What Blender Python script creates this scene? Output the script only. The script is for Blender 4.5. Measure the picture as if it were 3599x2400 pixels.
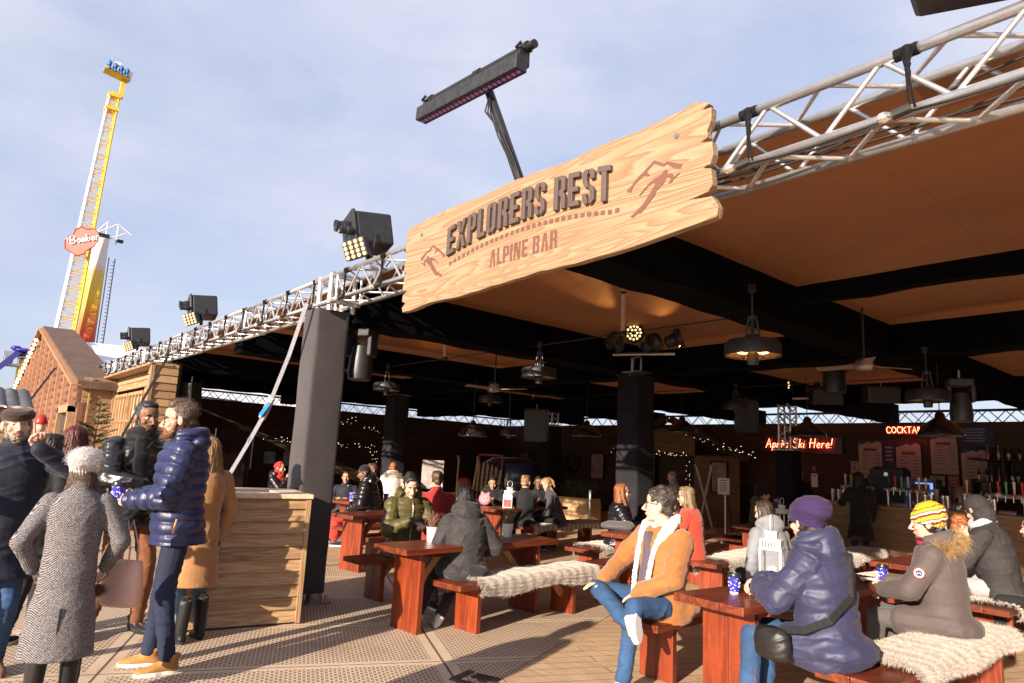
import bpy, bmesh, math, random
import numpy as np
from mathutils import Vector, Matrix, Quaternion
random.seed(7); NR = np.random.RandomState(7)
SC = bpy.context.scene
for o in list(bpy.data.objects): bpy.data.objects.remove(o)
COL = SC.collection
PI = math.pi; rad = math.radians

# ------------------------------------------------------------------ camera
YAW, PIT, ROL, EYE = -0.87142, 0.17394, 0.04916, 1.58
_f = Vector((math.sin(YAW)*math.cos(PIT), math.cos(YAW)*math.cos(PIT), math.sin(PIT)))
_r = Vector((math.cos(YAW), -math.sin(YAW), 0)); _u = _r.cross(_f)
_r2 = _r*math.cos(ROL)+_u*math.sin(ROL); _u2 = _r2.cross(_f)
cd = bpy.data.cameras.new('camera'); cam = bpy.data.objects.new('camera', cd); COL.objects.link(cam)
cam.matrix_world = Matrix(((_r2.x, _u2.x, -_f.x, 0), (_r2.y, _u2.y, -_f.y, 0), (_r2.z, _u2.z, -_f.z, EYE), (0, 0, 0, 1)))
cd.sensor_width = 36; cd.lens = 23.57; cd.clip_end = 3000; cd.clip_start = .05
SC.camera = cam
# ------------------------------------------------------------------ sun, sky, exposure
SUN_AZ = Vector((.285, -.958)); SUN_EL = rad(17.0)
sd = Vector((SUN_AZ.x*math.cos(SUN_EL), SUN_AZ.y*math.cos(SUN_EL), math.sin(SUN_EL)))
sl = bpy.data.lights.new('sun', 'SUN'); sl.energy = 5.0; sl.angle = rad(.5); sl.color = (1, .84, .68)
so = bpy.data.objects.new('sun', sl); COL.objects.link(so); so.rotation_euler = sd.to_track_quat('Z', 'Y').to_euler(); so.location = (0, 0, 60)
W = bpy.data.worlds.new('World'); SC.world = W; W.use_nodes = True
nt = W.node_tree; nt.nodes.clear()
def N(t, k, **kw):
    n = t.nodes.new(k)
    for a, b in kw.items():
        if a == 'loc': continue
        setattr(n, a, b)
    return n
sky = N(nt, 'ShaderNodeTexSky', sky_type='NISHITA', sun_disc=False)
sky.sun_elevation = SUN_EL; sky.sun_rotation = math.atan2(sd.x, sd.y); sky.air_density = 1.0; sky.dust_density = 1.2; sky.ozone_density = 2.2
tc = N(nt, 'ShaderNodeTexCoord'); mp = N(nt, 'ShaderNodeMapping'); mp.inputs['Scale'].default_value = (1, 1, 2.4); mp.inputs['Rotation'].default_value = (.25, .1, .5)
nt.links.new(tc.outputs['Generated'], mp.inputs['Vector'])
nz = N(nt, 'ShaderNodeTexNoise'); nz.inputs['Scale'].default_value = 2.7; nz.inputs['Detail'].default_value = 7; nz.inputs['Roughness'].default_value = .6; nz.inputs['Distortion'].default_value = .35
nt.links.new(mp.outputs[0], nz.inputs['Vector'])
cr = N(nt, 'ShaderNodeValToRGB'); cr.color_ramp.elements[0].position = .40; cr.color_ramp.elements[0].color = (.68, .68, .68, 1); cr.color_ramp.elements[1].position = .60; cr.color_ramp.elements[1].color = (.97, .93, .93, 1)
nt.links.new(nz.outputs['Fac'], cr.inputs['Fac'])
nz2 = N(nt, 'ShaderNodeTexNoise'); nz2.inputs['Scale'].default_value = 3.4; nz2.inputs['Detail'].default_value = 5
nt.links.new(mp.outputs[0], nz2.inputs['Vector'])
cr2 = N(nt, 'ShaderNodeValToRGB'); cr2.color_ramp.elements[0].position = .35; cr2.color_ramp.elements[0].color = (2.75, 2.95, 3.85, 1); cr2.color_ramp.elements[1].position = .7; cr2.color_ramp.elements[1].color = (3.5, 3.6, 4.2, 1)
nt.links.new(nz2.outputs['Fac'], cr2.inputs['Fac'])
mx = N(nt, 'ShaderNodeMix', data_type='RGBA'); nt.links.new(cr.outputs[0], mx.inputs[0]); nt.links.new(sky.outputs[0], mx.inputs[6]); nt.links.new(cr2.outputs[0], mx.inputs[7])
bg = N(nt, 'ShaderNodeBackground'); bg.inputs['Strength'].default_value = .1; nt.links.new(mx.outputs[2], bg.inputs['Color'])
wo = N(nt, 'ShaderNodeOutputWorld'); nt.links.new(bg.outputs[0], wo.inputs[0])
SC.view_settings.view_transform = 'Standard'; SC.view_settings.look = 'None'; SC.view_settings.exposure = 1.2; SC.view_settings.gamma = 1

# ------------------------------------------------------------------ scene bookkeeping
def tagit(o, label=None, cat=None, group=None, kind=None):
    if label: o['label'] = label
    if cat: o['category'] = cat
    if group: o['group'] = group
    if kind: o['kind'] = kind
    return o
def thing(name, label, cat, loc=(0, 0, 0), rz=0, group=None, scale=1):
    o = bpy.data.objects.new(name, None); COL.objects.link(o); o.empty_display_size = .1
    o.location = loc; o.rotation_euler = (0, 0, rz); o.scale = (scale,)*3
    return tagit(o, label, cat, group)
def WM(o):
    m = Matrix.LocRotScale(o.location, o.rotation_euler, o.scale)
    return (WM(o.parent) @ m) if o.parent else m
def dup(root, loc=None, rz=None, label=None, group=None):
    r = root.copy(); COL.objects.link(r)
    if loc is not None: r.location = loc
    if rz is not None: r.rotation_euler = (0, 0, rz)
    if label: r['label'] = label
    if group: r['group'] = group
    for ch in list(root.children):
        c = ch.copy(); COL.objects.link(c); c.parent = r
        for g in list(ch.children):
            d = g.copy(); COL.objects.link(d); d.parent = c
    return r
def vec(p): return np.array(p, dtype=float)
def frame(d, up=(0, 0, 1)):
    d = vec(d); d = d/(np.linalg.norm(d)+1e-12); up = vec(up)
    if abs(d@up) > .985: up = vec((1, 0, 0)) if abs(d[0]) < .9 else vec((0, 1, 0))
    a = np.cross(up, d); a /= np.linalg.norm(a); b = np.cross(d, a)
    return a, b, d
def rotz(a): c, s = math.cos(a), math.sin(a); return np.array([[c, -s, 0], [s, c, 0], [0, 0, 1.]])
def rotx(a): c, s = math.cos(a), math.sin(a); return np.array([[1, 0, 0], [0, c, -s], [0, s, c]])
def roty(a): c, s = math.cos(a), math.sin(a); return np.array([[c, 0, s], [0, 1, 0], [-s, 0, c]])

class MB:
    """collects shapes; build() links them as one mesh object"""
    def __init__(s): s.v = []; s.f = []; s.m = []; s.r = []; s.n = 0; s.M = None
    def add(s, V, F, m=0, rnd=None):
        V = np.asarray(V, float).reshape(-1, 3)
        if s.M is not None: V = V@s.M[0].T+s.M[1]
        k = s.n; s.v.append(V); s.n += len(V)
        rr = random.random() if rnd is None else rnd
        for f in F: s.f.append(tuple(i+k for i in f)); s.m.append(m); s.r.append(rr)
        return s
    def box(s, c, d, R=None, m=0, rnd=None):
        h = vec(d)/2; V = np.array([[x, y, z] for z in (-1, 1) for y in (-1, 1) for x in (-1, 1)], float)*h
        if R is not None: V = V@np.asarray(R).T
        return s.add(V+vec(c), [(0, 2, 3, 1), (4, 5, 7, 6), (0, 1, 5, 4), (2, 6, 7, 3), (0, 4, 6, 2), (1, 3, 7, 5)], m, rnd)
    def bx(s, x0, x1, y0, y1, z0, z1, m=0, rnd=None): return s.box(((x0+x1)/2, (y0+y1)/2, (z0+z1)/2), (abs(x1-x0), abs(y1-y0), abs(z1-z0)), None, m, rnd)
    def beam(s, p, q, w, h, up=(0, 0, 1), m=0, rnd=None):
        p = vec(p); q = vec(q); a, b, d = frame(q-p, up); L = np.linalg.norm(q-p)
        return s.box((p+q)/2, (w, h, L), np.array([a, b, d]).T, m, rnd)
    def tube(s, p, q, r, r2=None, n=8, m=0, rnd=None, cap=True):
        p = vec(p); q = vec(q); r2 = r if r2 is None else r2; a, b, d = frame(q-p)
        t = np.arange(n)*2*PI/n; C = np.outer(np.cos(t), a)+np.outer(np.sin(t), b)
        V = np.vstack([p+C*r, q+C*r2]); F = [(i, (i+1) % n, n+(i+1) % n, n+i) for i in range(n)]
        if cap: F += [tuple(range(n-1, -1, -1)), tuple(range(n, 2*n))]
        return s.add(V, F, m, rnd)
    def path(s, P, r, n=6, m=0, rnd=None, closed=False):
        P = [vec(p) for p in P]; K = len(P); t = np.arange(n)*2*PI/n; V = []; up = None
        rs = r if hasattr(r, '__len__') else [r]*K
        for i in range(K):
            if closed: d = P[(i+1) % K]-P[i-1]
            else: d = P[min(i+1, K-1)]-P[max(i-1, 0)]
            d = d/(np.linalg.norm(d)+1e-12)
            if up is None: a, b, _ = frame(d)
            else:
                a = up-d*(up@d); a /= (np.linalg.norm(a)+1e-12); b = np.cross(d, a)
            up = a; V.append(P[i]+(np.outer(np.cos(t), a)+np.outer(np.sin(t), b))*rs[i])
        F = []
        for i in range(K if closed else K-1):
            j = (i+1) % K
            F += [(i*n+k, i*n+(k+1) % n, j*n+(k+1) % n, j*n+k) for k in range(n)]
        if not closed: F += [tuple(range(n-1, -1, -1)), tuple(range((K-1)*n, K*n))]
        return s.add(np.vstack(V), F, m, rnd)
    def loft(s, rings, n=20, m=0, rnd=None, cap=True, R=None, e=1.0):
        """rings: (center, rx, ry[, R]) ; cross-section in R's x,y axes"""
        t = np.arange(n)*2*PI/n; V = []
        cx, cy = np.cos(t), np.sin(t)
        if e != 1: cx = np.sign(cx)*abs(cx)**e; cy = np.sign(cy)*abs(cy)**e
        for g in rings:
            c, rx, ry = g[:3]; Q = g[3] if len(g) > 3 else (R if R is not None else np.eye(3)); Q = np.asarray(Q)
            V.append(vec(c)+np.outer(cx*rx, Q[:, 0])+np.outer(cy*ry, Q[:, 1]))
        K = len(rings); F = []
        for i in range(K-1): F += [(i*n+k, i*n+(k+1) % n, (i+1)*n+(k+1) % n, (i+1)*n+k) for k in range(n)]
        if cap: F += [tuple(range(n-1, -1, -1)), tuple(range((K-1)*n, K*n))]
        return s.add(np.vstack(V), F, m, rnd)
    def lathe(s, prof, c=(0, 0, 0), n=20, m=0, rnd=None, R=None, cap=True):
        """prof: (r, z)"""
        c = vec(c); Q = np.eye(3) if R is None else np.asarray(R)
        return s.loft([(c+Q@vec((0, 0, z)), max(r, 1e-4), max(r, 1e-4)) for r, z in prof], n, m, rnd, cap, Q)
    def ell(s, c, r, R=None, n=14, k=9, m=0, rnd=None):
        r = vec(r) if hasattr(r, '__len__') else vec((r, r, r)); V = [(0, 0, -1)]
        for i in range(1, k):
            th = PI*i/k-PI/2
            for j in range(n): ph = 2*PI*j/n; V.append((math.cos(th)*math.cos(ph), math.cos(th)*math.sin(ph), math.sin(th)))
        V.append((0, 0, 1)); V = np.array(V)*r
        if R is not None: V = V@np.asarray(R).T
        F = [(0, 1+(j+1) % n, 1+j) for j in range(n)]
        for i in range(k-2): F += [(1+i*n+j, 1+i*n+(j+1) % n, 1+(i+1)*n+(j+1) % n, 1+(i+1)*n+j) for j in range(n)]
        L = 1+(k-1)*n; F += [(L-n+j, L-n+(j+1) % n, L) for j in range(n)]
        return s.add(V+vec(c), F, m, rnd)
    def cap(s, p, q, r, r2=None, n=12, m=0):
        """capsule with round ends"""
        p = vec(p); q = vec(q); r2 = r if r2 is None else r2; a, b, d = frame(q-p); Q = np.array([a, b, d]).T
        rg = [(p-d*r*math.cos(t), r*math.sin(t)+1e-4, r*math.sin(t)+1e-4) for t in (0.05, .5, 1.0)]+[(p, r, r), (q, r2, r2)]+[(q+d*r2*math.sin(t), r2*math.cos(t)+1e-4, r2*math.cos(t)+1e-4) for t in (.55, 1.05, 1.52)]
        return s.loft(rg, n, m, None, True, Q)
    def prism(s, poly, o, ux, uy, t, m=0, rnd=None, m2=None):
        """polygon (2D) in plane o+ux*a+uy*b, extruded by t along ux x uy ; concave ok (tessellated by Blender ngon)"""
        o = vec(o); ux = vec(ux); uy = vec(uy); w = np.cross(ux, uy); w /= np.linalg.norm(w)
        A = np.array([o+ux*a+uy*b for a, b in poly]); B = A+w*t; n = len(poly)
        F = [tuple(range(n-1, -1, -1)), tuple(range(n, 2*n))]+[(i, (i+1) % n, n+(i+1) % n, n+i) for i in range(n)]
        return s.add(np.vstack([A, B]), F, m, rnd)
    def quad(s, a, b, c, d, m=0, rnd=None): return s.add([a, b, c, d], [(0, 1, 2, 3)], m, rnd)
    def sheet(s, fn, nu, nv, m=0, rnd=None):
        V = [fn(i/nu, j/nv) for j in range(nv+1) for i in range(nu+1)]
        F = [(j*(nu+1)+i, j*(nu+1)+i+1, (j+1)*(nu+1)+i+1, (j+1)*(nu+1)+i) for j in range(nv) for i in range(nu)]
        return s.add(V, F, m, rnd)
    def mesh(s, name='mesh', mats=(), inv=None, smooth=False):
        V = np.vstack(s.v)
        if inv is not None:
            A = np.array(inv); V = V@A[:3, :3].T+A[:3, 3]
        me = bpy.data.meshes.new(name); me.from_pydata(V.tolist(), [], s.f)
        for m in mats: me.materials.append(m)
        me.polygons.foreach_set('material_index', s.m)
        at = me.attributes.new('rnd', 'FLOAT', 'FACE'); at.data.foreach_set('value', s.r)
        if smooth: me.polygons.foreach_set('use_smooth', [True]*len(s.f))
        me.update(); return me
    def build(s, name, mats, parent=None, smooth=False, world=False, bevel=0, auto=False, **tg):
        if not isinstance(mats, (list, tuple)): mats = [mats]
        inv = WM(parent).inverted() if (parent is not None and world) else None
        me = s.mesh(name, mats, inv, smooth or auto)
        o = bpy.data.objects.new(name, me); COL.objects.link(o)
        if parent is not None: o.parent = parent
        if bevel: b = o.modifiers.new('b', 'BEVEL'); b.width = bevel; b.segments = 2; b.limit_method = 'ANGLE'; b.angle_limit = rad(40)
        if auto: sharp(me, 35)
        if tg: tagit(o, **tg)
        return o
def sharp(me, deg):
    bm = bmesh.new(); bm.from_mesh(me); a = rad(deg)
    for e in bm.edges:
        if len(e.link_faces) == 2 and e.calc_face_angle(0) > a: e.smooth = False
    bm.to_mesh(me); bm.free()

# ------------------------------------------------------------------ materials
_MC = {}
def newmat(name):
    m = bpy.data.materials.new(name); m.use_nodes = True; t = m.node_tree; b = t.nodes['Principled BSDF']; return m, t, b
def rgba(c): return (c[0], c[1], c[2], 1)
def ramp(t, fac, stops):
    n = N(t, 'ShaderNodeValToRGB'); e = n.color_ramp.elements
    while len(e) < len(stops): e.new(.5)
    for k, (p, c) in enumerate(stops): e[k].position = p; e[k].color = rgba(c) if hasattr(c, '__len__') else (c, c, c, 1)
    t.links.new(fac, n.inputs['Fac']); return n.outputs[0]
def noise(t, scale=5, detail=4, rough=.5, vecin=None, dist=0):
    n = N(t, 'ShaderNodeTexNoise'); n.inputs['Scale'].default_value = scale; n.inputs['Detail'].default_value = detail; n.inputs['Roughness'].default_value = rough; n.inputs['Distortion'].default_value = dist
    if vecin is not None: t.links.new(vecin, n.inputs['Vector'])
    return n.outputs['Fac']
def mixc(t, fac, a, b, mode='MIX'):
    n = N(t, 'ShaderNodeMix', data_type='RGBA', blend_type=mode)
    for k, x in ((0, fac), (6, a), (7, b)):
        if hasattr(x, 'node'): t.links.new(x, n.inputs[k])
        else: n.inputs[k].default_value = rgba(x) if hasattr(x, '__len__') else x
    return n.outputs[2]
def mth(t, op, a, b=None, c=None):
    n = N(t, 'ShaderNodeMath', operation=op)
    for k, x in enumerate((a, b, c)):
        if x is None: continue
        if hasattr(x, 'node'): t.links.new(x, n.inputs[k])
        else: n.inputs[k].default_value = x
    return n.outputs[0]
def attr(t, name='rnd'): n = N(t, 'ShaderNodeAttribute', attribute_name=name); return n.outputs['Fac']
def objv(t, scale=(1, 1, 1), rot=(0, 0, 0), rnd=0.0, src='Object'):
    c = N(t, 'ShaderNodeTexCoord'); m = N(t, 'ShaderNodeMapping'); m.inputs['Scale'].default_value = scale; m.inputs['Rotation'].default_value = rot
    v = c.outputs[src]
    if rnd:
        a = N(t, 'ShaderNodeVectorMath', operation='ADD'); t.links.new(v, a.inputs[0])
        k = mth(t, 'MULTIPLY', attr(t), rnd); cb = N(t, 'ShaderNodeCombineXYZ')
        for i in range(3): t.links.new(k, cb.inputs[i])
        t.links.new(cb.outputs[0], a.inputs[1]); v = a.outputs[0]
    t.links.new(v, m.inputs['Vector']); return m.outputs[0]
def bump(t, b, h, s=.3, d=.01):
    n = N(t, 'ShaderNodeBump'); n.inputs['Strength'].default_value = s; n.inputs['Distance'].default_value = d
    t.links.new(h, n.inputs['Height']); t.links.new(n.outputs[0], b.inputs['Normal']); return n
def plain(name, c, rough=.6, metal=0, var=.15, sc=8, bs=.15, bd=.004, spec=None, coat=0, rndv=0):
    if name in _MC: return _MC[name]
    m, t, b = newmat(name); v = objv(t)
    f = noise(t, sc, 5, .6, v); lo = tuple(x*(1-var) for x in c); hi = tuple(min(1, x*(1+var)) for x in c)
    col = ramp(t, f, [(.3, lo), (.7, hi)])
    if rndv: col = mixc(t, mth(t, 'MULTIPLY', attr(t), rndv), col, (0, 0, 0))
    t.links.new(col, b.inputs['Base Color']); b.inputs['Roughness'].default_value = rough; b.inputs['Metallic'].default_value = metal
    if spec is not None: b.inputs['Specular IOR Level'].default_value = spec
    if coat: b.inputs['Coat Weight'].default_value = coat
    f2 = noise(t, sc*7, 4, .6, v); rr = mth(t, 'MULTIPLY_ADD', f2, .3, rough-.15); t.links.new(rr, b.inputs['Roughness'])
    if bs: bump(t, b, f2, bs, bd)
    _MC[name] = m; return m
def wood(name, c1, c2, axis=0, gs=1.0, rough=.6, knots=.5, rndv=.35, dark=(.25, .1, .03), coat=0, bs=.25, ring=9.0, kscale=3.0, wear=0):
    if name in _MC: return _MC[name]
    m, t, b = newmat(name); s = [7*gs]*3; s[axis] = .55*gs
    v = objv(t, tuple(s), rnd=37.0)
    f = noise(t, 1.6, 3, .5, v, .4); g = mth(t, 'SINE', mth(t, 'MULTIPLY', f, ring*5)); g = mth(t, 'MULTIPLY_ADD', g, .5, .5)
    fine = noise(t, 9, 3, .6, v); g2 = mth(t, 'ADD', mth(t, 'MULTIPLY', g, .6), mth(t, 'MULTIPLY', fine, .45))
    col = ramp(t, g2, [(.2, c1), (.85, c2)])
    vk = objv(t, tuple(kscale if i != axis else kscale*.45 for i in range(3)), rnd=11.0)
    vo = N(t, 'ShaderNodeTexVoronoi'); vo.inputs['Scale'].default_value = 1.0; t.links.new(vk, vo.inputs['Vector'])
    kn = ramp(t, vo.outputs['Distance'], [(.05, 1.0), (.17, 0.0)])
    if knots: col = mixc(t, mth(t, 'MULTIPLY', kn, knots), col, dark)
    if rndv:
        rv = attr(t); n2 = mth(t, 'FRACT', mth(t, 'MULTIPLY', rv, 7.77))
        col = mixc(t, mth(t, 'MULTIPLY', n2, rndv), col, tuple(x*.45 for x in c1)); col = mixc(t, mth(t, 'MULTIPLY', rv, rndv*.4), col, tuple(min(1, x*1.35) for x in c2))
    big = noise(t, 1.1, 3, .6, objv(t)); col = mixc(t, mth(t, 'MULTIPLY', big, .25), col, tuple(x*.5 for x in c1))
    if wear: wn = noise(t, 26, 6, .75, objv(t, rnd=5.0)); col = mixc(t, ramp(t, wn, [(.60, 0.0), (.72, wear)]), col, tuple(min(1, x*2.2+.05) for x in c2)); col = mixc(t, ramp(t, noise(t, 3.5, 5, .7, objv(t, rnd=9.0)), [(.45, 0.0), (.75, wear)]), col, tuple(x*.4 for x in c1))
    t.links.new(col, b.inputs['Base Color'])
    t.links.new(mth(t, 'MULTIPLY_ADD', fine, .25, rough-.12), b.inputs['Roughness'])
    if coat: b.inputs['Coat Weight'].default_value = coat; b.inputs['Coat Roughness'].default_value = .25
    bump(t, b, g2, bs, .003); _MC[name] = m; return m
def emis(name, c, s, base=(0, 0, 0)):
    if name in _MC: return _MC[name]
    m, t, b = newmat(name); b.inputs['Base Color'].default_value = rgba(base); b.inputs['Emission Color'].default_value = rgba(c); b.inputs['Emission Strength'].default_value = s
    f = noise(t, 12, 2, .5, objv(t)); t.links.new(mth(t, 'MULTIPLY_ADD', f, .3*s, .85*s), b.inputs['Emission Strength']); _MC[name] = m; return m
# ================================================================== materials of the setting
M_cedar = wood('larch', (.27, .15, .066), (.47, .31, .165), 0, 1.0, .62, .85, .6, (.13, .05, .015), kscale=3.4)
M_cedarY = wood('larch_y', (.27, .15, .066), (.47, .31, .165), 1, 1.0, .62, .85, .6, (.13, .05, .015), kscale=3.4)
M_cedarZ = wood('larch_z', (.27, .15, .066), (.47, .31, .165), 2, 1.0, .62, .6, .3, (.22, .08, .02))
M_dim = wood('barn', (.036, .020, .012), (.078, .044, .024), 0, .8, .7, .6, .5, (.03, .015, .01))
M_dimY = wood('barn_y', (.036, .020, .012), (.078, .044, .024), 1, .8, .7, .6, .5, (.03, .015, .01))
M_red = wood('redwood', (.11, .019, .007), (.22, .045, .014), 1, .8, .38, .45, .3, (.06, .012, .006), wear=.35, coat=.2, bs=.12, ring=6)
M_redZ = wood('redwood_z', (.15, .021, .006), (.28, .048, .011), 2, .8, .42, .45, .3, (.08, .014, .006), wear=.3, coat=.12, bs=.12, ring=6)
M_brace = wood('brace', (.45, .2, .07), (.6, .32, .13), 2, 1, .5, .4, .2)
M_alu = plain('aluminium', (.62, .61, .60), .34, .8, .12, 14, .1, .001)
M_steel = plain('steel', (.35, .35, .36), .35, .9, .15, 10)
M_blackmetal = plain('black_metal', (.022, .022, .024), .45, .3, .3, 12, .15, .001)
M_blackfab = plain('black_fabric', (.008, .008, .010), .85, 0, .4, 4, .4, .004, spec=.2)
M_beamfab = plain('beam_fabric', (.0022, .0026, .0036), .95, 0, .5, 3, .5, .01, spec=.05)
M_white = plain('white_paint', (.8, .8, .78), .45, 0, .06, 9, .1, .001)
M_rope = plain('cable', (.01, .01, .01), .6, 0, .3, 30)
def _pillarmat():
    m, t, b = newmat('pillar_fabric'); v = objv(t)
    f = noise(t, 2.5, 5, .6, v); w = noise(t, 90, 2, .5, v)
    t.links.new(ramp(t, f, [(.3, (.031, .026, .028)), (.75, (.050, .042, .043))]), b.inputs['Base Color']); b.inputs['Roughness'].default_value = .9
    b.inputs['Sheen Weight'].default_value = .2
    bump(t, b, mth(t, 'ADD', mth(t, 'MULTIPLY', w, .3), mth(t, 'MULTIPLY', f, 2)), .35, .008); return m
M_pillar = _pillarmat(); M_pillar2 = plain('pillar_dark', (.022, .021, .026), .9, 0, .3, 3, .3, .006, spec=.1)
# ================================================================== ground
def _deckmat():
    m, t, b = newmat('deck_planks'); v = objv(t, rot=(0, 0, rad(-66)))
    br = N(t, 'ShaderNodeTexBrick'); br.inputs['Scale'].default_value = 1; br.inputs['Brick Width'].default_value = 2.4; br.inputs['Row Height'].default_value = .145; br.inputs['Mortar Size'].default_value = .004; br.inputs['Color1'].default_value = (.2, .2, .2, 1); br.inputs['Color2'].default_value = (.9, .9, .9, 1); br.offset = .37
    t.links.new(v, br.inputs['Vector'])
    v2 = objv(t, (1.1, 11, 1), (0, 0, rad(-66))); g = noise(t, 2.5, 6, .65, v2, .3); big = noise(t, .9, 4, .6, objv(t))
    col = ramp(t, g, [(.25, (.42, .27, .15)), (.55, (.66, .47, .29)), (.8, (.80, .61, .40))])
    col = mixc(t, mth(t, 'MULTIPLY', br.outputs['Color'], .3), col, (.35, .22, .12)); col = mixc(t, ramp(t, big, [(.4, 0.0), (.7, .5)]), col, (.27, .20, .15))
    col = mixc(t, ramp(t, noise(t, 1.1, 6, .75, objv(t), .6), [(.52, 0.0), (.70, .5)]), col, (.24, .16, .10)); col = mixc(t, br.outputs['Fac'], col, (.09, .06, .04)); t.links.new(col, b.inputs['Base Color'])
    sc = noise(t, 6, 5, .7, objv(t)); t.links.new(mth(t, 'MULTIPLY_ADD', sc, .3, .5), b.inputs['Roughness'])
    bump(t, b, mth(t, 'SUBTRACT', mth(t, 'MULTIPLY', g, .5), mth(t, 'MULTIPLY', br.outputs['Fac'], 1.5)), .4, .006); return m
def _matmat():
    """trackway panel: moulded rows of short raised bars, dusty tan"""
    m, t, b = newmat('trackway_panel'); A = rad(-66.5)
    v = objv(t, rot=(0, 0, A)); sep = N(t, 'ShaderNodeSeparateXYZ'); t.links.new(v, sep.inputs[0])
    def bars(ph, ax, ay):
        x = mth(t, 'FRACT', mth(t, 'ADD', mth(t, 'MULTIPLY', sep.outputs[0], 1/ax), ph)); y = mth(t, 'FRACT', mth(t, 'ADD', mth(t, 'MULTIPLY', sep.outputs[1], 1/ay), ph))
        a = mth(t, 'LESS_THAN', mth(t, 'ABSOLUTE', mth(t, 'SUBTRACT', x, .5)), .17); c = mth(t, 'LESS_THAN', mth(t, 'ABSOLUTE', mth(t, 'SUBTRACT', y, .5)), .34)
        return mth(t, 'MULTIPLY', a, c)
    bb = mth(t, 'MAXIMUM', bars(0, .062, .062), bars(.5, .062, .062))
    # panel seams
    sx = mth(t, 'LESS_THAN', mth(t, 'ABSOLUTE', mth(t, 'SUBTRACT', mth(t, 'FRACT', mth(t, 'MULTIPLY', sep.outputs[0], 1/2.4)), .5)), .004)
    sy = mth(t, 'LESS_THAN', mth(t, 'ABSOLUTE', mth(t, 'SUBTRACT', mth(t, 'FRACT', mth(t, 'MULTIPLY', sep.outputs[1], 1/1.22)), .5)), .006)
    seam = mth(t, 'MAXIMUM', sx, sy)
    px = mth(t, 'GREATER_THAN', mth(t, 'ABSOLUTE', mth(t, 'SUBTRACT', mth(t, 'FRACT', mth(t, 'MULTIPLY', sep.outputs[0], 1/2.4)), .5)), .035)
    py = mth(t, 'GREATER_THAN', mth(t, 'ABSOLUTE', mth(t, 'SUBTRACT', mth(t, 'FRACT', mth(t, 'MULTIPLY', sep.outputs[1], 1/1.22)), .5)), .05)
    bb = mth(t, 'MULTIPLY', bb, mth(t, 'MULTIPLY', px, py))
    n1 = noise(t, 1.3, 5, .6, objv(t)); n2 = noise(t, 14, 5, .7, objv(t))
    wear = ramp(t, n1, [(.35, 0.0), (.7, 1.0)]); 
    col = mixc(t, n2, (.56, .425, .30), (.75, .60, .44)); col = mixc(t, mth(t, 'MULTIPLY', wear, .35), col, (.42, .31, .23))
    col = mixc(t, ramp(t, noise(t, .75, 6, .7, objv(t), .8), [(.52, 0.0), (.68, .42)]), col, (.26, .18, .12)); col = mixc(t, ramp(t, noise(t, 9, 6, .8, objv(t)), [(.66, 0.0), (.74, .5)]), col, (.16, .11, .08))
    col = mixc(t, mth(t, 'MULTIPLY', bb, .75), col, (.15, .09, .062)); col = mixc(t, seam, col, (.13, .09, .06))
    t.links.new(col, b.inputs['Base Color']); t.links.new(mth(t, 'MULTIPLY_ADD', n2, .3, .55), b.inputs['Roughness'])
    h = mth(t, 'ADD', bb, mth(t, 'MULTIPLY', n2, .25)); bump(t, b, mth(t, 'SUBTRACT', h, seam), .9, .006); return m
def _groundmat():
    m, t, b = newmat('far_ground'); n1 = noise(t, .4, 6, .6, objv(t)); t.links.new(ramp(t, n1, [(.3, (.16, .13, .1)), (.7, (.24, .2, .16))]), b.inputs['Base Color']); b.inputs['Roughness'].default_value = .9; return m
M_deck, M_mat = _deckmat(), _matmat()
g = MB(); g.quad((-900, -900, -.012), (900, -900, -.012), (900, 900, -.012), (-900, 900, -.012)); g.build('ground', _groundmat(), kind='structure')
g = MB(); g.quad((-24, -6, -.004), (8, -6, -.004), (8, 20, -.004), (-24, 20, -.004)); g.build('deck_floor', M_deck, kind='structure')
a1 = vec((.39, -.92, 0)); a2 = vec((-.92, -.39, 0)); P0 = vec((-5.1, 6.0, 0))
g = MB(); L1, L2 = 12.5, 14.0
for (u0, u1, v0, v1) in ((0, L1, 0, L2),):
    g.quad(P0+a1*u0+a2*v0, P0+a1*u0+a2*v1, P0+a1*u1+a2*v1, P0+a1*u1+a2*v0)
g.build('trackway_mats', M_mat, kind='structure')
o = thing('cable_cover', 'small dark metal hatch cover set in the floor mats near the bottom edge', 'hatch', (-4.05, 3.25, 0), rad(20))
g = MB(); g.bx(-.17, .17, -.13, -.09, 0, .012); g.bx(-.17, -.12, -.09, .13, 0, .012); g.bx(.0, .17, -.02, .02, 0, .01); g.build('frame', plain('rust', (.09, .055, .04), .7, .2, .4, 20), o)
g = MB(); g.box((.02, .07, .004), (.2, .1, .008)); g.build('flap', M_blackmetal, o)

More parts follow.
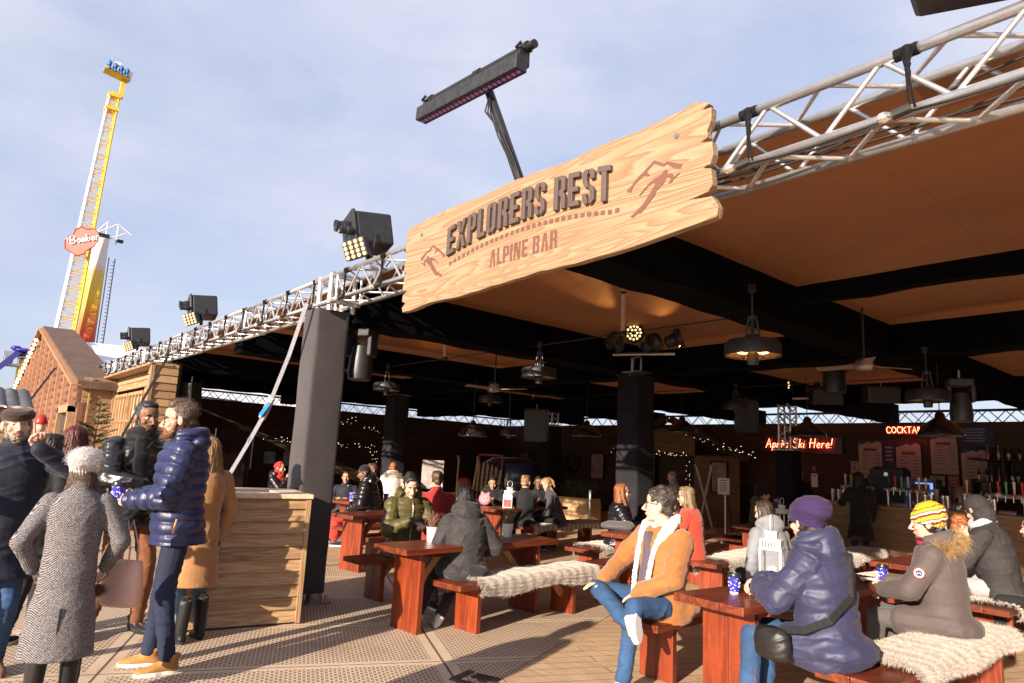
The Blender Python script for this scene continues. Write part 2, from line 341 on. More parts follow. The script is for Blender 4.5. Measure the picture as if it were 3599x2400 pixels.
# ================================================================== lighting truss
def truss(g, p, q, w=.29, step=.5, rc=.025, rb=.012, n=8, faces='FBTU', up=(0, 0, 1), nb=6, m=0):
    """square box truss from p to q; p,q are the centre line"""
    p = vec(p); q = vec(q); a, b, d = frame(q-p, up); L = np.linalg.norm(q-p); h = w/2
    C = {k: (a*sx+b*sy)*h for k, (sx, sy) in dict(A=(-1, -1), B=(1, -1), C=(1, 1), D=(-1, 1)).items()}
    for c in C.values(): g.tube(p+c, q+c, rc, n=n, m=m)
    K = max(1, round(L/step))
    for x, y in ('AB', 'BC', 'CD', 'DA'):
        for i in range(K):
            s0 = p+d*(L*i/K); s1 = p+d*(L*(i+.5)/K); s2 = p+d*(L*(i+1)/K)
            g.tube(s0+C[x], s1+C[y], rb, n=nb, m=m, cap=False); g.tube(s1+C[y], s2+C[x], rb, n=nb, m=m, cap=False)
    for e, o_ in ((p, 1), (q, -1)):
        for x, y in ('AB', 'BC', 'CD', 'DA'): g.tube(e+C[x]+d*.03*o_, e+C[y]+d*.03*o_, rb*1.5, n=nb, m=m, cap=False)
TY0, TY1, TZ0, TZ1 = 3.1, 3.39, 3.20, 3.49
TC = ((TY0+TY1)/2, (TZ0+TZ1)/2)
o = thing('front_truss', 'silver aluminium box truss running along the whole front edge of the canopy', 'truss', (-7, TC[0], TC[1]))
xs = [-21.6, -18.6, -15.6, -12.6, -9.6, -7.25]
for i in range(len(xs)-1):
    g = MB(); truss(g, (xs[i]+.02, TC[0], TC[1]), (xs[i+1]-.02, TC[0], TC[1]), step=.48); g.build('truss_section', M_alu, o, world=True, smooth=True)
g = MB(); truss(g, (-6.72, TC[0], TC[1]), (-3.4, TC[0], TC[1]), step=.55); g.build('truss_section', M_alu, o, world=True, smooth=True)
g = MB(); truss(g, (-3.36, TC[0], TC[1]), (7.9, TC[0], TC[1]), step=.56, n=14, nb=8, rc=.026, rb=.0125); g.build('truss_section', M_alu, o, world=True, smooth=True)
g = MB(); c0 = (-6.985, TC[0], TC[1])   # corner block over the pillar
for sx in (-1, 1):
    for sy in (-1, 1):
        g.tube((c0[0]+sx*.145, c0[1]+sy*.145, TZ0-.1), (c0[0]+sx*.145, c0[1]+sy*.145, TZ1+.03), .03, n=10)
        g.tube((c0[0]-.24, c0[1]+sy*.145, TZ0 if sx < 0 else TZ1), (c0[0]+.24, c0[1]+sy*.145, TZ0 if sx < 0 else TZ1), .027, n=10)
for z in (TZ0, TZ1): g.box((c0[0]-.22, TC[0], z), (.03, .36, .06)); g.box((c0[0]+.22, TC[0], z), (.03, .36, .06))
g.build('corner_block', M_alu, o, world=True)
for x in (-18.6, -15.6, -12.6, -9.6, -3.38):   # connection plates between sections
    g = MB()
    for y in (TY0, TY1):
        for z in (TZ0, TZ1): g.tube((x-.05, y, z), (x+.05, y, z), .034, n=10)
    for y in (TY0, TY1): g.box((x, y-.002, TC[1]), (.035, .018, .27))
    g.build('coupler', M_alu, o, world=True)
g = MB()   # cables strung inside
for k in range(3):
    P = [(x, TY1-.05-.03*k, TZ0+.05+.035*math.sin(x*3.1+k*2)+.11*max(0, math.sin(x*1.7+k))) for x in np.linspace(-2.2, 2.5, 40)]
    g.path(P, .007, 5)
g.build('cable', M_rope, o, world=True, smooth=True)
# festoon lights tied to the truss with black lashing
M_bulb = newmat('bulb_glass'); _m, _t, _b = M_bulb; _b.inputs['Base Color'].default_value = (1, .93, .8, 1); _b.inputs['Roughness'].default_value = .05; _b.inputs['Transmission Weight'].default_value = .95; _b.inputs['Emission Color'].default_value = (1, .7, .4, 1); _b.inputs['Emission Strength'].default_value = .06; M_bulb = _m
o = thing('festoon_lights', 'string of round festoon bulbs on black cable along the lower truss tube', 'string lights', (-7, TY0, TZ0))
g = MB()
X = np.arange(-21.3, 2.4, .78)
for i in range(len(X)-1):
    g.path([(X[i]+(X[i+1]-X[i])*u, TY0-.028, TZ0-.012-.02*math.sin(PI*u)) for u in np.linspace(0, 1, 5)], .006, 5)
for i, x in enumerate(X):
    if -5.0 < x < -2.02: continue
    bl = MB(); so_ = MB(); lash = MB()
    d = vec((-.8, -.55, -.25)); d /= np.linalg.norm(d); p = vec((x, TY0-.03, TZ0-.01)); 
    so_.tube(p+(.03, 0, .01), p+d*.045, .022, .024, n=10); a, b, dd = frame(d)
    bl.lathe([(.0, .096), (.013, .094), (.023, .082), (.026, .068), (.023, .052), (.016, .04), (.013, .02)], p+d*.015, 12, R=np.array([a, b, dd]).T)
    lash.path([(x+.03, TY0-.035, TZ0+.0), (x+.025, TY0-.035, TZ1-.1), (x, TY0-.02, TZ1+.02)], .006, 5); lash.path([(x+.05, TY0-.03, TZ0+.0), (x+.03, TY0-.037, TZ1-.1), (x+.06, TY0-.02, TZ1+.02)], .006, 5)
    lash.lathe([(.007, -.14), (.013, -.11), (.009, -.09), (.015, -.07), (.010, -.05), (.019, -.02), (.026, .0), (.02, .02)], (x+.03, TY0-.03, TZ1-.01), 8)
    lash.tube((x-.03, TY0, TZ1), (x+.07, TY0, TZ1), .030, n=10)
    bo = bl.build('bulb', M_bulb, o, world=True, smooth=True); so_.build('socket', M_rope, bo, world=True); lash.build('lashing', M_blackfab, o, world=True)
g.build('cord', M_rope, o, world=True, smooth=True)

# ================================================================== pillars (truss legs in fabric sleeves)
def pillar(x, y, ztop, label, w=.42, exposed=0, mat=None):
    o = thing('canopy_pillar', label, 'pillar', (x, y, 0), group='pillars holding up the canopy')
    g = MB(); n = 24; rr = []
    for k in range(n+1):
        z = .10+(ztop-.10)*k/n; s = 1+.003*math.sin(k*1.9+x)
        rr.append(((0, 0, z), w/2*s, w/2*s))
    # rounded square section
    t = np.arange(28)*2*PI/28; V = []; sq = lambda c: np.sign(c)*abs(c)**.16
    for k, (c, rx, ry) in enumerate(rr):
        V.append(np.stack([sq(np.cos(t+.001))*rx+.003*np.sin(3*t+k), sq(np.sin(t+.001))*ry+.003*np.cos(2*t+k*.7), np.full(28, c[2])], 1))
    F = [(i*28+j, i*28+(j+1) % 28, (i+1)*28+(j+1) % 28, (i+1)*28+j) for i in range(n) for j in range(28)]+[tuple(range(n*28, n*28+28))]
    g.add(np.vstack(V), F); g.build('sleeve', mat or M_pillar, o, auto=True)
    g = MB(); g.bx(-w/2-.05, w/2+.07, -w/2-.05, w/2+.05, 0, .018); 
    for sx in (-1, 1):
        for sy in (-1, 1): g.tube((sx*.15, sy*.15, .018), (sx*.15, sy*.15, .1), .03, n=10); g.tube((sx*(w/2+.01), sy*(w/2+.01), .018), (sx*(w/2+.01), sy*(w/2+.01), .075), .018, n=8)
    g.build('base_plate', M_steel, o)
    if exposed:
        g = MB(); truss(g, (0, 0, ztop+.01), (0, 0, ztop+exposed), step=.3, rc=.022, w=.26); g.bx(-.2, .2, -.2, .2, ztop+exposed, ztop+exposed+.02); g.bx(-.24, .24, -.24, .24, ztop+.0, ztop+.015); g.build('bare_truss', M_alu, o, smooth=False)
    return o
pillar(-7.07, 3.19, 3.12, 'grey fabric sleeved front pillar directly beside the wooden bar planter', .385)
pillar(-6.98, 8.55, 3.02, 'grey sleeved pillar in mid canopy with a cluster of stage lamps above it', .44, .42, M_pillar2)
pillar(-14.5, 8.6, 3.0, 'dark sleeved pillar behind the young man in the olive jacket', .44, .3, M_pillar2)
pillar(-7.2, 13.9, 2.05, 'black sleeved pillar with bare silver truss on top before the red neon sign', .4, 1.2, M_blackfab)
pillar(-14.5, 13.9, 2.6, 'black pillar with loudspeakers behind the three women talking', .44, .6, M_blackfab)
pillar(-14.3, 3.3, 3.1, 'front pillar hidden at the corner of the timber clad hut', .4)
# ratchet strap
o = thing('ratchet_strap', 'grey webbing ratchet strap with blue handle slanting down from the front pillar', 'strap', (-6.95, 2.93, 3.15))
P = [vec((-6.98, 2.9, 3.16)), vec((-7.22, 2.86, 2.60)), vec((-7.52, 2.83, 2.12)), vec((-7.66, 2.80, 1.90)), vec((-7.84, 2.74, 1.62)), vec((-8.2, 2.6, 1.05)), vec((-8.9, 2.45, .02))]
g = MB()
for i in range(len(P)-1):
    n = 4
    for k in range(n):
        A = P[i]+(P[i+1]-P[i])*k/n; B = P[i]+(P[i+1]-P[i])*(k+1)/n; ang = .25*math.sin((i*n+k)*.9)*(1 if i > 3 else .3)
        g.beam(A, B+(B-A)*.02, .052, .004, up=(-.5+ang, .8, ang))
g.build('webbing', plain('webbing', (.20, .20, .23), .5, 0, .2, 30, .5), o, world=True)
g = MB(); g.beam(P[2]+(P[1]-P[2])*.03, P[3], .075, .035, up=(-.5, .8, 0)); g.tube(P[3]+(.03, -.04, .02), P[3]+(-.04, .02, -.0), .01)
for k in range(2): g.path([P[4]+(.03, 0, .06), P[4]+(.0, 0, -.01), P[4]+(-.04, 0, .05), P[4]+(.03, 0, .06)], .005, 6)
g.build('buckle', M_alu, o, world=True, bevel=.003)
g = MB(); g.beam(P[2]+(.035, -.03, -.06), P[3]+(.03, -.03, .03), .05, .03, up=(-.5, .8, 0)); g.build('handle', plain('blue_plastic', (.02, .2, .55), .4), o, world=True, bevel=.004)

# ================================================================== black beams and stretched ceiling
def vbeam(name, label, p, q, w, z0, z1):
    g = MB(); p = vec(p+(0,)); q = vec(q+(0,)); a, b, d = frame(q-p); L = np.linalg.norm(q-p); n = int(L/.35); V = []
    for k in range(n+1):
        c = p+d*L*k/n; s = .012*math.sin(k*2.3)+.008*math.sin(k*5.1)
        for (u, z) in ((-1, z0), (1, z0), (1, z1), (-1, z1)): V.append(c+a*(u*(w/2+s*.5))+vec((0, 0, z+(s if z == z0 else 0))))
    F = [(k*4+j, k*4+(j+1) % 4, (k+1)*4+(j+1) % 4, (k+1)*4+j) for k in range(n) for j in range(4)]+[(3, 2, 1, 0), (n*4, n*4+1, n*4+2, n*4+3)]
    g.add(V, F); return g.build(name, M_beamfab, label=label, cat='beam', group='black wrapped beams under the canopy')
Z0, Z1 = 3.01, 3.39
vbeam('wrapped_beam', 'thick black wrapped beam running back from the front pillar', (-7, 3.42), (-7, 19), .4, Z0, 3.47)
vbeam('wrapped_beam', 'thick black wrapped beam running back from behind the wooden name board', (-3.3, 3.42), (-3.3, 19), .4, Z0, Z1)
vbeam('wrapped_beam', 'black wrapped beam running back left of the front pillar', (-10.7, 3.42), (-10.7, 19), .4, Z0, Z1)
vbeam('wrapped_beam', 'black wrapped beam running back from the corner of the timber hut', (-14.4, 3.42), (-14.4, 19), .4, Z0, Z1)
vbeam('wrapped_beam', 'farthest left black wrapped beam over the glazed doors', (-18.2, 3.42), (-18.2, 19), .36, Z0, Z1)
vbeam('wrapped_beam', 'slim black cross beam near the front right under the ceiling', (-3.08, 6.05), (3, 6.05), .12, 3.16, 3.32)
def xbeams(y, lab, w, z0, z1, x0=-21.8):
    xs_ = [x0, -18.38, -18.02, -14.6, -14.2, -10.9, -10.5, -7.2, -6.8, -3.5, -3.1, 7.8]
    for i in range(0, len(xs_), 2):
        vbeam('wrapped_beam', lab, (xs_[i], y), (xs_[i+1], y), w, z0, z1)
xbeams(8.7, 'black cross beam of the middle row under the ceiling', .4, Z0+.003, Z1-.003)
xbeams(14.0, 'black cross beam of the back row under the ceiling', .4, Z0+.003, Z1-.003)
M_ceil = newmat('canopy_fabric')
def _ceil():
    m, t, b = M_ceil; v = objv(t); f = noise(t, .9, 5, .55, v, .6); w = noise(t, 120, 2, .5, v)
    sep = N(t, 'ShaderNodeSeparateXYZ'); t.links.new(v, sep.inputs[0])
    seam = mth(t, 'LESS_THAN', mth(t, 'ABSOLUTE', mth(t, 'SUBTRACT', mth(t, 'FRACT', mth(t, 'MULTIPLY', sep.outputs[0], 1/1.23)), .5)), .004)
    col = ramp(t, f, [(.25, (.185, .080, .041)), (.8, (.27, .122, .064))]); col = mixc(t, mth(t, 'MULTIPLY', seam, .5), col, (.1, .04, .02))
    t.links.new(col, b.inputs['Base Color']); b.inputs['Roughness'].default_value = .7
    tr = N(t, 'ShaderNodeBsdfTranslucent'); tr.inputs[0].default_value = (.3, .09, .025, 1)
    mxs = N(t, 'ShaderNodeMixShader'); mxs.inputs[0].default_value = .10; t.links.new(b.outputs[0], mxs.inputs[1]); t.links.new(tr.outputs[0], mxs.inputs[2])
    t.links.new(mxs.outputs[0], t.nodes['Material Output'].inputs['Surface'])
    bump(t, b, mth(t, 'ADD', mth(t, 'MULTIPLY', f, 3), mth(t, 'MULTIPLY', w, .1)), .35, .03); return m
M_ceil = _ceil()
g = MB(); XB = [-21.9, -18.2, -14.4, -10.7, -7, -3.3, .4, 4.1, 7.8]; YB = [3.39, 8.7, 14.0, 19.0]
def cz(x, y):
    i = max(k for k in range(len(XB)) if XB[k] <= x+1e-6); i = min(i, len(XB)-2); j = max(k for k in range(4) if YB[k] <= y+1e-6); j = min(j, 2)
    u = (x-XB[i])/(XB[i+1]-XB[i]); v = (y-YB[j])/(YB[j+1]-YB[j]); su = math.sin(PI*min(max(u, 0), 1)); sv = math.sin(PI*min(max(v, 0), 1))
    return 3.50+.42*(su*sv)**.8+.10*math.exp(-((u-.5)**2+(v-.5)**2)*60)+.02*math.sin(9*u+5*v)*sv+.014*math.sin(17*u-9*v)*su
nx, ny = 8*14, 3*16
g.sheet(lambda u, v: (-21.9+29.7*u, 3.39+15.61*v, cz(-21.9+29.7*u, 3.39+15.61*v)), nx, ny)
g.build('canopy_ceiling', M_ceil, smooth=True, label='brown stretched fabric ceiling of the open bar canopy', cat='canopy')
o = thing('ceiling_prop', 'pale slim prop pushing the fabric ceiling up between the beams', 'prop', (-8.85, 6.05, 3.1), group='slim props between beams and ceiling')
g = MB(); g.tube((0, 0, 0), (0, 0, .78), .028, n=10); g.build('tube', plain('prop', (.5, .36, .3), .6), o, smooth=False)
g = MB(); g.tube((0, 0, .5), (0, 0, .53), .036, n=10); g.tube((0, 0, .0), (0, 0, .04), .05, n=10); g.build('collar', M_blackmetal, o)
for x, y in ((-5.15, 6.05), (-8.85, 11.35), (-5.15, 11.35), (-12.55, 6.05), (-12.55, 11.35), (-1.5, 11.35)): dup(o, (x, y, 3.1), label='pale slim ceiling prop '+{(-5.15, 6.05): 'left of the big beam behind the name board', (-8.85, 11.35): 'in the second bay left of the stage cans', (-5.15, 11.35): 'in the second bay beyond the stage cans', (-12.55, 6.05): 'just right of the front pillar top', (-12.55, 11.35): 'far back behind the front pillar', (-1.5, 11.35): 'at the far right of the second bay'}[(x, y)])
# slim cross bars carrying the props
o = None
for x0 in (-14.2, -10.5, -6.8):
    for y in (6.05, 11.35):
        g = MB(); g.tube((x0, y, 3.12), (x0+3.3, y, 3.12), .008, n=6); g.build('tension_cable', M_rope, label='thin tension cable carrying the ceiling prop '+('left' if x0 < -14 else 'mid' if x0 < -10 else 'right')+(' in the front bay' if y < 7 else ' in the second bay'), cat='cable')

# ================================================================== name board
def stencil(ch):
    """condensed stencil capitals, list of polygons in a 1 x 1 cell height 1; returns (polys, advance)"""
    t = .17; g_ = .035
    R = lambda x0, y0, x1, y1: [(x0, y0), (x1, y0), (x1, y1), (x0, y1)]
    if ch == 'E': return [R(0, 0, t, 1), R(t, .84, .42, 1), R(t, .42, .37, .57), R(t, 0, .42, .16)], .52
    if ch == 'X': return [[(0, 1), (.17, 1), (.245, .62), (.19, .50), (.155, .50)], [(.33, 1), (.49, 1), (.31, .50), (.275, .50), (.255, .60)], [(0, 0), (.16, 0), (.24, .42), (.19, .47), (.14, .47)], [(.33, 0), (.5, 0), (.33, .47), (.26, .47), (.24, .40)]], .57
    if ch == 'P': return [R(0, 0, t, 1), [(t+g_, 1), (.36, 1), (.45, .9), (.45, .5), (.36, .4), (t+g_, .4), (t+g_, .54), (.29, .54), (.29, .86), (t+g_, .86)]], .52
    if ch == 'L': return [R(0, 0, t, 1), R(t, 0, .38, .16)], .44
    if ch == 'O': return [[(.10, 1), (.205, 1), (.205, .85), (.165, .82), (.165, .18), (.205, .15), (.205, 0), (.10, 0), (0, .1), (0, .9)], [(.36, 1), (.255, 1), (.255, .85), (.295, .82), (.295, .18), (.255, .15), (.255, 0), (.36, 0), (.46, .1), (.46, .9)]], .54
    if ch == 'R': return [R(0, 0, t, 1), [(t+g_, 1), (.36, 1), (.45, .9), (.45, .56), (.38, .49), (.45, .42), (.47, 0), (.31, 0), (.30, .36), (t+g_, .42), (t+g_, .56), (.29, .60), (.29, .86), (t+g_, .86)]], .55
    if ch == 'S': return [[(.20, 1), (.10, 1), (0, .9), (0, .62), (.06, .53), (.20, .44), (.20, .60), (.16, .64), (.16, .84), (.20, .85)], [(.25, 1), (.34, 1), (.43, .9), (.43, .70), (.28, .70), (.28, .84), (.25, .85)], [(.24, .56), (.37, .47), (.43, .38), (.43, .1), (.34, 0), (.24, 0), (.24, .15), (.28, .17), (.28, .34), (.24, .40)], [(.19, 0), (.10, 0), (0, .1), (0, .30), (.15, .30), (.15, .16), (.19, .15)]], .52
    if ch == 'T': return [R(.14, 0, .31, .84), R(0, .84, .45, 1)], .52
    if ch == 'A': return [[(0, 0), (.15, 0), (.215, .62), (.215, 1), (.14, 1)], [(.31, 0), (.47, 0), (.33, 1), (.25, 1), (.25, .62), (.28, .34), (.25, .34), (.25, .22), (.295, .22)]], .54
    if ch == 'I': return [R(0, 0, t, 1)], .25
    if ch == 'N': return [R(0, 0, .14, 1), [(.16, 1), (.24, 1), (.34, .5), (.34, .1), (.30, 0), (.16, .55)], R(.36, 0, .49, 1)], .57
    if ch == 'B': return [R(0, 0, t, 1), [(t+g_, 1), (.36, 1), (.44, .92), (.44, .6), (.39, .52), (.45, .44), (.45, .08), (.36, 0), (t+g_, 0), (t+g_, .14), (.29, .16), (.29, .40), (t+g_, .45), (t+g_, .58), (.29, .60), (.29, .84), (t+g_, .86)]], .54
    return [], .3
def signmat():
    m, t, b = newmat('sign_wood')
    v = objv(t, (.20, 3.0, 3.4)); w1 = noise(t, 1.1, 3, .45, v, .5); rings = mth(t, 'FRACT', mth(t, 'MULTIPLY', w1, 26))
    rr = ramp(t, rings, [(0, .15), (.45, .55), (.85, 1.0), (1.0, .15)]); fine = noise(t, 8, 4, .7, objv(t, (1.5, 18, 18)))
    g2 = mth(t, 'ADD', mth(t, 'MULTIPLY', rr, .62), mth(t, 'MULTIPLY', fine, .4))
    col = ramp(t, g2, [(.1, (.17, .092, .045)), (.5, (.285, .18, .10)), (.95, (.36, .25, .155))])
    bn = noise(t, 1.6, 5, .7, objv(t)); burn = ramp(t, bn, [(.58, 0.0), (.75, .55)]); col = mixc(t, mth(t, 'MULTIPLY', burn, .4), col, (.2, .1, .05))
    t.links.new(col, b.inputs['Base Color']); b.inputs['Roughness'].default_value = .55; bump(t, b, g2, .9, .008); return m
o = thing('name_board', 'large ragged timber name board reading EXPLORERS REST ALPINE BAR on the truss', 'sign', (-3.5, 2.95, 3.2))
g = MB(); TH = .055; Ys = 2.96
top = [(-5.04, 3.575), (-4.7, 3.592), (-4.3, 3.60), (-3.9, 3.585), (-3.55, 3.60), (-3.3, 3.588), (-3.0, 3.57), (-2.7, 3.585), (-2.4, 3.57), (-2.15, 3.585), (-2.02, 3.60), (-1.95, 3.565)]
right = [(-1.94, 3.555), (-1.985, 3.535), (-1.925, 3.53), (-1.93, 3.45), (-1.955, 3.40), (-1.95, 3.36), (-1.99, 3.345), (-1.925, 3.33), (-1.915, 3.25), (-1.935, 3.20), (-1.98, 3.19), (-1.93, 3.175), (-1.92, 3.08), (-1.95, 3.045), (-2.05, 3.03), (-1.925, 3.015), (-1.90, 2.975), (-1.885, 2.945), (-1.90, 2.89)]
bot = [(-2.1, 2.875), (-2.5, 2.845), (-2.9, 2.835), (-3.3, 2.845), (-3.8, 2.83), (-4.2, 2.815), (-4.6, 2.828), (-4.9, 2.80), (-5.03, 2.80)]
left = [(-5.05, 2.845), (-5.0, 2.88), (-5.055, 2.90), (-5.05, 2.955), (-4.985, 2.99), (-5.06, 3.0), (-5.055, 3.10), (-5.02, 3.15), (-5.065, 3.19), (-5.045, 3.30), (-5.06, 3.40), (-5.045, 3.44), (-5.06, 3.50)]
def refine(P, amp, seed):
    r = np.random.RandomState(seed); out = []
    for i in range(len(P)-1):
        for k in range(3):
            u = k/3; out.append((P[i][0]*(1-u)+P[i+1][0]*u+r.uniform(-1, 1)*amp*(k > 0)*.5, P[i][1]*(1-u)+P[i+1][1]*u+r.uniform(-1, 1)*amp*(k > 0)))
    return out+[P[-1]]
poly = refine(top, .004, 1)+right+refine(bot, .004, 2)+left
g.prism([(x, z) for x, z in poly][::-1], (0, Ys, 0), (1, 0, 0), (0, 0, 1), -TH)
bd = g.build('board', signmat(), o, world=True, bevel=.006)
M_raised = plain('letter_grey', (.085, .058, .05), .6, 0, .12, 10); M_paint = plain('sign_brown', (.14, .055, .038), .7, 0, .12, 30)
YF = Ys-.0035 if False else Ys
arch = lambda x, k: k*max(0, 1-((x+3.5)/.88)**2)
def word(txt, x, z, h, wsc, th, mat, name, y, slope=0, gap=1.0, k=0):
    for ch in txt:
        P, adv = stencil(ch)
        if P:
            g = MB()
            for p in P: g.prism([(x+a*h*wsc, z+arch(x+a*h*wsc, k)+b*h) for a, b in p], (0, y, 0), (1, 0, 0), (0, 0, 1), th)
            g.build(name, mat, o, world=True, bevel=.003 if th > .01 else 0)
        x += (adv+.03)*h*wsc*gap
        z += slope*adv*h
    return x
# extrusion direction is ux x uy = (1,0,0)x(0,0,1) = (0,-1,0): towards the viewer
word('EXPLORERS', -4.37, 3.172, .235, 1.005, .03, M_raised, 'raised_letter', Ys, k=.078)
word('REST', -3.125, 3.172, .235, 1.0, .03, M_raised, 'raised_letter', Ys, k=.078)
word('ALPINE', -3.82, 2.982, .128, 1.14, .003, M_paint, 'painted_letter', Ys+.0005)
word('BAR', -3.345, 2.982, .128, 1.18, .003, M_paint, 'painted_letter', Ys+.0005)
for k in range(31): g = MB(); x = -4.355+k*.0585; a_ = arch(x+.017, .09); s_ = (arch(x+.034, .09)-arch(x, .09))/2; g.prism([(x, 3.09+a_-s_), (x+.034, 3.09+a_+s_), (x+.034, 3.119+a_+s_), (x, 3.119+a_-s_)], (0, Ys, 0), (1, 0, 0), (0, 0, 1), .003); g.build('painted_dash', M_paint, o, world=True)
def skier(x0, z0, s, flip=1, sz=.136):
    g = MB(); T = lambda P: [(x0+flip*a*s, z0+b*sz) for a, b in P]
    S = [
     [(-1.0, .25), (-.62, .72), (-.05, 1.25), (.28, .93), (.38, .98), (.85, .62), (.8, .45), (.62, .55), (.36, .88), (.26, .80), (-.05, 1.12), (-.30, .85), (-.18, .60), (-.42, .72), (-.75, .42), (-.85, .14)],
     [(.30, .62), (.37, .60), (.40, .53), (.35, .46), (.55, .36), (.60, .10), (.52, -.02), (.46, .02), (.50, .18), (.36, .30), (.28, .06), (.0, -.22), (-.28, -.62), (-.42, -.82), (-.75, -1.05), (-.86, -.98), (-.45, -.62), (-.30, -.38), (-.14, -.10), (-.02, .12), (-.05, .24), (-.22, .18), (-.30, .22), (-.02, .42), (.20, .48), (.24, .56)],
     [(-.18, -.35), (.02, -.30), (-.28, -.72), (-.48, -.96), (-.60, -.92), (-.36, -.66)],
     [(.42, .0), (.45, -.02), (.78, .26), (.75, .29)], [(-.28, .18), (-.25, .16), (-.52, -.14), (-.55, -.12)]]
    for i, P in enumerate(S):
        Q = T(P)
        if flip < 0: Q = Q[::-1]
        # orientation towards the viewer with tiny different proud heights so faces never share a plane
        A = sum(Q[k][0]*Q[(k+1) % len(Q)][1]-Q[(k+1) % len(Q)][0]*Q[k][1] for k in range(len(Q)))
        if A < 0: Q = Q[::-1]
        g.prism(Q, (0, Ys, 0), (1, 0, 0), (0, 0, 1), .003+i*.0006)
    g.build('skier_emblem', M_paint, o, world=True)
skier(-2.295, 3.17, .215, 1); skier(-4.62, 3.165, .2, -1, .13)
g = MB()
for x, z in ((-4.8, 3.46), (-2.15, 3.44)): g.tube((x, Ys-.008, z), (x, Ys, z), .016, n=12)
g.build('bolt', M_steel, o, world=True)
g = MB()
for x in (-4.6, -2.4):
    for z in (TZ1, TZ0): g.box((x, 3.04, z), (.05, .05, .05))
g.build('bracket', M_steel, o, world=True)
# ================================================================== timber cladding helper
def clad(g, p, q, z0, z1, nrm, bh=.145, m=0, gap=0, holes=()):
    """overlapping horizontal boards on a wall from p to q (2D), facing nrm"""
    p = vec((p[0], p[1], 0)); q = vec((q[0], q[1], 0)); d = q-p; L = np.linalg.norm(d); d /= L; n_ = vec((nrm[0], nrm[1], 0))
    z = z0
    while z < z1-.02:
        h = min(bh, z1-z)
        segs = [(0, L)]
        for (a, b, lo, hi) in holes:
            if z+h > lo and z < hi: segs = [s for (u, v) in segs for s in ((u, min(v, a)), (max(u, b), v)) if s[1]-s[0] > .02]
        for (u, v) in segs:
            t0, t1 = .036, .008; A = p+d*u; B = p+d*v; jit = random.uniform(-.002, .002)
            V = [A+n_*0+vec((0, 0, z)), B+n_*0+vec((0, 0, z)), B+n_*(t0+jit)+vec((0, 0, z)), A+n_*(t0+jit)+vec((0, 0, z)), A+vec((0, 0, z+h+.01)), B+vec((0, 0, z+h+.01)), B+n_*t1+vec((0, 0, z+h+.01)), A+n_*t1+vec((0, 0, z+h+.01))]
            g.add(V, [(0, 1, 2, 3), (7, 6, 5, 4), (3, 2, 6, 7), (0, 3, 7, 4), (1, 5, 6, 2), (0, 4, 5, 1)], m)
        z += bh
def frame_rect(g, o, ux, uz, w, h, t, d, m=0):
    o = vec(o); ux = vec(ux); uz = vec((0, 0, 1)); n_ = np.cross(ux, uz)
    R = np.array([ux, n_, uz]).T
    for (cx, cz, sx, sz) in ((w/2, t/2, w, t), (w/2, h-t/2, w, t), (t/2, h/2, t, h-2*t), (w-t/2, h/2, t, h-2*t)):
        g.box(o+ux*cx+uz*cz+n_*d/2, (sx, d, sz), R, m)
# ------------------------------------------------------------------ perimeter walls of the bar (dark barn boards), plus one added on the right
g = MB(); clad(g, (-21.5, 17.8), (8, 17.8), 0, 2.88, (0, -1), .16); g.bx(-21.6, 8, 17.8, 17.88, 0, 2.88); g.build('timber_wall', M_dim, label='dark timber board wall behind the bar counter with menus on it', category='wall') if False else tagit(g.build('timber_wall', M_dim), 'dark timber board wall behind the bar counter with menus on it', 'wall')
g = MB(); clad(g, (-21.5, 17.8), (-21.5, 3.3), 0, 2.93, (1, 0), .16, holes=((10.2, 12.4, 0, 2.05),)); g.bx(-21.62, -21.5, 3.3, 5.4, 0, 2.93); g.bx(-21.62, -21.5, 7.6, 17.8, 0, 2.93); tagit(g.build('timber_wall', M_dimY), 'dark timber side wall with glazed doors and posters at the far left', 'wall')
g = MB(); clad(g, (8, 3.3), (8, 17.8), 0, 3.3, (-1, 0), .16); g.bx(8, 8.1, 3.3, 17.8, 0, 3.3); tagit(g.build('timber_wall', M_dimY), 'unseen timber wall added on the right to keep the canopy interior dark', 'wall')  # added out of view, blocks light from the right so the interior stays dark
o = thing('back_truss', 'thin dark truss in the bright gap above the rear wall', 'truss', (-7, 18.6, 3.1))
g = MB(); truss(g, (-22.4, 18.6, 3.10), (8, 18.6, 3.10), .3, .55, .02, .011, 6, nb=4); g.build('truss_tubes', M_blackmetal, o, world=True)
o = thing('side_truss', 'thin dark truss in the bright gap above the left wall', 'truss', (-22.2, 11, 3.1))
g = MB(); truss(g, (-22.2, 3.5, 3.10), (-22.2, 18.4, 3.10), .3, .55, .02, .011, 6, nb=4); g.build('truss_tubes', M_blackmetal, o, world=True)
# glazed doors
o = thing('glazed_doors', 'glazed double doors with pale reflections in the far left wall', 'door', (-21.45, 6.5, 0))
g = MB()
for y0 in (5.42, 6.5): frame_rect(g, (-21.48, y0, 0), (0, 1, 0), (0, 0, 1), 1.06, 2.13, .07, .05)
g.build('frame', plain('door_frame', (.05, .035, .03), .5), o, world=True)
m, t, b = newmat('door_glass'); b.inputs['Base Color'].default_value = (.12, .10, .13, 1); b.inputs['Roughness'].default_value = .06; b.inputs['Specular IOR Level'].default_value = .9
_f = noise(t, 1.5, 3, .5, objv(t)); t.links.new(ramp(t, _f, [(.3, (.05, .045, .06)), (.7, (.16, .12, .16))]), b.inputs['Base Color'])
g = MB(); g.bx(-21.49, -21.475, 5.49, 6.41, .07, 2.06); g.bx(-21.49, -21.475, 6.57, 7.49, .07, 2.06); g.build('pane', m, o, world=True)
g = MB(); g.tube((-21.40, 7.62, .9), (-21.40, 7.62, 1.95), .02); g.build('handle', M_alu, o, world=True)
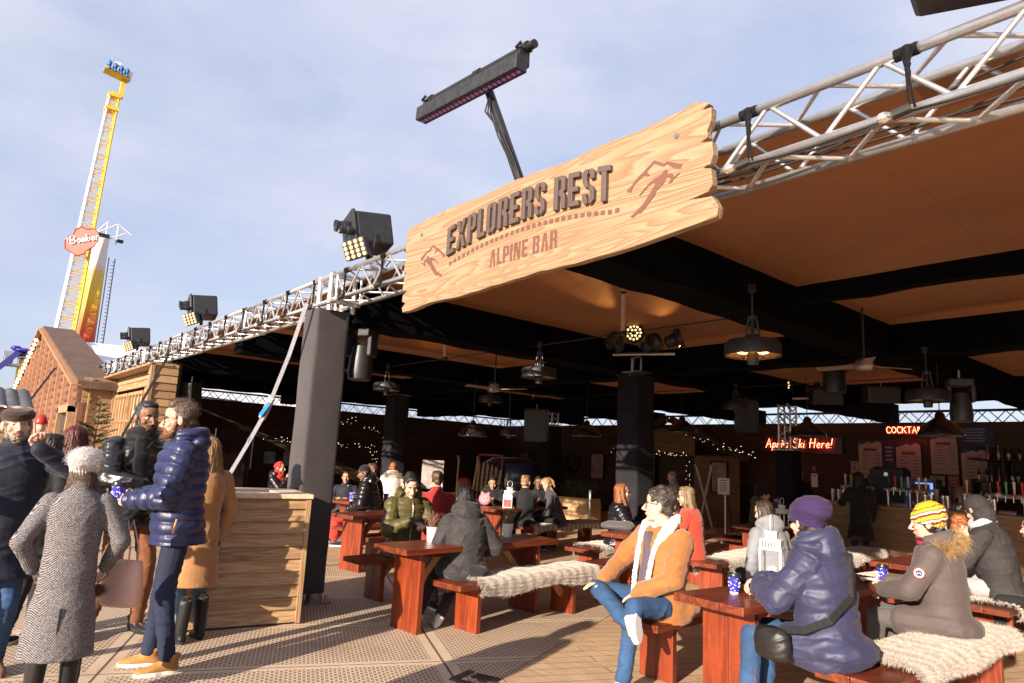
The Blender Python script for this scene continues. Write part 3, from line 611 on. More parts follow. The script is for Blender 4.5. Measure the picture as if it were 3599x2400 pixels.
# ------------------------------------------------------------------ timber clad hut at the left end of the truss
o = thing('timber_hut', 'honey coloured timber clad hut with tall shuttered windows under the truss end', 'hut', (-16, 3.3, 0))
g = MB(); clad(g, (-18.5, 3.2), (-14.28, 3.2), 0, 3.02, (0, -1), .15, holes=((.18, 2.95, 1.42, 2.62),)); g.build('front_wall', M_cedar, o, world=True, bevel=.003)
g = MB(); clad(g, (-18.5, 2.5), (-18.5, 3.2), 0, 3.0, (1, 0), .15); g.build('side_wall', M_cedarY, o, world=True, bevel=.003)
g = MB(); clad(g, (-14.28, 2.98), (-14.05, 2.98), 0, 3.06, (0, -1), .15); clad(g, (-14.05, 2.98), (-14.05, 3.42), 0, 3.06, (1, 0), .15); g.bx(-14.3, -14.07, 3.0, 3.42, 0, 3.06); g.build('corner_wing', M_cedar, o, world=True, bevel=.003)
g = MB(); g.bx(-18.52, -18.45, 3.12, 3.17, 0, 3.0); g.bx(-18.46, -18.42, 2.62, 2.66, 0, 3.0); g.bx(-14.34, -14.28, 3.1, 3.2, 0, 3.04); g.bx(-14.09, -14.0, 2.93, 3.0, 0, 3.05); g.build('corner_post', M_cedarZ, o, world=True, bevel=.004)
g = MB()
for x0 in (-18.3, -16.85):
    frame_rect(g, (x0, 3.2, 1.42), (1, 0, 0), (0, 0, 1), 1.36, 1.2, .07, .06)
    g.bx(x0+.07, x0+1.29, 3.15, 3.19, 1.98, 2.03)
    for k in (1, 2, 3): g.bx(x0+.07+k*.305-.03, x0+.07+k*.305+.03, 3.15, 3.19, 1.49, 2.55)
g.build('window', M_cedarZ, o, world=True, bevel=.004)
g = MB(); g.bx(-18.32, -15.5, 3.24, 3.26, 1.42, 2.62); g.build('window_back', wood('pale_panel', (.6, .42, .25), (.7, .52, .33), 2, 1, .7, .1, .3), o, world=True)
g = MB(); g.bx(-18.6, -14.0, 2.9, 3.3, 3.02, 3.06); g.build('top_plate', M_cedar, o, world=True)
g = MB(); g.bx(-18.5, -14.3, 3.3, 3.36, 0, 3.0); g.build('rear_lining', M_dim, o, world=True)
# ------------------------------------------------------------------ log chalet with steep gable
o = thing('log_chalet', 'red brown log chalet with a steep gable, fairy bulbs and a doorway', 'house', (-26, 2.5, 0))
M_log = wood('log', (.13, .056, .034), (.25, .115, .072), 0, .8, .75, .2, .5, bs=.5)
CX, CZ, HW, EZ = -28.4, 5.28, 10.0, 2.86
Yc = 2.5
hx = lambda z: HW*(CZ-z)/(CZ-EZ) if z > EZ else HW
g = MB(); z = .12
while z < CZ-.2:
    w_ = hx(z+.1)-.12; xs_ = np.arange(CX-w_, CX+w_, 1.42).tolist()+[CX+w_]
    if len(xs_) > 1:
        for i in range(len(xs_)-1):
            a, b_ = xs_[i], xs_[i+1]
            if z < 2.25 and a < -18.75 and b_ > -20.5 and a > -22.6: 
                if a < -20.6: b_ = -20.6
                else: continue
            if b_-a > .05: g.tube((a+.02, Yc, z), (b_-.02, Yc, z), .118+random.uniform(-.008, .008), .112, n=12)
    z += .205
g.bx(-18.74, -18.44, Yc-.05, Yc+.05, 0, 2.4); g.build('log_wall', M_log, o, world=True, auto=True)
g = MB()
for x in np.arange(CX-HW+.6, CX+HW, 1.42):
    zt = CZ-(CZ-EZ)*abs(x-CX)/HW; z0 = 2.3 if -20.6 < x < -18.7 else 0
    if zt > .5: g.bx(x-.04, x+.04, Yc-.16, Yc-.05, z0, zt-.1)
g.build('batten', wood('batten', (.42, .2, .1), (.55, .3, .16), 2, 1, .7, 0, .3), o, world=True)
g = MB()
for s in (-1, 1):
    A = vec((CX, 0, CZ+.12)); B = vec((CX+s*(HW+.1), 0, EZ+.03))
    V = [];
    for y in (Yc-.14, Yc+.8):
        for P_ in (A, B): V.append((P_[0], y, P_[2])); V.append((P_[0], y, P_[2]-.16))
    g.add(V, [(0, 2, 3, 1), (4, 5, 7, 6), (0, 4, 6, 2), (1, 3, 7, 5), (2, 6, 7, 3), (0, 1, 5, 4)])
g.build('roof', plain('roof_felt', (.11, .062, .042), .9, 0, .25, 3, .8, .02), o, world=True)
g = MB()
for s in (-1, 1): g.beam((CX, Yc-.17, CZ+.02), (CX+s*(HW+.1), Yc-.17, EZ-.08), .05, .2, up=(0, 1, 0))
g.build('barge_board', wood('barge', (.36, .16, .07), (.5, .25, .12), 0, .5, .7, 0, .3), o, world=True)
g = MB(); g.bx(-20.62, -20.45, Yc-.2, Yc+.05, 0, 2.32); g.bx(-18.9, -18.74, Yc-.2, Yc+.05, 0, 2.32); g.bx(-20.62, -18.74, Yc-.2, Yc+.05, 2.18, 2.36); g.build('door_frame', M_cedarZ, o, world=True)
g = MB(); g.bx(-20.45, -18.9, Yc+.1, Yc+.15, 0, 2.2); g.bx(-20.5, -20.44, Yc-.1, Yc+1.2, 0, 2.2); g.build('door_opening', plain('grey_door', (.16, .13, .13), .7), o, world=True)
M_bulbw = emis('bulb_lit', (1, .8, .5), 2.2, (.9, .8, .7))
for k in range(22):
    u = (k+.7)/22; g = MB(); g.ell((CX-(HW)*u, Yc-.25, CZ-.3-(CZ-EZ)*u), .06, n=8, k=6); g.build('gable_bulb', M_bulbw, o, world=True, smooth=True)
# ------------------------------------------------------------------ marquee roof
o = thing('marquee', 'white plastic covered marquee roof peeking above the timber hut', 'marquee', (-31.5, 4.2, 0))
K = 1.32; AX, AY, AZ, EX, EZ2 = -31.7, 4.0, 5.42, -25.6, 3.25
m, t, b = newmat('film_grey'); v = objv(t, (3, 3, .6)); f = noise(t, 2, 5, .6, v); t.links.new(ramp(t, f, [(.3, (.32, .31, .34)), (.7, (.55, .54, .58))]), b.inputs['Base Color']); b.inputs['Roughness'].default_value = .2
b.inputs['Specular IOR Level'].default_value = .7; bump(t, b, f, .5, .05)
g = MB(); g.sheet(lambda u, w: (AX+(EX-AX)*u*1.0, AY, EZ2-1.5+(AZ-EZ2+1.5-(AZ-EZ2)*u)*w), 12, 10); g.sheet(lambda u, w: (AX-(EX-AX)*u, AY, EZ2-1.5+(AZ-EZ2+1.5-(AZ-EZ2)*u)*w), 12, 10); g.build('gable_film', m, o, world=True, smooth=True)
g = MB(); g.sheet(lambda u, w: (AX+(EX-AX)*u, AY+8*w, AZ-(AZ-EZ2)*u+.05*math.sin(w*6)), 6, 12); g.sheet(lambda u, w: (AX-(EX-AX)*u, AY+8*w, AZ-(AZ-EZ2)*u), 6, 12); g.build('roof_sheet', plain('marquee_white', (.72, .72, .75), .4, 0, .06, 1.5), o, world=True, smooth=True)
g = MB(); g.tube((AX, AY-.05, AZ), (EX, AY-.05, EZ2), .13, n=10); g.tube((AX, AY-.05, AZ), (2*AX-EX, AY-.05, EZ2), .13, n=10)
for s in (EX, 2*AX-EX): g.tube((s, AY, 0), (s, AY, EZ2), .09)
g.build('frame_tube', plain('marquee_tube', (.6, .6, .64), .3, .2), o, world=True, smooth=True)
g = MB(); g.path([(AX-.9, AY-.2, AZ+.15), (AX-.5, AY-.2, AZ+.12), (AX, AY-.2, AZ+.05), (AX+.3, AY-.2, AZ-.05)], .09, 8); g.ell((AX+.35, AY-.2, AZ+.02), (.2, .12, .16)); g.build('strap_bundle', M_blackfab, o, world=True, smooth=True)
# ------------------------------------------------------------------ tiled kiosk at the left edge
o = thing('tiled_kiosk', 'grey tiled kiosk roof at the left edge behind the man in the flat cap', 'kiosk', (-14.6, .6, 0))
g = MB()
def tile(u, w):
    x = -13.2-1.3*w; y = 1.17-2.8*u; z = 2.0+.35*w
    return (x, y, z+.035*abs(math.sin(u*PI*16))-.03*((w*7) % 1.0))
g.sheet(tile, 128, 56); g.build('tiled_roof', plain('grey_tile', (.085, .085, .10), .55, 0, .3, 6, .2), o, world=True)
g = MB(); clad(g, (-13.45, -1.2), (-13.45, 1.0), 0, 2.0, (1, 0), .18); g.bx(-15.2, -13.45, -1.2, 1.0, 0, 2.0); g.build('wall', M_cedarY, o, world=True)
# ------------------------------------------------------------------ elf figure
o = thing('elf_statue', 'painted elf garden figure with red hat behind the flat capped man', 'statue', (-11.2, 1.09, 0))
g = MB(); g.loft([((0, 0, 1.0), .10, .09), ((0, 0, 1.12), .14, .11), ((0, 0, 1.22), .17, .13), ((0, 0, 1.35), .11, .09), ((0, 0, 1.5), .12, .09), ((0, 0, 1.62), .05, .05)], 16); g.cap((0, -.12, 1.53), (.09, -.16, 1.38), .035); g.cap((0, .12, 1.53), (.09, .14, 1.4), .035); g.build('tunic', plain('elf_green', (.03, .11, .04), .4), o, smooth=True)
g = MB(); g.ell((.01, 0, 1.70), (.065, .06, .08)); g.ell((.10, -.12, 1.38), .03); g.ell((.10, .12, 1.4), .03); g.cap((.07, 0, 1.70), (.09, 0, 1.685), .012); g.build('head', plain('elf_skin', (.6, .38, .26), .5), o, smooth=True)
g = MB(); g.lathe([(.075, 1.74), (.078, 1.77), (.06, 1.83), (.035, 1.87), (.0, 1.885)], n=14); g.build('hat', plain('elf_red', (.5, .02, .015), .4), o, smooth=True)
g = MB(); g.bx(.08, .16, -.09, .05, 1.42, 1.5); g.build('parcel', plain('parcel', (.6, .55, .4), .5), o)
g = MB(); g.cap((.02, -.05, 1.0), (.03, -.05, .3), .05); g.cap((.02, .05, 1.0), (.03, .05, .3), .05); g.ell((.06, -.05, .27), (.1, .05, .05)); g.ell((.06, .05, .27), (.1, .05, .05)); g.lathe([(.2, 0), (.2, .2), (.16, .24)], n=16); g.build('legs', plain('elf_red2', (.4, .03, .02), .5), o, smooth=True)
# ------------------------------------------------------------------ rides
M_yel = plain('ride_yellow', (.78, .50, .05), .4, 0, .12, .6); M_wht = plain('ride_white', (.75, .72, .72), .4, 0, .08, .6)
o = thing('booster_ride', 'tall yellow lattice swing ride arm with pink name sign and blue gondola', 'fairground ride', (-70, 7.6, 0))
b0 = vec((-70, 7.05, 0)); b1 = vec((-70, 8.2, 33.7)); d = b1-b0
def arm(u): w = 1.6-.85*u; return b0+d*u, w
g = MB(); gw = MB(); K = 24
for sx in (-1, 1):
    for sy in (-1, 1):
        w0, w1 = arm(0)[1]/2, arm(1)[1]/2; (gw if sy < 0 else g).tube(b0+(sx*w0, sy*w0, 0), b1+(sx*w1, sy*w1, 0), .12, .09, n=8)
for i in range(K):
    for (ax, ay), (bx_, by_) in (((-1, -1), (1, -1)), ((1, -1), (1, 1)), ((1, 1), (-1, 1)), ((-1, 1), (-1, -1))):
        p0, w0 = arm(i/K); p1, w1 = arm((i+.5)/K); p2, w2 = arm((i+1)/K)
        g.tube(p0+vec((ax*w0/2, ay*w0/2, 0)), p1+vec((bx_*w1/2, by_*w1/2, 0)), .042, n=5, cap=False); g.tube(p1+vec((bx_*w1/2, by_*w1/2, 0)), p2+vec((ax*w2/2, ay*w2/2, 0)), .042, n=5, cap=False)
        g.tube(p1+vec((ax*w1/2, ay*w1/2, 0)), p1+vec((bx_*w1/2, by_*w1/2, 0)), .05, n=5, cap=False)
for u in (.955, .995): p0, w0 = arm(u); g.box(p0, (w0+.3, w0+.3, .3))
g.build('lattice_arm', M_yel, o, world=True); gw.build('white_chord', M_wht, o, world=True)
g = MB(); g.box(b1+(0, .55, .9), (.35, .35, 1.9)); g.box(b1+(0, .25, .1), (.4, .9, .35)); g.box(b1+(.2, -.1, 2.0), (1.3, 2.1, .22), rotx(-.15)); g.build('gondola_frame', M_yel, o, world=True)
g = MB()
for k in range(4): c = b1+(.4, -.85+.5*k, 2.5-.07*k); g.box(c, (.5, .34, .8), rotx(-.15)); g.ell(c+(.35, 0, .1), (.25, .16, .35)); g.cap(c+(.3, 0, -.2), c+(.75, 0, -.55), .12)
g.build('seat', plain('ride_blue', (.02, .13, .38), .4), o, world=True)
g = MB(); g.box(b1+(-.3, .75, 2.5), (.5, .9, .9), rotx(-.15)); g.box(b1+(.1, -.1, 3.1), (.5, .5, .3)); g.build('gondola_panel', M_wht, o, world=True)
# heart-lobed sign
P = [(a, b*1.35) for a, b in [(-1.25, -.55), (-1.3, -.1), (-1.05, .25), (-.7, .38), (-.55, .75), (-.1, .95), (.35, .82), (.6, .85), (.95, .9), (1.25, .6), (1.22, .1), (.95, -.3), (.5, -.55), (.15, -.85), (-.3, -1.0), (-.75, -.8)]]
Pr = lambda s: [(a*s*.98+.0, b*s) for a, b in P]
n_ = vec((.96, -.28, 0)); uy = vec((.28, .96, 0)); uy /= np.linalg.norm(uy); uz = vec((0, 0, 1)); so_ = vec((-68.6, 7.45, 18.7)); ca, sa = math.cos(.10), math.sin(.10)
g = MB(); g.prism(Pr(1.0), so_, uy*ca+uz*sa, uz*ca-uy*sa, .25); g.build('name_sign', plain('sign_pink', (.60, .22, .17), .5, 0, .08, 1), o, world=True)
g = MB(); g.path([so_+np.cross(uy, uz)*.25+(uy*ca+uz*sa)*a+(uz*ca-uy*sa)*b for a, b in Pr(1.0)], .05, 6, closed=True); g.build('sign_rim', plain('sign_red', (.45, .04, .03), .4), o, world=True)
SF = {  # small single-stroke script/capital alphabet
 'A': [[(0, 0), (.3, 1), (.6, 0)], [(.12, .38), (.48, .38)]], 'B': [[(0, 0), (0, 1), (.35, 1), (.5, .78), (.35, .53), (0, .53)], [(.35, .53), (.55, .28), (.38, 0), (0, 0)]], 'C': [[(.6, .82), (.45, .97), (.22, 1), (.04, .75), (0, .5), (.04, .25), (.22, 0), (.45, .03), (.6, .18)]],
 'O': [[(.33, 1), (.1, .85), (0, .5), (.1, .15), (.33, 0), (.56, .15), (.66, .5), (.56, .85), (.33, 1)]], 'K': [[(0, 0), (0, 1)], [(.5, 1), (.02, .45)], [(.16, .6), (.55, 0)]], 'T': [[(0, 1), (.6, 1)], [(.3, 1), (.3, 0)]], 'I': [[(.05, 0), (.05, 1)]], 'L': [[(0, 1), (0, 0), (.45, 0)]],
 'S': [[(.5, .85), (.38, .98), (.2, 1), (.04, .85), (.04, .68), (.2, .55), (.4, .45), (.52, .3), (.5, .12), (.35, .0), (.15, .0), (0, .14)]], 'H': [[(.02, 0), (.08, 1)], [(.5, 0), (.56, 1)], [(-.06, .5), (.62, .55)]],
 'p': [[(-.02, -.35), (.06, .5)], [(.06, .38), (.2, .52), (.34, .4), (.3, .12), (.14, .02), (.02, .12)]], 'r': [[(0, 0), (.05, .5)], [(.04, .34), (.16, .5), (.3, .46)]], 'e': [[(.04, .24), (.32, .3), (.3, .45), (.18, .52), (.03, .38), (.02, .15), (.15, 0), (.34, .1)]], 'è': [[(.04, .24), (.32, .3), (.3, .45), (.18, .52), (.03, .38), (.02, .15), (.15, 0), (.34, .1)], [(.08, .8), (.22, .66)]],
 's': [[(.28, .44), (.16, .52), (.04, .42), (.1, .3), (.26, .2), (.26, .06), (.12, 0), (0, .06)]], 'k': [[(0, 0), (.08, .95)], [(.32, .5), (.05, .22)], [(.12, .28), (.34, 0)]], 'i': [[(.04, .5), (0, .06), (.08, 0)], [(.06, .68), (.07, .72)]], '!': [[(.1, 1), (.03, .3)], [(0, .06), (.01, .02)]],
 'o': [[(.17, .52), (.03, .36), (.02, .15), (.15, 0), (.3, .12), (.32, .36), (.17, .52)]], 'm': [[(0, 0), (.04, .5)], [(.03, .35), (.13, .5), (.2, .4), (.18, 0)], [(.2, .36), (.3, .5), (.38, .4), (.36, 0)]], 'b': [[(0, .95), (0, .05), (.18, 0), (.32, .2), (.26, .45), (.02, .35)]], 'h': [[(0, 0), (0, .95)], [(0, .34), (.14, .5), (.27, .42), (.27, 0)]], 'y': [[(0, .5), (.12, .05)], [(.3, .5), (.1, -.3)]],
 'D': [[(0, 0), (0, 1), (.3, 1), (.52, .7), (.52, .3), (.3, 0), (0, 0)]]}
def strokes(g, txt, o, ux, uz, h, r, adv=None, n=6):
    x = 0; o = vec(o); ux = vec(ux); uz = vec(uz)
    for ch in txt:
        if ch == ' ': x += .42*h; continue
        P = SF[ch]; w = max(a for s in P for a, b in s)
        for s in P: g.path([o+ux*(x+a*h)+uz*(b*h) for a, b in s], r, n)
        x += (w+.17)*h
    return x
g = MB(); fo = so_+np.cross(uy, uz)*.28; U = uy*.93+uz*.36; Vv = uz*.95-uy*.2
strokes(g, 'The', fo-uy*1.12-uz*.32, U, Vv, .36, .035); strokes(g, 'Bomber', fo-uy*.75-uz*.42, U, Vv, .72, .06); g.build('sign_lettering', M_wht, o, world=True)
o = thing('ride_support_column', 'white column fading through yellow to red beside the lattice ride arm', 'ride column', (-72, 9.3, 0))
m, t, b = newmat('column_paint'); sep = N(t, 'ShaderNodeSeparateXYZ'); t.links.new(objv(t), sep.inputs[0]); zz = mth(t, 'MULTIPLY', sep.outputs[2], 1/21); t.links.new(ramp(t, zz, [(.50, (.5, .05, .02)), (.60, (.6, .2, .02)), (.68, (.75, .45, .02)), (.80, (.7, .5, .1)), (.84, (.72, .7, .7))]), b.inputs['Base Color']); b.inputs['Roughness'].default_value = .4
g = MB(); g.loft([((0, 0, z), .95-.012*z, .85-.012*z) for z in np.linspace(0, 20.2, 14)], 16, e=.5); g.build('column', m, o, smooth=False)
g = MB()
for sy in (-.25, .25): g.tube((.3, 1.25+sy, 0), (.3, 1.05+sy, 18.5), .05, n=6)
for k in range(52): z = .3+k*.35; g.tube((.3, 1.0-.0108*z/1.0+.25-.0, z), (.3, 1.5-.0108*z, z), .035, n=5)
g.build('ladder', plain('ladder_grey', (.2, .19, .22), .5), o)
g = MB()
for a, b_ in (((0, .3, 20.2), (0, 1.9, 21.2)), ((0, -.6, 20.6), (0, 1.2, 22)), ((0, 1.2, 22), (0, 2.4, 21.2)), ((0, .3, 20.2), (0, .3, 22)), ((0, 1.2, 20), (0, 1.2, 22)), ((0, -.6, 20.6), (0, .3, 22))): g.tube(a, b_, .06, n=6)
g.build('head_frame', M_wht, o); g = MB(); g.box((.2, .1, 20.4), (.6, .9, .5)); g.box((.2, 1.5, 20.3), (.4, .5, .25)); g.build('lamp_box', M_blackmetal, o)
o = thing('swing_ride', 'yellow and blue tower ride with purple gondola at the far left edge', 'fairground ride', (-50, 3.5, 0))
g = MB(); g.tube((0, .05, 4.7), (0, 0, 6.1), .34, .32, n=14); g.build('yellow_tower', plain('ride_yellow2', (.8, .6, .02), .4, 0, .1, .6), o, smooth=False)
g = MB(); g.tube((0, .1, 0), (0, .05, 4.7), .38, .35, n=14); g.tube((0, 0, 6.1), (0, 0, 6.45), .34, n=14); g.beam((.3, -2.6, 3.6), (.3, -.35, 6.5), .3, .3); g.build('blue_arm', plain('ride_navy', (.05, .05, .25), .4, 0, .1, .6), o)
g = MB(); g.ell((.2, .05, 6.62), (.6, .75, .16), n=18); g.ell((.3, -.5, 6.72), (.3, .3, .15)); g.ell((.2, .45, 6.5), (.5, .35, .2)); g.build('gondola', plain('ride_purple', (.03, .02, .3), .3), o, smooth=True)
g = MB()
for z in (5.75, 6.2): g.tube((.4, -.95, z), (.4, .75, z), .035, n=6)
for y in np.linspace(-.95, .75, 6): g.tube((.4, y, 5.75), (.4, y, 6.2), .03, n=5)
g.box((-.2, -.1, 5.7), (1.2, 2.2, .08)); g.box((.1, -.8, 6.1), (.4, .5, .8)); g.box((.1, .9, 6.0), (.4, .5, .7)); g.build('platform', plain('ride_grey', (.3, .3, .33), .5), o)

# ================================================================== planters and young firs
def planter(x, y, rz, w, d, h, label, bench_top=True):
    """box planter; local x to +x face"""
    o = thing('wooden_planter', label, 'planter', (x, y, 0), rz)
    g = MB(); clad(g, (w/2, -d/2), (w/2, d/2), .02, h-.05, (1, 0), .112); g.build('board_side', M_cedarY, o, bevel=.003)
    g = MB(); clad(g, (-w/2, -d/2), (w/2, -d/2), .02, h-.05, (0, -1), .112); clad(g, (w/2, d/2), (-w/2, d/2), .02, h-.05, (0, 1), .112); g.build('board_end', M_cedar, o, bevel=.003)
    g = MB(); clad(g, (-w/2, d/2), (-w/2, -d/2), .02, h-.05, (-1, 0), .112); g.build('board_back', M_cedarY, o)
    for sx in (-1, 1):
        for sy in (-1, 1): g = MB(); g.box((sx*(w/2+.018), sy*(d/2+.014), h/2-.02), (.045, .045, h-.06)); g.build('corner_post', M_cedarZ, o, bevel=.003)
    g = MB(); t_ = .24
    g.bx(-w/2-.05, w/2+.05, -d/2-.05, -d/2+t_, h-.04, h); g.bx(-w/2-.05, w/2+.05, d/2-t_, d/2+.05, h-.04, h); g.bx(w/2-t_, w/2+.05, -d/2+t_+.003, d/2-t_-.003, h-.04, h); g.bx(-w/2-.05, -w/2+t_, -d/2+t_+.003, d/2-t_-.003, h-.04, h)
    g.build('top_board', wood('pale_top', (.62, .46, .30), (.78, .62, .45), 0, .8, .6, .3, .2), o, bevel=.004)
    g = MB(); g.bx(-w/2+.02, w/2-.02, -d/2+.02, d/2-.02, h-.14, h-.10); g.build('soil', plain('soil', (.05, .035, .025), .9, 0, .4, 20), o)
    return o
planter(-6.72, 2.33, rad(-9.8), .86, 1.06, 1.16, 'honey coloured board planter box in front of the grey pillar')
planter(-14.6, 2.3, 0, 1.5, 1.1, 1.18, 'timber planter with young firs in front of the shuttered hut')
M_needle = plain('needles', (.05, .085, .03), .6, 0, .45, 9, rndv=.4)
def fir(x, y, z0, h, r, label, seed, dens=1.0, mat=None, name='fir_tree'):
    rs = np.random.RandomState(seed); o = thing(name, label, 'tree', (x, y, z0))
    g = MB(); g.path([(0, 0, 0), (.01, 0, h*.5), (0, .01, h)], [.028, .016, .005], 7); br = []
    for k in range(int(h/.11)):
        z = .1+k*.11; n = 6
        for j in range(n):
            a = rs.uniform(0, 2*PI); L = r*(1-z/h*.85)*rs.uniform(.7, 1.05); e = vec((math.cos(a)*L, math.sin(a)*L, z+L*rs.uniform(.15, .5))); g.path([(0, 0, z), e*vec((.6, .6, 1))*1+vec((0, 0, -.02)), e], [.008, .005, .003], 5); br.append((vec((0, 0, z)), e))
    g.build('trunk', plain('bark', (.12, .075, .04), .9), o)
    g = MB(); V = []; F = []
    br.append((vec((0, 0, h*.5)), vec((0, 0, h))))
    for A, B in br:
        L = np.linalg.norm(B-A); n = int(L*300*dens)
        for i in range(n):
            u = rs.uniform(.12, 1.02); c = A+(B-A)*u; dd = (B-A)/L*.5+rs.normal(0, .55, 3); dd /= np.linalg.norm(dd); l = rs.uniform(.03, .055); s = np.cross(dd, rs.normal(0, 1, 3)); s /= np.linalg.norm(s)
            k = len(V); V += [c-s*.006, c+s*.006, c+dd*l]; F.append((k, k+1, k+2))
    g.add(V, F); g.build('crown', mat or M_needle, o); return o
fir(-13.75, 2.15, 1.08, 1.15, .55, 'sparse young fir with a long bare leader shoot in the timber planter', 3, .75)
fir(-14.25, 1.85, 1.08, .65, .5, 'bushy yellowish fir behind the woman in the white beanie', 4, 1.2, plain('needles_y', (.13, .13, .03), .6, 0, .4, 9))
fir(-13.75, 2.65, 1.08, .5, .5, 'low dark fir sprig at the right end of the timber planter', 5, 1.4)
for i, (a, b_) in enumerate((((-12.2, 2.0, .9), (-13.1, 3.0, 3.15)), ((-14.6, .6, .9), (-15.6, 1.6, 2.9)))):
    o = thing('guy_strap', ('dark guy strap with blue buckle crossing the hut windows', 'dark guy strap crossing the log chalet front')[i], 'strap', a)
    g = MB(); g.beam(a, b_, .045, .006, up=(.7, -.7, 0)); g.build('webbing', M_blackfab, o, world=True)
    A, B = vec(a), vec(b_); g = MB(); g.beam(A+(B-A)*.50, A+(B-A)*.57, .08, .04, up=(.7, -.7, 0)); g.build('buckle', plain('blue_buckle', (.35, .5, .7), .4), o, world=True)
# ================================================================== stage and heat lamps
M_led = emis('led_warm', (1, .70, .28), 1.1, (.3, .2, .05)); M_off = plain('lens_dark', (.03, .03, .035), .1, 0, .2, 10, spec=.8)
M_shell = plain('lamp_shell', (.016, .016, .018), .45, 0, .3, 12)
def par(root, c, d, lit, r=.15):
    """stage lamp can (body, lens disc of LEDs) pointing along d"""
    c = vec(c); a, b, dd = frame(d); Q = np.array([a, b, dd]).T
    g = MB(); g.lathe([(.04, -.19), (.085, -.17), (.10, -.05), (r, .0), (r, .07), (r-.012, .075), (r-.014, .05)], c, 16, R=Q); g.tube(c-a*(r+.03), c-a*(r+.03)-vec((0, 0, .14)), .012); g.tube(c+a*(r+.03), c+a*(r+.03)-vec((0, 0, .16)), .012); g.tube(c-a*(r+.03), c+a*(r+.03), .012)
    h = g.build('lamp_body', M_shell, root, world=True, auto=True)
    g = MB()
    for rr, n in ((.05, 6), (.102, 12)):
        for k in range(n): t_ = 2*PI*k/n; g.tube(c+dd*.05+a*rr*math.cos(t_)+b*rr*math.sin(t_), c+dd*.058+a*rr*math.cos(t_)+b*rr*math.sin(t_), (.0165), n=8)
    g.build('led_lens', M_led if lit else M_off, h, world=True)
def spot(loc, target, e, ang, col=(1, .42, .10)):
    l = bpy.data.lights.new('ceiling_spot', 'SPOT'); l.energy = e*2.6; l.spot_size = rad(ang); l.spot_blend = .7; l.color = col; l.shadow_soft_size = .03
    s = bpy.data.objects.new('ceiling_spot', l); COL.objects.link(s); s.location = loc; s.rotation_euler = (Vector(target)-Vector(loc)).to_track_quat('-Z', 'Y').to_euler(); return s
TO = vec((.65, -.75, -.1))
o = thing('stage_lamp_cluster', 'cluster of four stage cans, one glowing warm, above the middle pillar', 'stage lights', (-6.6, 8.05, 3.1))
OFF = vec((.22, -.22, .0)); par(o, OFF+(-6.62, 8.0, 3.53), (.5, -.8, .08), True); par(o, OFF+(-6.85, 7.8, 3.40), (-.6, -.2, .55), False); par(o, OFF+(-6.38, 8.14, 3.38), (.2, .8, .4), False); par(o, OFF+(-6.12, 8.38, 3.46), (.8, .5, .35), False)
g = MB(); g.tube(OFF+(-6.9, 7.85, 3.22), OFF+(-6.1, 8.3, 3.22), .025); g.tube((-6.62, 8.04, 3.21), OFF+(-6.55, 8.05, 3.21), .025); g.tube((-6.62, 8.02, 3.0), (-6.62, 8.02, 3.22), .03); g.tube((-6.52, 8.1, 3.0), (-6.52, 8.1, 3.22), .02); g.box((-6.6, 8.1, 2.99), (.35, .3, .02)); g.beam((-6.6, 8.1, 3.0), (-6.95, 8.35, 3.0), .04, .04); g.build('mount', M_steel, o, world=True)
o = thing('stage_lamp_cluster', 'cluster of stage cans above the bare truss pillar, two glowing warm', 'stage lights', (-7, 13.5, 3.2))
par(o, (-6.9, 13.2, 3.36), (.5, -.8, .0), True, .14); par(o, (-7.42, 13.1, 3.26), (-.7, -.6, .0), True, .14); par(o, (-6.3, 13.4, 3.28), (.9, .3, .2), False, .14)
g = MB(); g.tube((-7.5, 13.25, 3.10), (-6.2, 13.45, 3.10), .025); g.tube((-6.95, 13.5, 2.9), (-6.95, 13.35, 3.12), .025); g.build('mount', M_alu, o, world=True)
for L, T, e, a_ in [((-6.35, 7.7, 3.40), (-5.85, 6.1, 3.80), 26, 24), ((-6.2, 7.6, 3.42), (-4.9, 5.9, 3.86), 34, 20), ((-6.0, 7.95, 3.30), (-5.62, 7.3, 3.80), 5, 50), ((-5.85, 8.15, 3.34), (-5.0, 7.95, 3.74), 7, 40),
                    ((-9.05, 5.85, 3.40), (-9.75, 5.20, 3.80), 7, 46), ((-9.1, 6.2, 3.40), (-10.15, 6.8, 3.72), 12, 40), ((-8.80, 6.35, 3.40), (-8.9, 7.5, 3.78), 9, 40), ((-9.1, 6.35, 3.40), (-9.85, 7.9, 3.70), 16, 28)]: spot(L, T, e, a_)  # this row: bare spots added beside the ceiling prop for warm pools, no cans
M_heat = emis('heater_glow', (1, .38, .09), 9, (.4, .15, .05)); M_refl = plain('reflector', (.65, .42, .25), .3, .8, .2, 20)
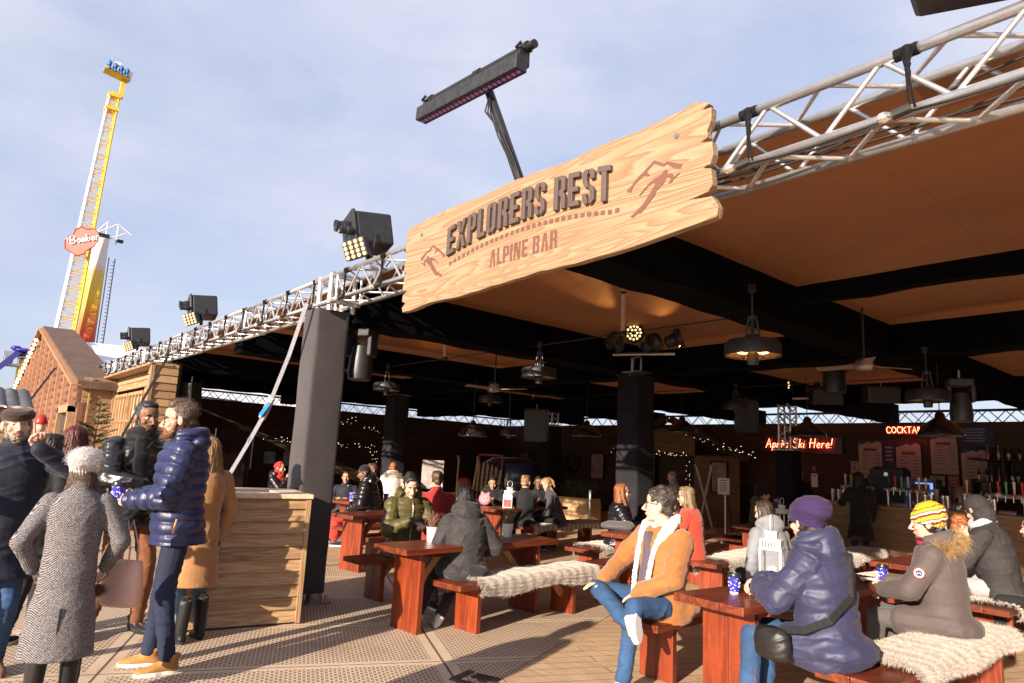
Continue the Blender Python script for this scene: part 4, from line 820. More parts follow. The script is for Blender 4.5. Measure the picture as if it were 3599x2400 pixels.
def heater(x, y, z, lit, label, r=.21, top=3.0):
    o = thing('pendant_heater', label, 'heater', (x, y, z), 0)
    g = MB(); g.lathe([(r*.45, .14), (r*.9, .12), (r*1.0, .085), (r*1.0, .0), (r*.97, .0), (r*.96, .08), (.05, .11)], n=32); h = g.build('shade', M_shell, o, auto=True)
    g = MB(); g.lathe([(r*.95, .012), (r*.9, .06), (.06, .08)], n=28, cap=False); g.build('reflector', M_refl, o, smooth=True)
    g = MB(); g.path([(math.cos(t_)*r*.52, math.sin(t_)*r*.52, .035) for t_ in np.linspace(0, 5.9, 20)], .009, 6); g.build('element', M_heat if lit else plain('element_off', (.5, .3, .2), .4, .3), o, smooth=True)
    g = MB()
    for k in range(20): t_ = 2*PI*k/20; g.tube((.06*math.cos(t_), .06*math.sin(t_), -.012), (r*.97*math.cos(t_), r*.97*math.sin(t_), .002), .0022, n=4)
    for q in (.4, .6, .8): g.path([(r*q*math.cos(t_), r*q*math.sin(t_), -.006) for t_ in np.linspace(0, 2*PI, 25)], .002, 4)
    g.build('guard', M_blackmetal, o)
    g = MB(); g.tube((0, 0, -.065), (0, 0, .02), .042, .05, n=14); g.tube((0, 0, .12), (0, 0, .17), .05, .04, n=12)
    for k in range(4): t_ = 2*PI*k/4+.4; g.tube((.055*math.cos(t_), .055*math.sin(t_), .13), (.03*math.cos(t_), .03*math.sin(t_), .30), .009, n=6)
    g.tube((0, 0, .29), (0, 0, .32), .04, n=10); g.build('yoke', M_shell, o)
    g = MB(); g.tube((0, 0, .32), (0, 0, top-z), .008, n=6); g.box((0, 0, top-z-.03), (.05, .04, .06)); g.build('chain', M_blackmetal, o); return o
heater(-2.75, 4.79, 2.47, True, 'glowing orange pendant heater nearest the camera under the big beam', .215, 3.05)
heater(-5.92, 5.43, 2.56, False, 'pendant heater hanging from the pillar beam, left of the stage cans', .215)
heater(-9.52, 5.42, 2.57, False, 'unlit pendant heater seen just right of the front pillar', .215)
heater(-9.76, 7.75, 2.60, False, 'small unlit pendant heater deeper in, beneath the ceiling fan', .215)
heater(-6.04, 9.97, 2.57, False, 'unlit pendant heater right of the middle pillar', .215)
heater(-2.59, 8.05, 2.41, False, 'unlit pendant heater over the hooded man on the far right', .215)
heater(-10.31, 8.7, 2.05, True, 'far pendant heater with an orange glow, low behind the young man', .17)
def dome(x, y, z, label, r=.26):
    o = thing('dome_pendant', label, 'pendant lamp', (x, y, z), group='black dome pendant lamps')
    g = MB(); g.lathe([(r, 0), (r*1.0, .012), (r*.93, .06), (r*.75, .13), (r*.45, .185), (.06, .22), (.05, .27), (.02, .30), (.02, .30)], n=32); g.lathe([(r*.99, .004), (r*.9, .06), (r*.7, .125), (.04, .2)], n=32, cap=False); g.build('shade', M_dome, o, smooth=True)
    g = MB(); g.tube((0, 0, .3), (0, 0, 3.0-z), .006, n=5); g.build('flex', M_rope, o)
    g = MB(); g.ell((0, 0, .10), (.03, .03, .045)); g.build('lamp_bulb', M_white, o, smooth=True)
M_dome = plain('enamel_black', (.012, .012, .013), .22, 0, .2, 8, .05, .001, coat=.5)
dome(-9.96, 7.54, 1.96, 'black dome pendant farthest left, over the white lantern people'); dome(-8.56, 9.1, 2.06, 'black dome pendant left of the middle pillar'); dome(-7.24, 10.17, 2.20, 'black dome pendant just right of the middle pillar')
dome(-4.72, 9.7, 2.11, 'black dome pendant beside the red neon script sign'); dome(-2.83, 9.16, 2.10, 'black dome pendant covering the end of the COCKTAILS neon', .25)
def fan(x, y, z, label, a0=0):
    o = thing('ceiling_fan', label, 'fan', (x, y, z), a0)
    g = MB(); g.tube((0, 0, .06), (0, 0, 3.25-z), .010); g.build('rod', M_blackmetal, o)
    g = MB(); g.lathe([(.0, -.05), (.07, -.04), (.09, 0), (.08, .05), (.02, .08)], n=18); g.build('motor', M_steel, o, auto=True)
    for k in range(3):
        R = rotz(k*2*PI/3)@rotx(.2); g = MB(); g.box(R@vec((.28, 0, 0)), (.40, .10, .008), R); g.build('blade', plain('fan_blade', (.2, .14, .1), .5), o)
fan(-7.37, 5.92, 2.55, 'ceiling fan with pale blades left of the centre pendant heater', .5); fan(-2.76, 6.89, 2.66, 'ceiling fan seen edge on right of the glowing heater', 1.0)
# ------------------------------------------------------------------ weatherproof projector boxes on the truss
def projector(x, z, label, s=1.0, yaw=1.4):
    o = thing('truss_projector', label, 'floodlight', (x, TY0+.1, z), yaw, scale=s)
    R = rotx(-.18)@roty(-.12)
    def T(p): return R@vec(p)
    g = MB(); g.box(T((.05, .03, .27)), (.40, .34, .36), R); g.box(T((-.17, .03, .27)), (.05, .37, .39), R); g.build('case', M_shell, o, bevel=.025)
    g = MB()
    for (y, zz, r) in ((-.02, .30, .065), (-.14, .20, .045)): g.lathe([(r*.7, 0), (r, .02), (r, .07), (r*.85, .075), (r*.85, .12), (r*.95, .125), (r*.95, .15), (r*.75, .14)], T((-.19, y, zz)), 18, R=R@roty(-PI/2))
    g.build('lens_barrel', M_shell, o, auto=True)
    g = MB(); R2 = R@rotz(.65)@roty(-.35); c = T((-.16, -.10, .02)); g.box(c, (.09, .27, .2), R2); g.build('led_panel', M_shell, o, bevel=.012)
    g = MB()
    for i in range(4):
        for j in range(4 if i % 2 else 4): p = c+R2@vec((-.046, -.10+.066*j, -.072+.048*i)); g.tube(p, p+R2@vec((-.008, 0, 0)), .021, n=10)
    g.build('led_lens', emis('led_soft', (1, .66, .34), .35, (.5, .33, .17)), o)
    g = MB(); g.path([T((.05, -.15, .2)), T((.0, -.19, .05)), (.0, -.1, -.12)], .012, 6); g.path([T((.2, .1, .15)), (.26, .05, .0), (.2, 0, -.08)], .008, 6); g.beam((0, -.08, -.1), (0, .12, .1), .05, .03); g.build('yoke', M_blackmetal, o)
    g = MB(); g.tube((.0, -.1, -.14), (.08, -.1, -.14), .04, n=12); g.box((.04, -.1, -.2), (.03, .03, .12)); g.build('clamp', M_alu, o)
projector(-6.22, 3.62, 'black projector box with LED panel on the truss nearest the name board'); projector(-12.1, 3.64, 'second black projector box along the truss, half way to the hut'); projector(-16.9, 3.64, 'farthest black projector box on the truss, above the timber hut')
o = thing('truss_projector', 'black projector box cropped by the top right corner of the photo', 'floodlight', (-.62, 3.2, 3.62))
g = MB(); R = rotz(.2)@rotx(.12)@roty(.15); g.box((-.12, -.1, .22), (.42, .36, .34), R); g.build('case', M_shell, o, bevel=.03)
g = MB(); g.box((.20, -.08, .08), (.09, .05, .22)); g.path([(-.05, -.2, .04), (.0, -.18, -.05), (.1, -.14, -.1), (.2, -.1, -.12)], .02, 8); g.path([(.12, -.2, .05), (.14, -.16, -.15), (.28, -.1, -.17), (.3, -.05, -.1)], .008, 6); g.build('yoke', M_blackmetal, o)
g = MB(); g.tube((.18, -.1, -.13), (.28, -.1, -.13), .042, n=16); g.box((.23, -.13, -.18), (.025, .04, .14)); g.box((.23, -.08, -.02), (.06, .06, .08)); g.build('clamp', M_alu, o)
# ------------------------------------------------------------------ LED bar on a leaning post above the name board
o = thing('led_bar_light', 'black LED bar on a leaning black post above the name board', 'stage light', (-3.7, 3.15, 3.5))
g = MB(); g.tube((-3.52, 3.12, 3.3), (-4.17, 3.12, 4.62), .038, n=14); g.tube((-3.96, 3.12, 4.18), (-3.99, 3.12, 4.24), .034, n=14); g.build('post', M_blackmetal, o, world=True, auto=True)
g = MB(); g.tube((-5.10, 3.08, 4.865), (-3.56, 3.08, 4.755), .034, n=14); g.tube((-4.32, 3.08, 4.809), (-4.24, 3.08, 4.803), .045, n=12); g.build('top_pipe', M_blackmetal, o, world=True, auto=True)
g = MB(); g.beam((-5.02, 2.99, 4.67), (-3.60, 2.99, 4.57), .115, .125, up=(0, 0, 1)); bb = g.build('housing', plain('bar_black', (.02, .02, .024), .5, 0, .5, 25), o, world=True, bevel=.006)
g = MB()
for k in range(24):
    u = (k+.6)/24.2; c = vec((-5.02, 2.99, 4.606))*(1-u)+vec((-3.60, 2.99, 4.506))*u; g.tube(c, c-(0, 0, .006), .019, n=10)
g.build('led_lens', emis('led_magenta', (.85, .25, .9), .05, (.22, .10, .22)), bb, world=True)
g = MB()
for x in (-5.0, -3.66):
    z = 4.70-(x+5.02)*.07; g.box((x, 3.05, z+.06), (.04, .10, .14)); g.tube((x-.03, 3.08, z+.16), (x+.03, 3.08, z+.16), .046, n=10); g.tube((x-.01, 2.98, z+.12), (x+.05, 2.98, z+.14), .012); g.tube((x+.03, 3.1, z+.12), (x+.03, 3.1, z+.2), .012)
g.build('clamp', M_blackmetal, o, world=True)
g = MB()
for k in range(3): g.path([(-4.1, 3.08, 4.55), (-4.04-.01*k, 3.05-.02*k, 4.35), (-3.93+.03*k, 3.06, 4.1), (-3.75+.02*k, 3.07, 3.8), (-3.6, 3.08, 3.55)], .007, 5)
g.path([(-5.0, 3.0, 4.75), (-4.8, 3.04, 4.76), (-4.5, 3.05, 4.69), (-3.9, 3.05, 4.7), (-3.7, 3.0, 4.66)], .006, 5); g.build('lead', M_rope, o, world=True, smooth=True)
# ------------------------------------------------------------------ moving heads and speakers
def moving_head(x, y, z, label, s=1):
    o = thing('moving_head_lamp', label, 'stage light', (x, y, z), .5, scale=s)
    g = MB(); g.box((0, 0, .33), (.30, .24, .1)); g.box((-.14, 0, .18), (.06, .16, .24)); g.box((.14, 0, .18), (.06, .16, .24)); g.build('yoke', M_shell, o, bevel=.02)
    g = MB(); g.lathe([(.06, .22), (.11, .18), (.13, .02), (.14, -.12), (.13, -.20), (.10, -.21)], n=20); g.build('head', M_shell, o, auto=True)
    g = MB(); g.tube((0, 0, .38), (0, 0, .5), .015); g.build('hook', M_steel, o)
moving_head(-7.0, 3.62, 2.60, 'black moving head lamp hanging right behind the front pillar', 1.0)
moving_head(-4.42, 9.95, 3.0, 'black moving head lamp beside the second stage lamp cluster', 1.15); moving_head(-2.4, 8.45, 2.38, 'small moving head lamp next to the far right heater', .8)
for i, (x, y, z, w, h, lab) in enumerate(((-11.9, 10.9, 2.42, .55, .75, 'black loudspeaker hung left of the centre, behind a pillar'), (-7.75, 13.2, 2.75, .45, .7, 'black loudspeaker tilted beside the bare truss pillar'), (-5.9, 12.9, 3.06, .55, .3, 'low black speaker under the ceiling right of the truss pillar'), (-4.9, 12.9, 3.06, .55, .3, 'second low black speaker under the ceiling'), (-14.3, 3.75, 2.5, .3, .55, 'black loudspeaker in the shade by the hut corner'))):
    o = thing('loudspeaker', lab, 'speaker', (x, y, z), .7); R = rotx(.15)
    g = MB(); g.box((0, 0, 0), (w, .35, h), R); g.build('cabinet', M_shell, o, bevel=.02)
    g = MB(); g.box(R@vec((0, -.18, 0)), (w-.05, .01, h-.05), R); g.build('grille', M_blackmetal, o)
    g = MB(); g.tube((0, 0, h/2), (0, 0, h/2+.12), .015); g.build('bracket', M_steel, o)

# ================================================================== the bar
M_bark = wood('bar_wood', (.20, .11, .055), (.34, .20, .10), 0, .8, .55, .6, .5)
o = thing('bar_counter', 'long plank fronted bar counter under the price boards', 'bar counter', (-3, 13.4, 0))
g = MB(); clad(g, (-6.35, 13.4), (6, 13.4), 0, 1.02, (0, -1), .17); g.build('front_planks', M_bark, o, world=True, bevel=.004)
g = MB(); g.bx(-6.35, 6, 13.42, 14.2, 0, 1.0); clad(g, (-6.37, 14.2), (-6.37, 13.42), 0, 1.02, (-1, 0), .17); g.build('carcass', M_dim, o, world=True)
g = MB(); g.bx(-6.45, 6, 13.28, 14.25, 1.03, 1.08); g.build('worktop', wood('bar_top', (.22, .13, .07), (.36, .23, .13), 0, .6, .35, .3, .2, coat=.2), o, world=True, bevel=.005)
M_tapc = [plain('tap_'+k, c, .3, 0, .1, 10) for k, c in (('cream', (.6, .5, .36)), ('olive', (.3, .3, .05)), ('red', (.5, .03, .03)), ('dark', (.03, .03, .03)), ('green', (.1, .35, .18)), ('white', (.7, .7, .7)))]
def taps(x, label, hs, z=1.08):
    o = thing('beer_tap', label, 'beer taps', (x, 13.62, z))
    g = MB(); w = .11*len(hs)
    for s in (-1, 1): g.tube((s*w*.42, 0, 0), (s*w*.42, 0, .28), .022, n=12)
    g.tube((-w*.55, 0, .29), (w*.55, 0, .29), .035, n=12); g.tube((-.12, 0, .01), (.12, 0, .01), .05, n=12); g.build('font', M_alu, o, smooth=False)
    for k, m_ in enumerate(hs):
        xx = -w/2+w*(k+.5)/len(hs); g = MB(); g.lathe([(.008, .30), (.014, .34), (.018, .45), (.024, .52), (.018, .54)], (xx, 0, 0), 10); g.build('tap_handle', M_tapc[m_], o, smooth=True)
        g = MB(); g.tube((xx, -.03, .29), (xx, -.09, .29), .01); g.tube((xx, -.09, .29), (xx, -.09, .20), .008); g.build('spout', M_alu, o)
        if k % 2: g = MB(); g.ell((xx, -.05, .31), (.045, .012, .032)); g.build('badge', M_tapc[(m_+3) % 6], o, smooth=True)
taps(-5.68, 'group of five beer taps at the left end of the bar', (0, 1, 2, 2, 3)); taps(-4.95, 'beer taps with red, green and cream handles in mid bar', (3, 2, 4, 0)); taps(-3.3, 'beer taps behind the hooded man at the right end', (3, 2, 4, 5, 2)); taps(-3.86, 'single tall beer tap with a round badge', (0,))
taps(-4.55, 'chrome twin tap in front of the lit fridge', (5, 5))
M_chrome = plain('chrome', (.62, .60, .60), .18, 1, .1, 10)
def simple(name, label, cat, loc, parts, rz=0, group=None, scale=1):
    o = thing(name, label, cat, loc, rz, group, scale)
    for nm, mat_, fn, *sm in parts:
        g = MB(); fn(g); g.build(nm, mat_, o, auto=bool(sm))
    return o
tum = None
for k, x in enumerate((-6.08, -5.98, -5.90, -4.47, -4.38, -4.2, -4.12, -3.72, -3.62, -3.52, -3.45)):
    p = (x, 13.46+.03*(k % 3), 1.08)
    if tum is None: tum = simple('steel_tumbler', 'stacked steel tumblers on the bar top', 'tumbler', p, [('stack', M_chrome, lambda g: g.lathe([(.028, 0), (.04, .16), (.041, .17), (.037, .17), (.036, .14)]+[(.0401, .18), (.042, .2), (.043, .24), (.038, .24)], n=16), 1), ('rim', M_chrome, lambda g: g.path([(.042*math.cos(t_), .042*math.sin(t_), .24) for t_ in np.linspace(0, 2*PI, 17)], .003, 5))], group='steel tumblers along the bar top')
    else: tq = dup(tum, p)
simple('drinks_fridge', 'lit glass fronted fridge full of blue cans behind the bar', 'fridge', (-5.05, 15.2, .98), [('case', plain('fridge_grey', (.30, .25, .24), .4), lambda g: frame_rect(g, (-.2, 0, 0), (1, 0, 0), (0, 0, 1), .42, .62, .045, .05)), ('back', plain('fridge_in', (.1, .12, .2), .5), lambda g: g.bx(-.2, .22, .02, .35, 0, .62)),
    ('shelf', M_white, lambda g: [g.bx(-.15, .17, -.03, .02, z, z+.01) for z in (.22, .4)]), ('cans', emis('cans_lit', (.25, .45, 1), .5, (.1, .2, .6)), lambda g: [g.tube((-.12+.065*i, -.01, z), (-.12+.065*i, -.01, z+.12), .026, n=10) for i in range(5) for z in (.06, .24, .42)], 1)])
o = dup(simple('drinks_urn', 'steel hot drinks urn behind the bar', 'urn', (-4.72, 14.0, 1.08), [('tank', plain('urn', (.25, .15, .1), .35, .6, .2, 6), lambda g: g.lathe([(.15, 0), (.15, .40), (.14, .42), (.0, .42)], n=24), 1), ('base', M_chrome, lambda g: g.lathe([(.155, 0), (.155, .12), (.15, .13)], n=24), 1), ('spout', M_blackmetal, lambda g: g.tube((0, -.2, .15), (0, -.14, .2), .02))]), (-4.1, 14.05, 1.08), 0, 'second drinks urn with a cream tank to the right')
simple('cup_stack', 'tall stack of paper cups beside the fridge', 'cups', (-4.36, 13.7, 1.08), [('cups', plain('paper_cup', (.55, .45, .36), .7), lambda g: [g.lathe([(.03, .03*i), (.04, .03*i+.09), (.042, .03*i+.09)], n=14) for i in range(9)], 1), ('rim', M_white, lambda g: g.path([(.042*math.cos(t_), .042*math.sin(t_), .34) for t_ in np.linspace(0, 2*PI, 17)], .003, 5))])
simple('coffee_machine', 'black drinks machine with a round badge on the bar', 'machine', (-5.45, 14.6, 1.0), [('case', M_shell, lambda g: (g.box((0, 0, .38), (.62, .4, .74)), g.lathe([(.31, 0), (.30, .05)], (0, 0, .74), 20))), ('badge', M_chrome, lambda g: g.tube((0, -.21, .65), (0, -.2, .65), .04, n=16))])
# shelves with bottles
o = thing('bottle_shelf', 'dark wall shelves for bottles at the far right of the bar', 'shelf', (-3.4, 17.3, 0))
g = MB()
for z in (1.20, 1.58, 2.05): g.bx(-4.75, -1.5, 17.15, 17.7, z, z+.03)
g.bx(-4.78, -4.74, 17.15, 17.7, 1.0, 1.65); g.bx(-4.2, -4.16, 17.15, 17.7, 1.6, 2.3); g.build('boards', M_dim, o, world=True)
M_bot = [plain('bottle_'+k, c, .12, 0, .1, 10, .02, spec=.7) for k, c in (('green', (.02, .06, .03)), ('amber', (.22, .09, .02)), ('dark', (.015, .012, .015)), ('clear', (.25, .25, .28)), ('blue', (.03, .06, .2)))]
bots = []
for i in range(24):
    z = 1.23 if i < 10 else (1.61 if i < 18 else 2.08); x = -4.65+.115*(i if i < 10 else (i-10 if i < 18 else (i-17)*1.6)); mt = i*7 % 5
    p = (x, 17.3+.05*math.sin(i*3), z)
    if i < 5: o = simple('bottle', 'spirit bottle on the wall shelf', 'bottle', p, [('glass', M_bot[i], lambda g: g.lathe([(.033, 0), (.035, .16), (.03, .19), (.012, .23), (.012, .29), (.014, .30), (0, .30)], n=12), 1), ('label', M_tapc[(i*2) % 6], lambda g: g.lathe([(.0355, .05), (.0358, .13)], n=12, cap=False), 1)], group='bottles on the wall shelves'); bots.append(o)
    else: o = dup(bots[mt], p)
    o['label'] = '%s spirit bottle standing on the %s wall shelf' % (('green', 'amber', 'black', 'clear', 'blue')[mt if i >= 5 else i], 'lowest' if i < 10 else ('middle' if i < 18 else 'top'))
# boards and notices on the back wall
M_paper = plain('menu_paper', (.42, .30, .29), .7, 0, .06, 3); M_ink = plain('menu_ink', (.07, .04, .05), .8); M_navy = plain('menu_navy', (.035, .045, .11), .7); M_brown = plain('menu_brown', (.16, .07, .05), .7)
def menu(x0, x1, z0, z1, label, navy_top=.2, y=17.70, rows=9, seed=1):
    rs = np.random.RandomState(seed); o = thing('menu_board', label, 'menu board', ((x0+x1)/2, y, z0), group='price boards behind the bar'); w = x1-x0; h = z1-z0
    g = MB(); g.bx(x0, x1, y, y+.02, z0, z1-h*navy_top*.6); g.build('sheet', M_paper, o, world=True)
    g = MB(); g.bx(x0, x1, y-.002, y+.02, z1-h*navy_top*.6+.001, z1); P = [(x0, z1-h*navy_top*.6), (x0+w*.15, z1-h*navy_top*.95), (x0+w*.3, z1-h*navy_top*.7), (x0+w*.62, z1-h*navy_top*1.1), (x0+w*.8, z1-h*navy_top*.7), (x1, z1-h*navy_top), (x1, z1-h*navy_top*.6)]; P = [(a, 2*(z1-h*navy_top*.6)-b) for a, b in P]
    g.build('header', M_navy, o, world=True); g = MB(); g.prism([(x0, z1-h*navy_top*.6), (x1, z1-h*navy_top*.6), (x1, z1-h*navy_top*.35), (x0+w*.8, z1-h*navy_top*.1), (x0+w*.62, z1-h*navy_top*.4), (x0+w*.45, z1-h*navy_top*.2), (x0+w*.2, z1-h*navy_top*.5)], (0, y-.003, 0), (1, 0, 0), (0, 0, 1), .002); g.build('mountain', M_paper, o, world=True)
    g = MB(); g.bx(x0+w*.22, x1-w*.22, y-.008, y-.004, z1-h*(navy_top+.08), z1-h*(navy_top+.01)); g.build('heading_band', M_brown, o, world=True)
    g = MB()
    for k in range(rows):
        zz = z1-h*(navy_top+.14)-(h*(.82-navy_top))*k/rows
        if k == rows-2: continue
        g.bx(x0+w*.14, x0+w*(.14+rs.uniform(.2, .42)), y-.003, y-.001, zz, zz+h*.014); g.bx(x1-w*.3, x1-w*.08, y-.003, y-.001, zz, zz+h*.014)
    g.build('menu_lines', M_ink, o, world=True)
menu(-7.32, -6.77, 1.545, 2.48, 'price board farthest left, just under the COCKTAILS neon start', seed=1); menu(-6.45, -5.91, 1.44, 2.45, 'lowest hanging price board, below the COCKTAILS neon', .22, seed=2, rows=8); menu(-5.70, -5.16, 1.725, 2.60, 'price board right behind the dome pendant lamp', .16, seed=3); menu(-5.09, -4.60, 1.376, 2.31, 'rightmost price board next to the bottle shelves', .18, seed=4, rows=8)
def panel(name, label, cat, x0, x1, z0, z1, mat_, lines=4, mat2=None, y=17.70):
    o = thing(name, label, cat, ((x0+x1)/2, y, z0)); g = MB(); g.bx(x0, x1, y, y+.02, z0, z1); g.build('panel', mat_, o, world=True)
    g = MB(); w = x1-x0; h = z1-z0
    for k in range(lines): zz = z1-h*(.2+.7*k/max(1, lines)); g.bx(x0+w*(.2+.05*(k % 2)), x1-w*(.2+.04*(k % 3)), y-.003, y-.001, zz, zz+h*.07)
    g.build('printed_lines', mat2 or M_ink, o, world=True); return o
panel('notice_board', 'dark blue board between the two left price boards', 'notice', -6.74, -6.48, 1.85, 2.4, M_navy, 4, M_paper); panel('notice_board', 'wide dark blue board above the rightmost price board', 'notice', -5.13, -4.45, 2.36, 2.82, M_navy, 5, plain('menu_lt', (.2, .22, .3), .7))
panel('notice', 'small cream notice left of the price boards', 'notice', -7.52, -7.34, 1.66, 1.95, M_paper); panel('notice', 'cream landscape notice under the third price board', 'notice', -5.75, -5.45, 1.45, 1.68, M_paper, 3); panel('notice', 'small pink framed notice between price boards', 'notice', -5.38, -5.16, 1.35, 1.70, plain('pink', (.35, .08, .12), .7), 3, M_paper)
panel('notice', 'white no smoking sheet beside the barman', 'notice', -8.55, -8.38, 1.25, 1.60, M_white, 1, plain('red_ink', (.4, .03, .03), .6)); panel('notice', 'small round blue safety notice above the no smoking sheet', 'notice', -8.52, -8.42, 1.66, 1.78, plain('safety_blue', (.1, .16, .35), .6), 1, M_white)
g = MB()
o = thing('neon_sign', 'red neon capitals reading COCKTAILS above the price boards', 'neon sign', (-6.2, 17.6, 2.65))
M_neon = emis('neon_red', (1, .06, .03), 14, (1, .3, .2)); M_neon2 = emis('neon_core', (1, .16, .08), 5, (1, .3, .2))
strokes(g, 'COCKTAILS', (-6.60, 17.60, 2.655), (1, 0, 0), (0, 0, 1), .148, .0065); g.build('tube_letters', M_neon2, o, world=True, smooth=True)
g = MB(); g.bx(-6.66, -5.62, 17.66, 17.67, 2.62, 2.84); g.build('backing', plain('acrylic_dark', (.05, .012, .012), .2), o, world=True)
o = thing('neon_sign', 'red neon script reading Après Ski Here! on the back wall', 'neon sign', (-8.8, 17.6, 2.3))
g = MB(); x = strokes(g, 'Après Ski Here!', (-9.75, 17.60, 2.25), (1, 0, .01), (.12, 0, 1), .245, .0072); g.build('tube_letters', M_neon2, o, world=True, smooth=True)
g = MB(); g.bx(-9.9, -7.7, 17.66, 17.67, 2.12, 2.56); g.build('backing', plain('acrylic_dark', (.05, .012, .012), .2), o, world=True)
for (x, e_) in ((-6.15, 4), (-9.3, 3), (-8.2, 3)):
    l = bpy.data.lights.new('neon_glow', 'POINT'); l.energy = e_*.35; l.color = (1, .07, .03); l.shadow_soft_size = .2; s = bpy.data.objects.new('neon_glow', l); COL.objects.link(s); s.location = (x, 17.45, 2.72 if x > -7 else 2.35)
# ------------------------------------------------------------------ garlands with fairy lights
M_garl = plain('garland_green', (.012, .025, .012), .7, 0, .5, 10, rndv=.4); M_fairy = emis('fairy', (1, .82, .5), 3, (1, .9, .7))
def garland(P, label, seed, thick=.09, lights=16, per=90):
    rs = np.random.RandomState(seed); P = [vec(p) for p in P]; o = thing('garland', label, 'garland', tuple(P[0]))
    seg = [(P[i], P[i+1], np.linalg.norm(P[i+1]-P[i])) for i in range(len(P)-1)]; L = sum(s[2] for s in seg)
    def pt(u):
        u *= L
        for a, b, l in seg:
            if u <= l: return a+(b-a)*u/l
            u -= l
        return P[-1]
    g = MB(); g.path([pt(u) for u in np.linspace(0, 1, 12)], .03, 6); n = int(L*per*3); V = []; F = []
    for i in range(n):
        c = pt(rs.rand())+rs.normal(0, .02, 3); d = rs.normal(0, 1, 3); d /= np.linalg.norm(d); s = np.cross(d, rs.normal(0, 1, 3)); s /= np.linalg.norm(s); k = len(V); V += [c-s*.01, c+s*.01, c+d*thick*rs.uniform(.6, 1.3)]; F.append((k, k+1, k+2))
    g.add(V, F); g.build('greenery', M_garl, o, world=True)
    for i in range(int(L*lights)):
        c = pt(rs.rand())+rs.normal(0, thick*.55, 3)+(0, 0, 0); g = MB(); g.ell(c, .0062*rs.uniform(.7, 1.2), n=5, k=4); g.build('fairy_light', M_fairy, o, world=True)
garland([(-12.45, 16.7, 3.0), (-11.6, 16.7, 2.55), (-10.8, 16.7, 2.25), (-9.5, 16.7, 1.95)], 'lit garland sloping down the right side of the centre porch gable', 1, .11, 20); garland([(-12.9, 16.7, 2.9), (-13.7, 16.7, 2.35), (-14.6, 16.7, 1.95)], 'lit garland left of the middle pillar on the porch gable', 2, .1, 14)
garland([(-13.0, 16.75, 1.98), (-11.75, 16.75, 1.98), (-11.68, 16.75, 1.1)], 'lit garland around the porch doorway', 3, .06, 22)
garland([(-21.2, 9.9, 2.3), (-21.2, 11.0, 2.72), (-21.2, 12.3, 2.05)], 'lit garland on the left wall gable, behind the front pillar', 4, .1, 15); garland([(-21.2, 10.1, 1.78), (-21.2, 11.75, 1.8), (-21.2, 11.85, 1.2)], 'lit garland over the poster corner of the left wall', 5, .09, 22); garland([(-21.2, 7.9, 1.85), (-21.2, 9.5, 1.9)], 'lit garland left of the front pillar above the posters', 6, .1, 18)
o = thing('porch', 'plank porch gable with dark doorway on the rear wall', 'porch', (-12.4, 17.2, 0))
g = MB(); clad(g, (-14.6, 17.0), (-13.1, 17.0), 0, 1.9, (0, -1), .16); clad(g, (-11.65, 17.0), (-10.2, 17.0), 0, 1.95, (0, -1), .16); clad(g, (-13.1, 17.0), (-11.65, 17.0), 1.95, 2.4, (0, -1), .16); clad(g, (-13.3, 17.0), (-11.4, 17.0), 2.4, 2.75, (0, -1), .16); g.build('front_boards', wood('porch_wood', (.16, .085, .04), (.27, .155, .075), 0, .8, .7, .6, .5), o, world=True)
g = MB(); g.bx(-13.1, -11.65, 17.25, 17.3, 0, 2.0); g.build('door', M_dim, o, world=True); g = MB(); g.beam((-12.5, 16.85, 3.05), (-9.9, 16.85, 1.9), .16, .3, up=(0, 1, 0)); g.beam((-12.5, 16.85, 3.05), (-15.0, 16.85, 1.9), .16, .3, up=(0, 1, 0)); g.build('roof_edge', M_dim, o, world=True)
# posters, skis, cabin and other decoration far inside
def poster(x0, x1, z0, z1, label, c1, c2, y=17.68):
    o = thing('poster', label, 'poster', ((x0+x1)/2, y, z0)); g = MB(); frame_rect(g, (x0, y, z0), (1, 0, 0), (0, 0, 1), x1-x0, z1-z0, .04, .03); g.build('frame', M_blackmetal, o, world=True)
    m, t, b = newmat('poster_art'); f = noise(t, 3.5, 5, .6, objv(t, (1, 1, 1.6)), .5); t.links.new(ramp(t, f, [(.35, c1), (.6, c2)]), b.inputs['Base Color']); g = MB(); g.bx(x0+.03, x1-.03, y-.01, y, z0+.03, z1-.03); g.build('print', m, o, world=True)
poster(-18.75, -18.0, .95, 1.98, 'framed mountain poster left of the three talking women', (.05, .07, .12), (.30, .22, .22)); poster(-16.4, -15.75, 1.05, 1.95, 'framed pale travel poster right of the dark wreath', (.38, .28, .27), (.22, .15, .16)); poster(-11.05, -10.5, .92, 1.82, 'tall framed pale poster right of the crossed skis', (.2, .14, .13), (.36, .27, .25), 16.9)
poster(-20.2, -19.6, 1.1, 1.9, 'dark framed poster above the blue cabin', (.03, .05, .09), (.2, .12, .14))
def wposter(y0, y1, z0, z1, label, c1, c2):
    o = thing('poster', label, 'poster', (-21.43, (y0+y1)/2, z0)); g = MB(); frame_rect(g, (-21.44, y0, z0), (0, 1, 0), (0, 0, 1), y1-y0, z1-z0, .03, .02); g.build('frame', M_blackmetal, o, world=True)
    m, t, b = newmat('poster_art'); f = noise(t, 3.5, 5, .6, objv(t, (1, 1, 1.6)), .5); t.links.new(ramp(t, f, [(.35, c1), (.6, c2)]), b.inputs['Base Color']); g = MB(); g.bx(-21.45, -21.425, y0+.02, y1-.02, z0+.02, z1-.02); g.build('print', m, o, world=True)
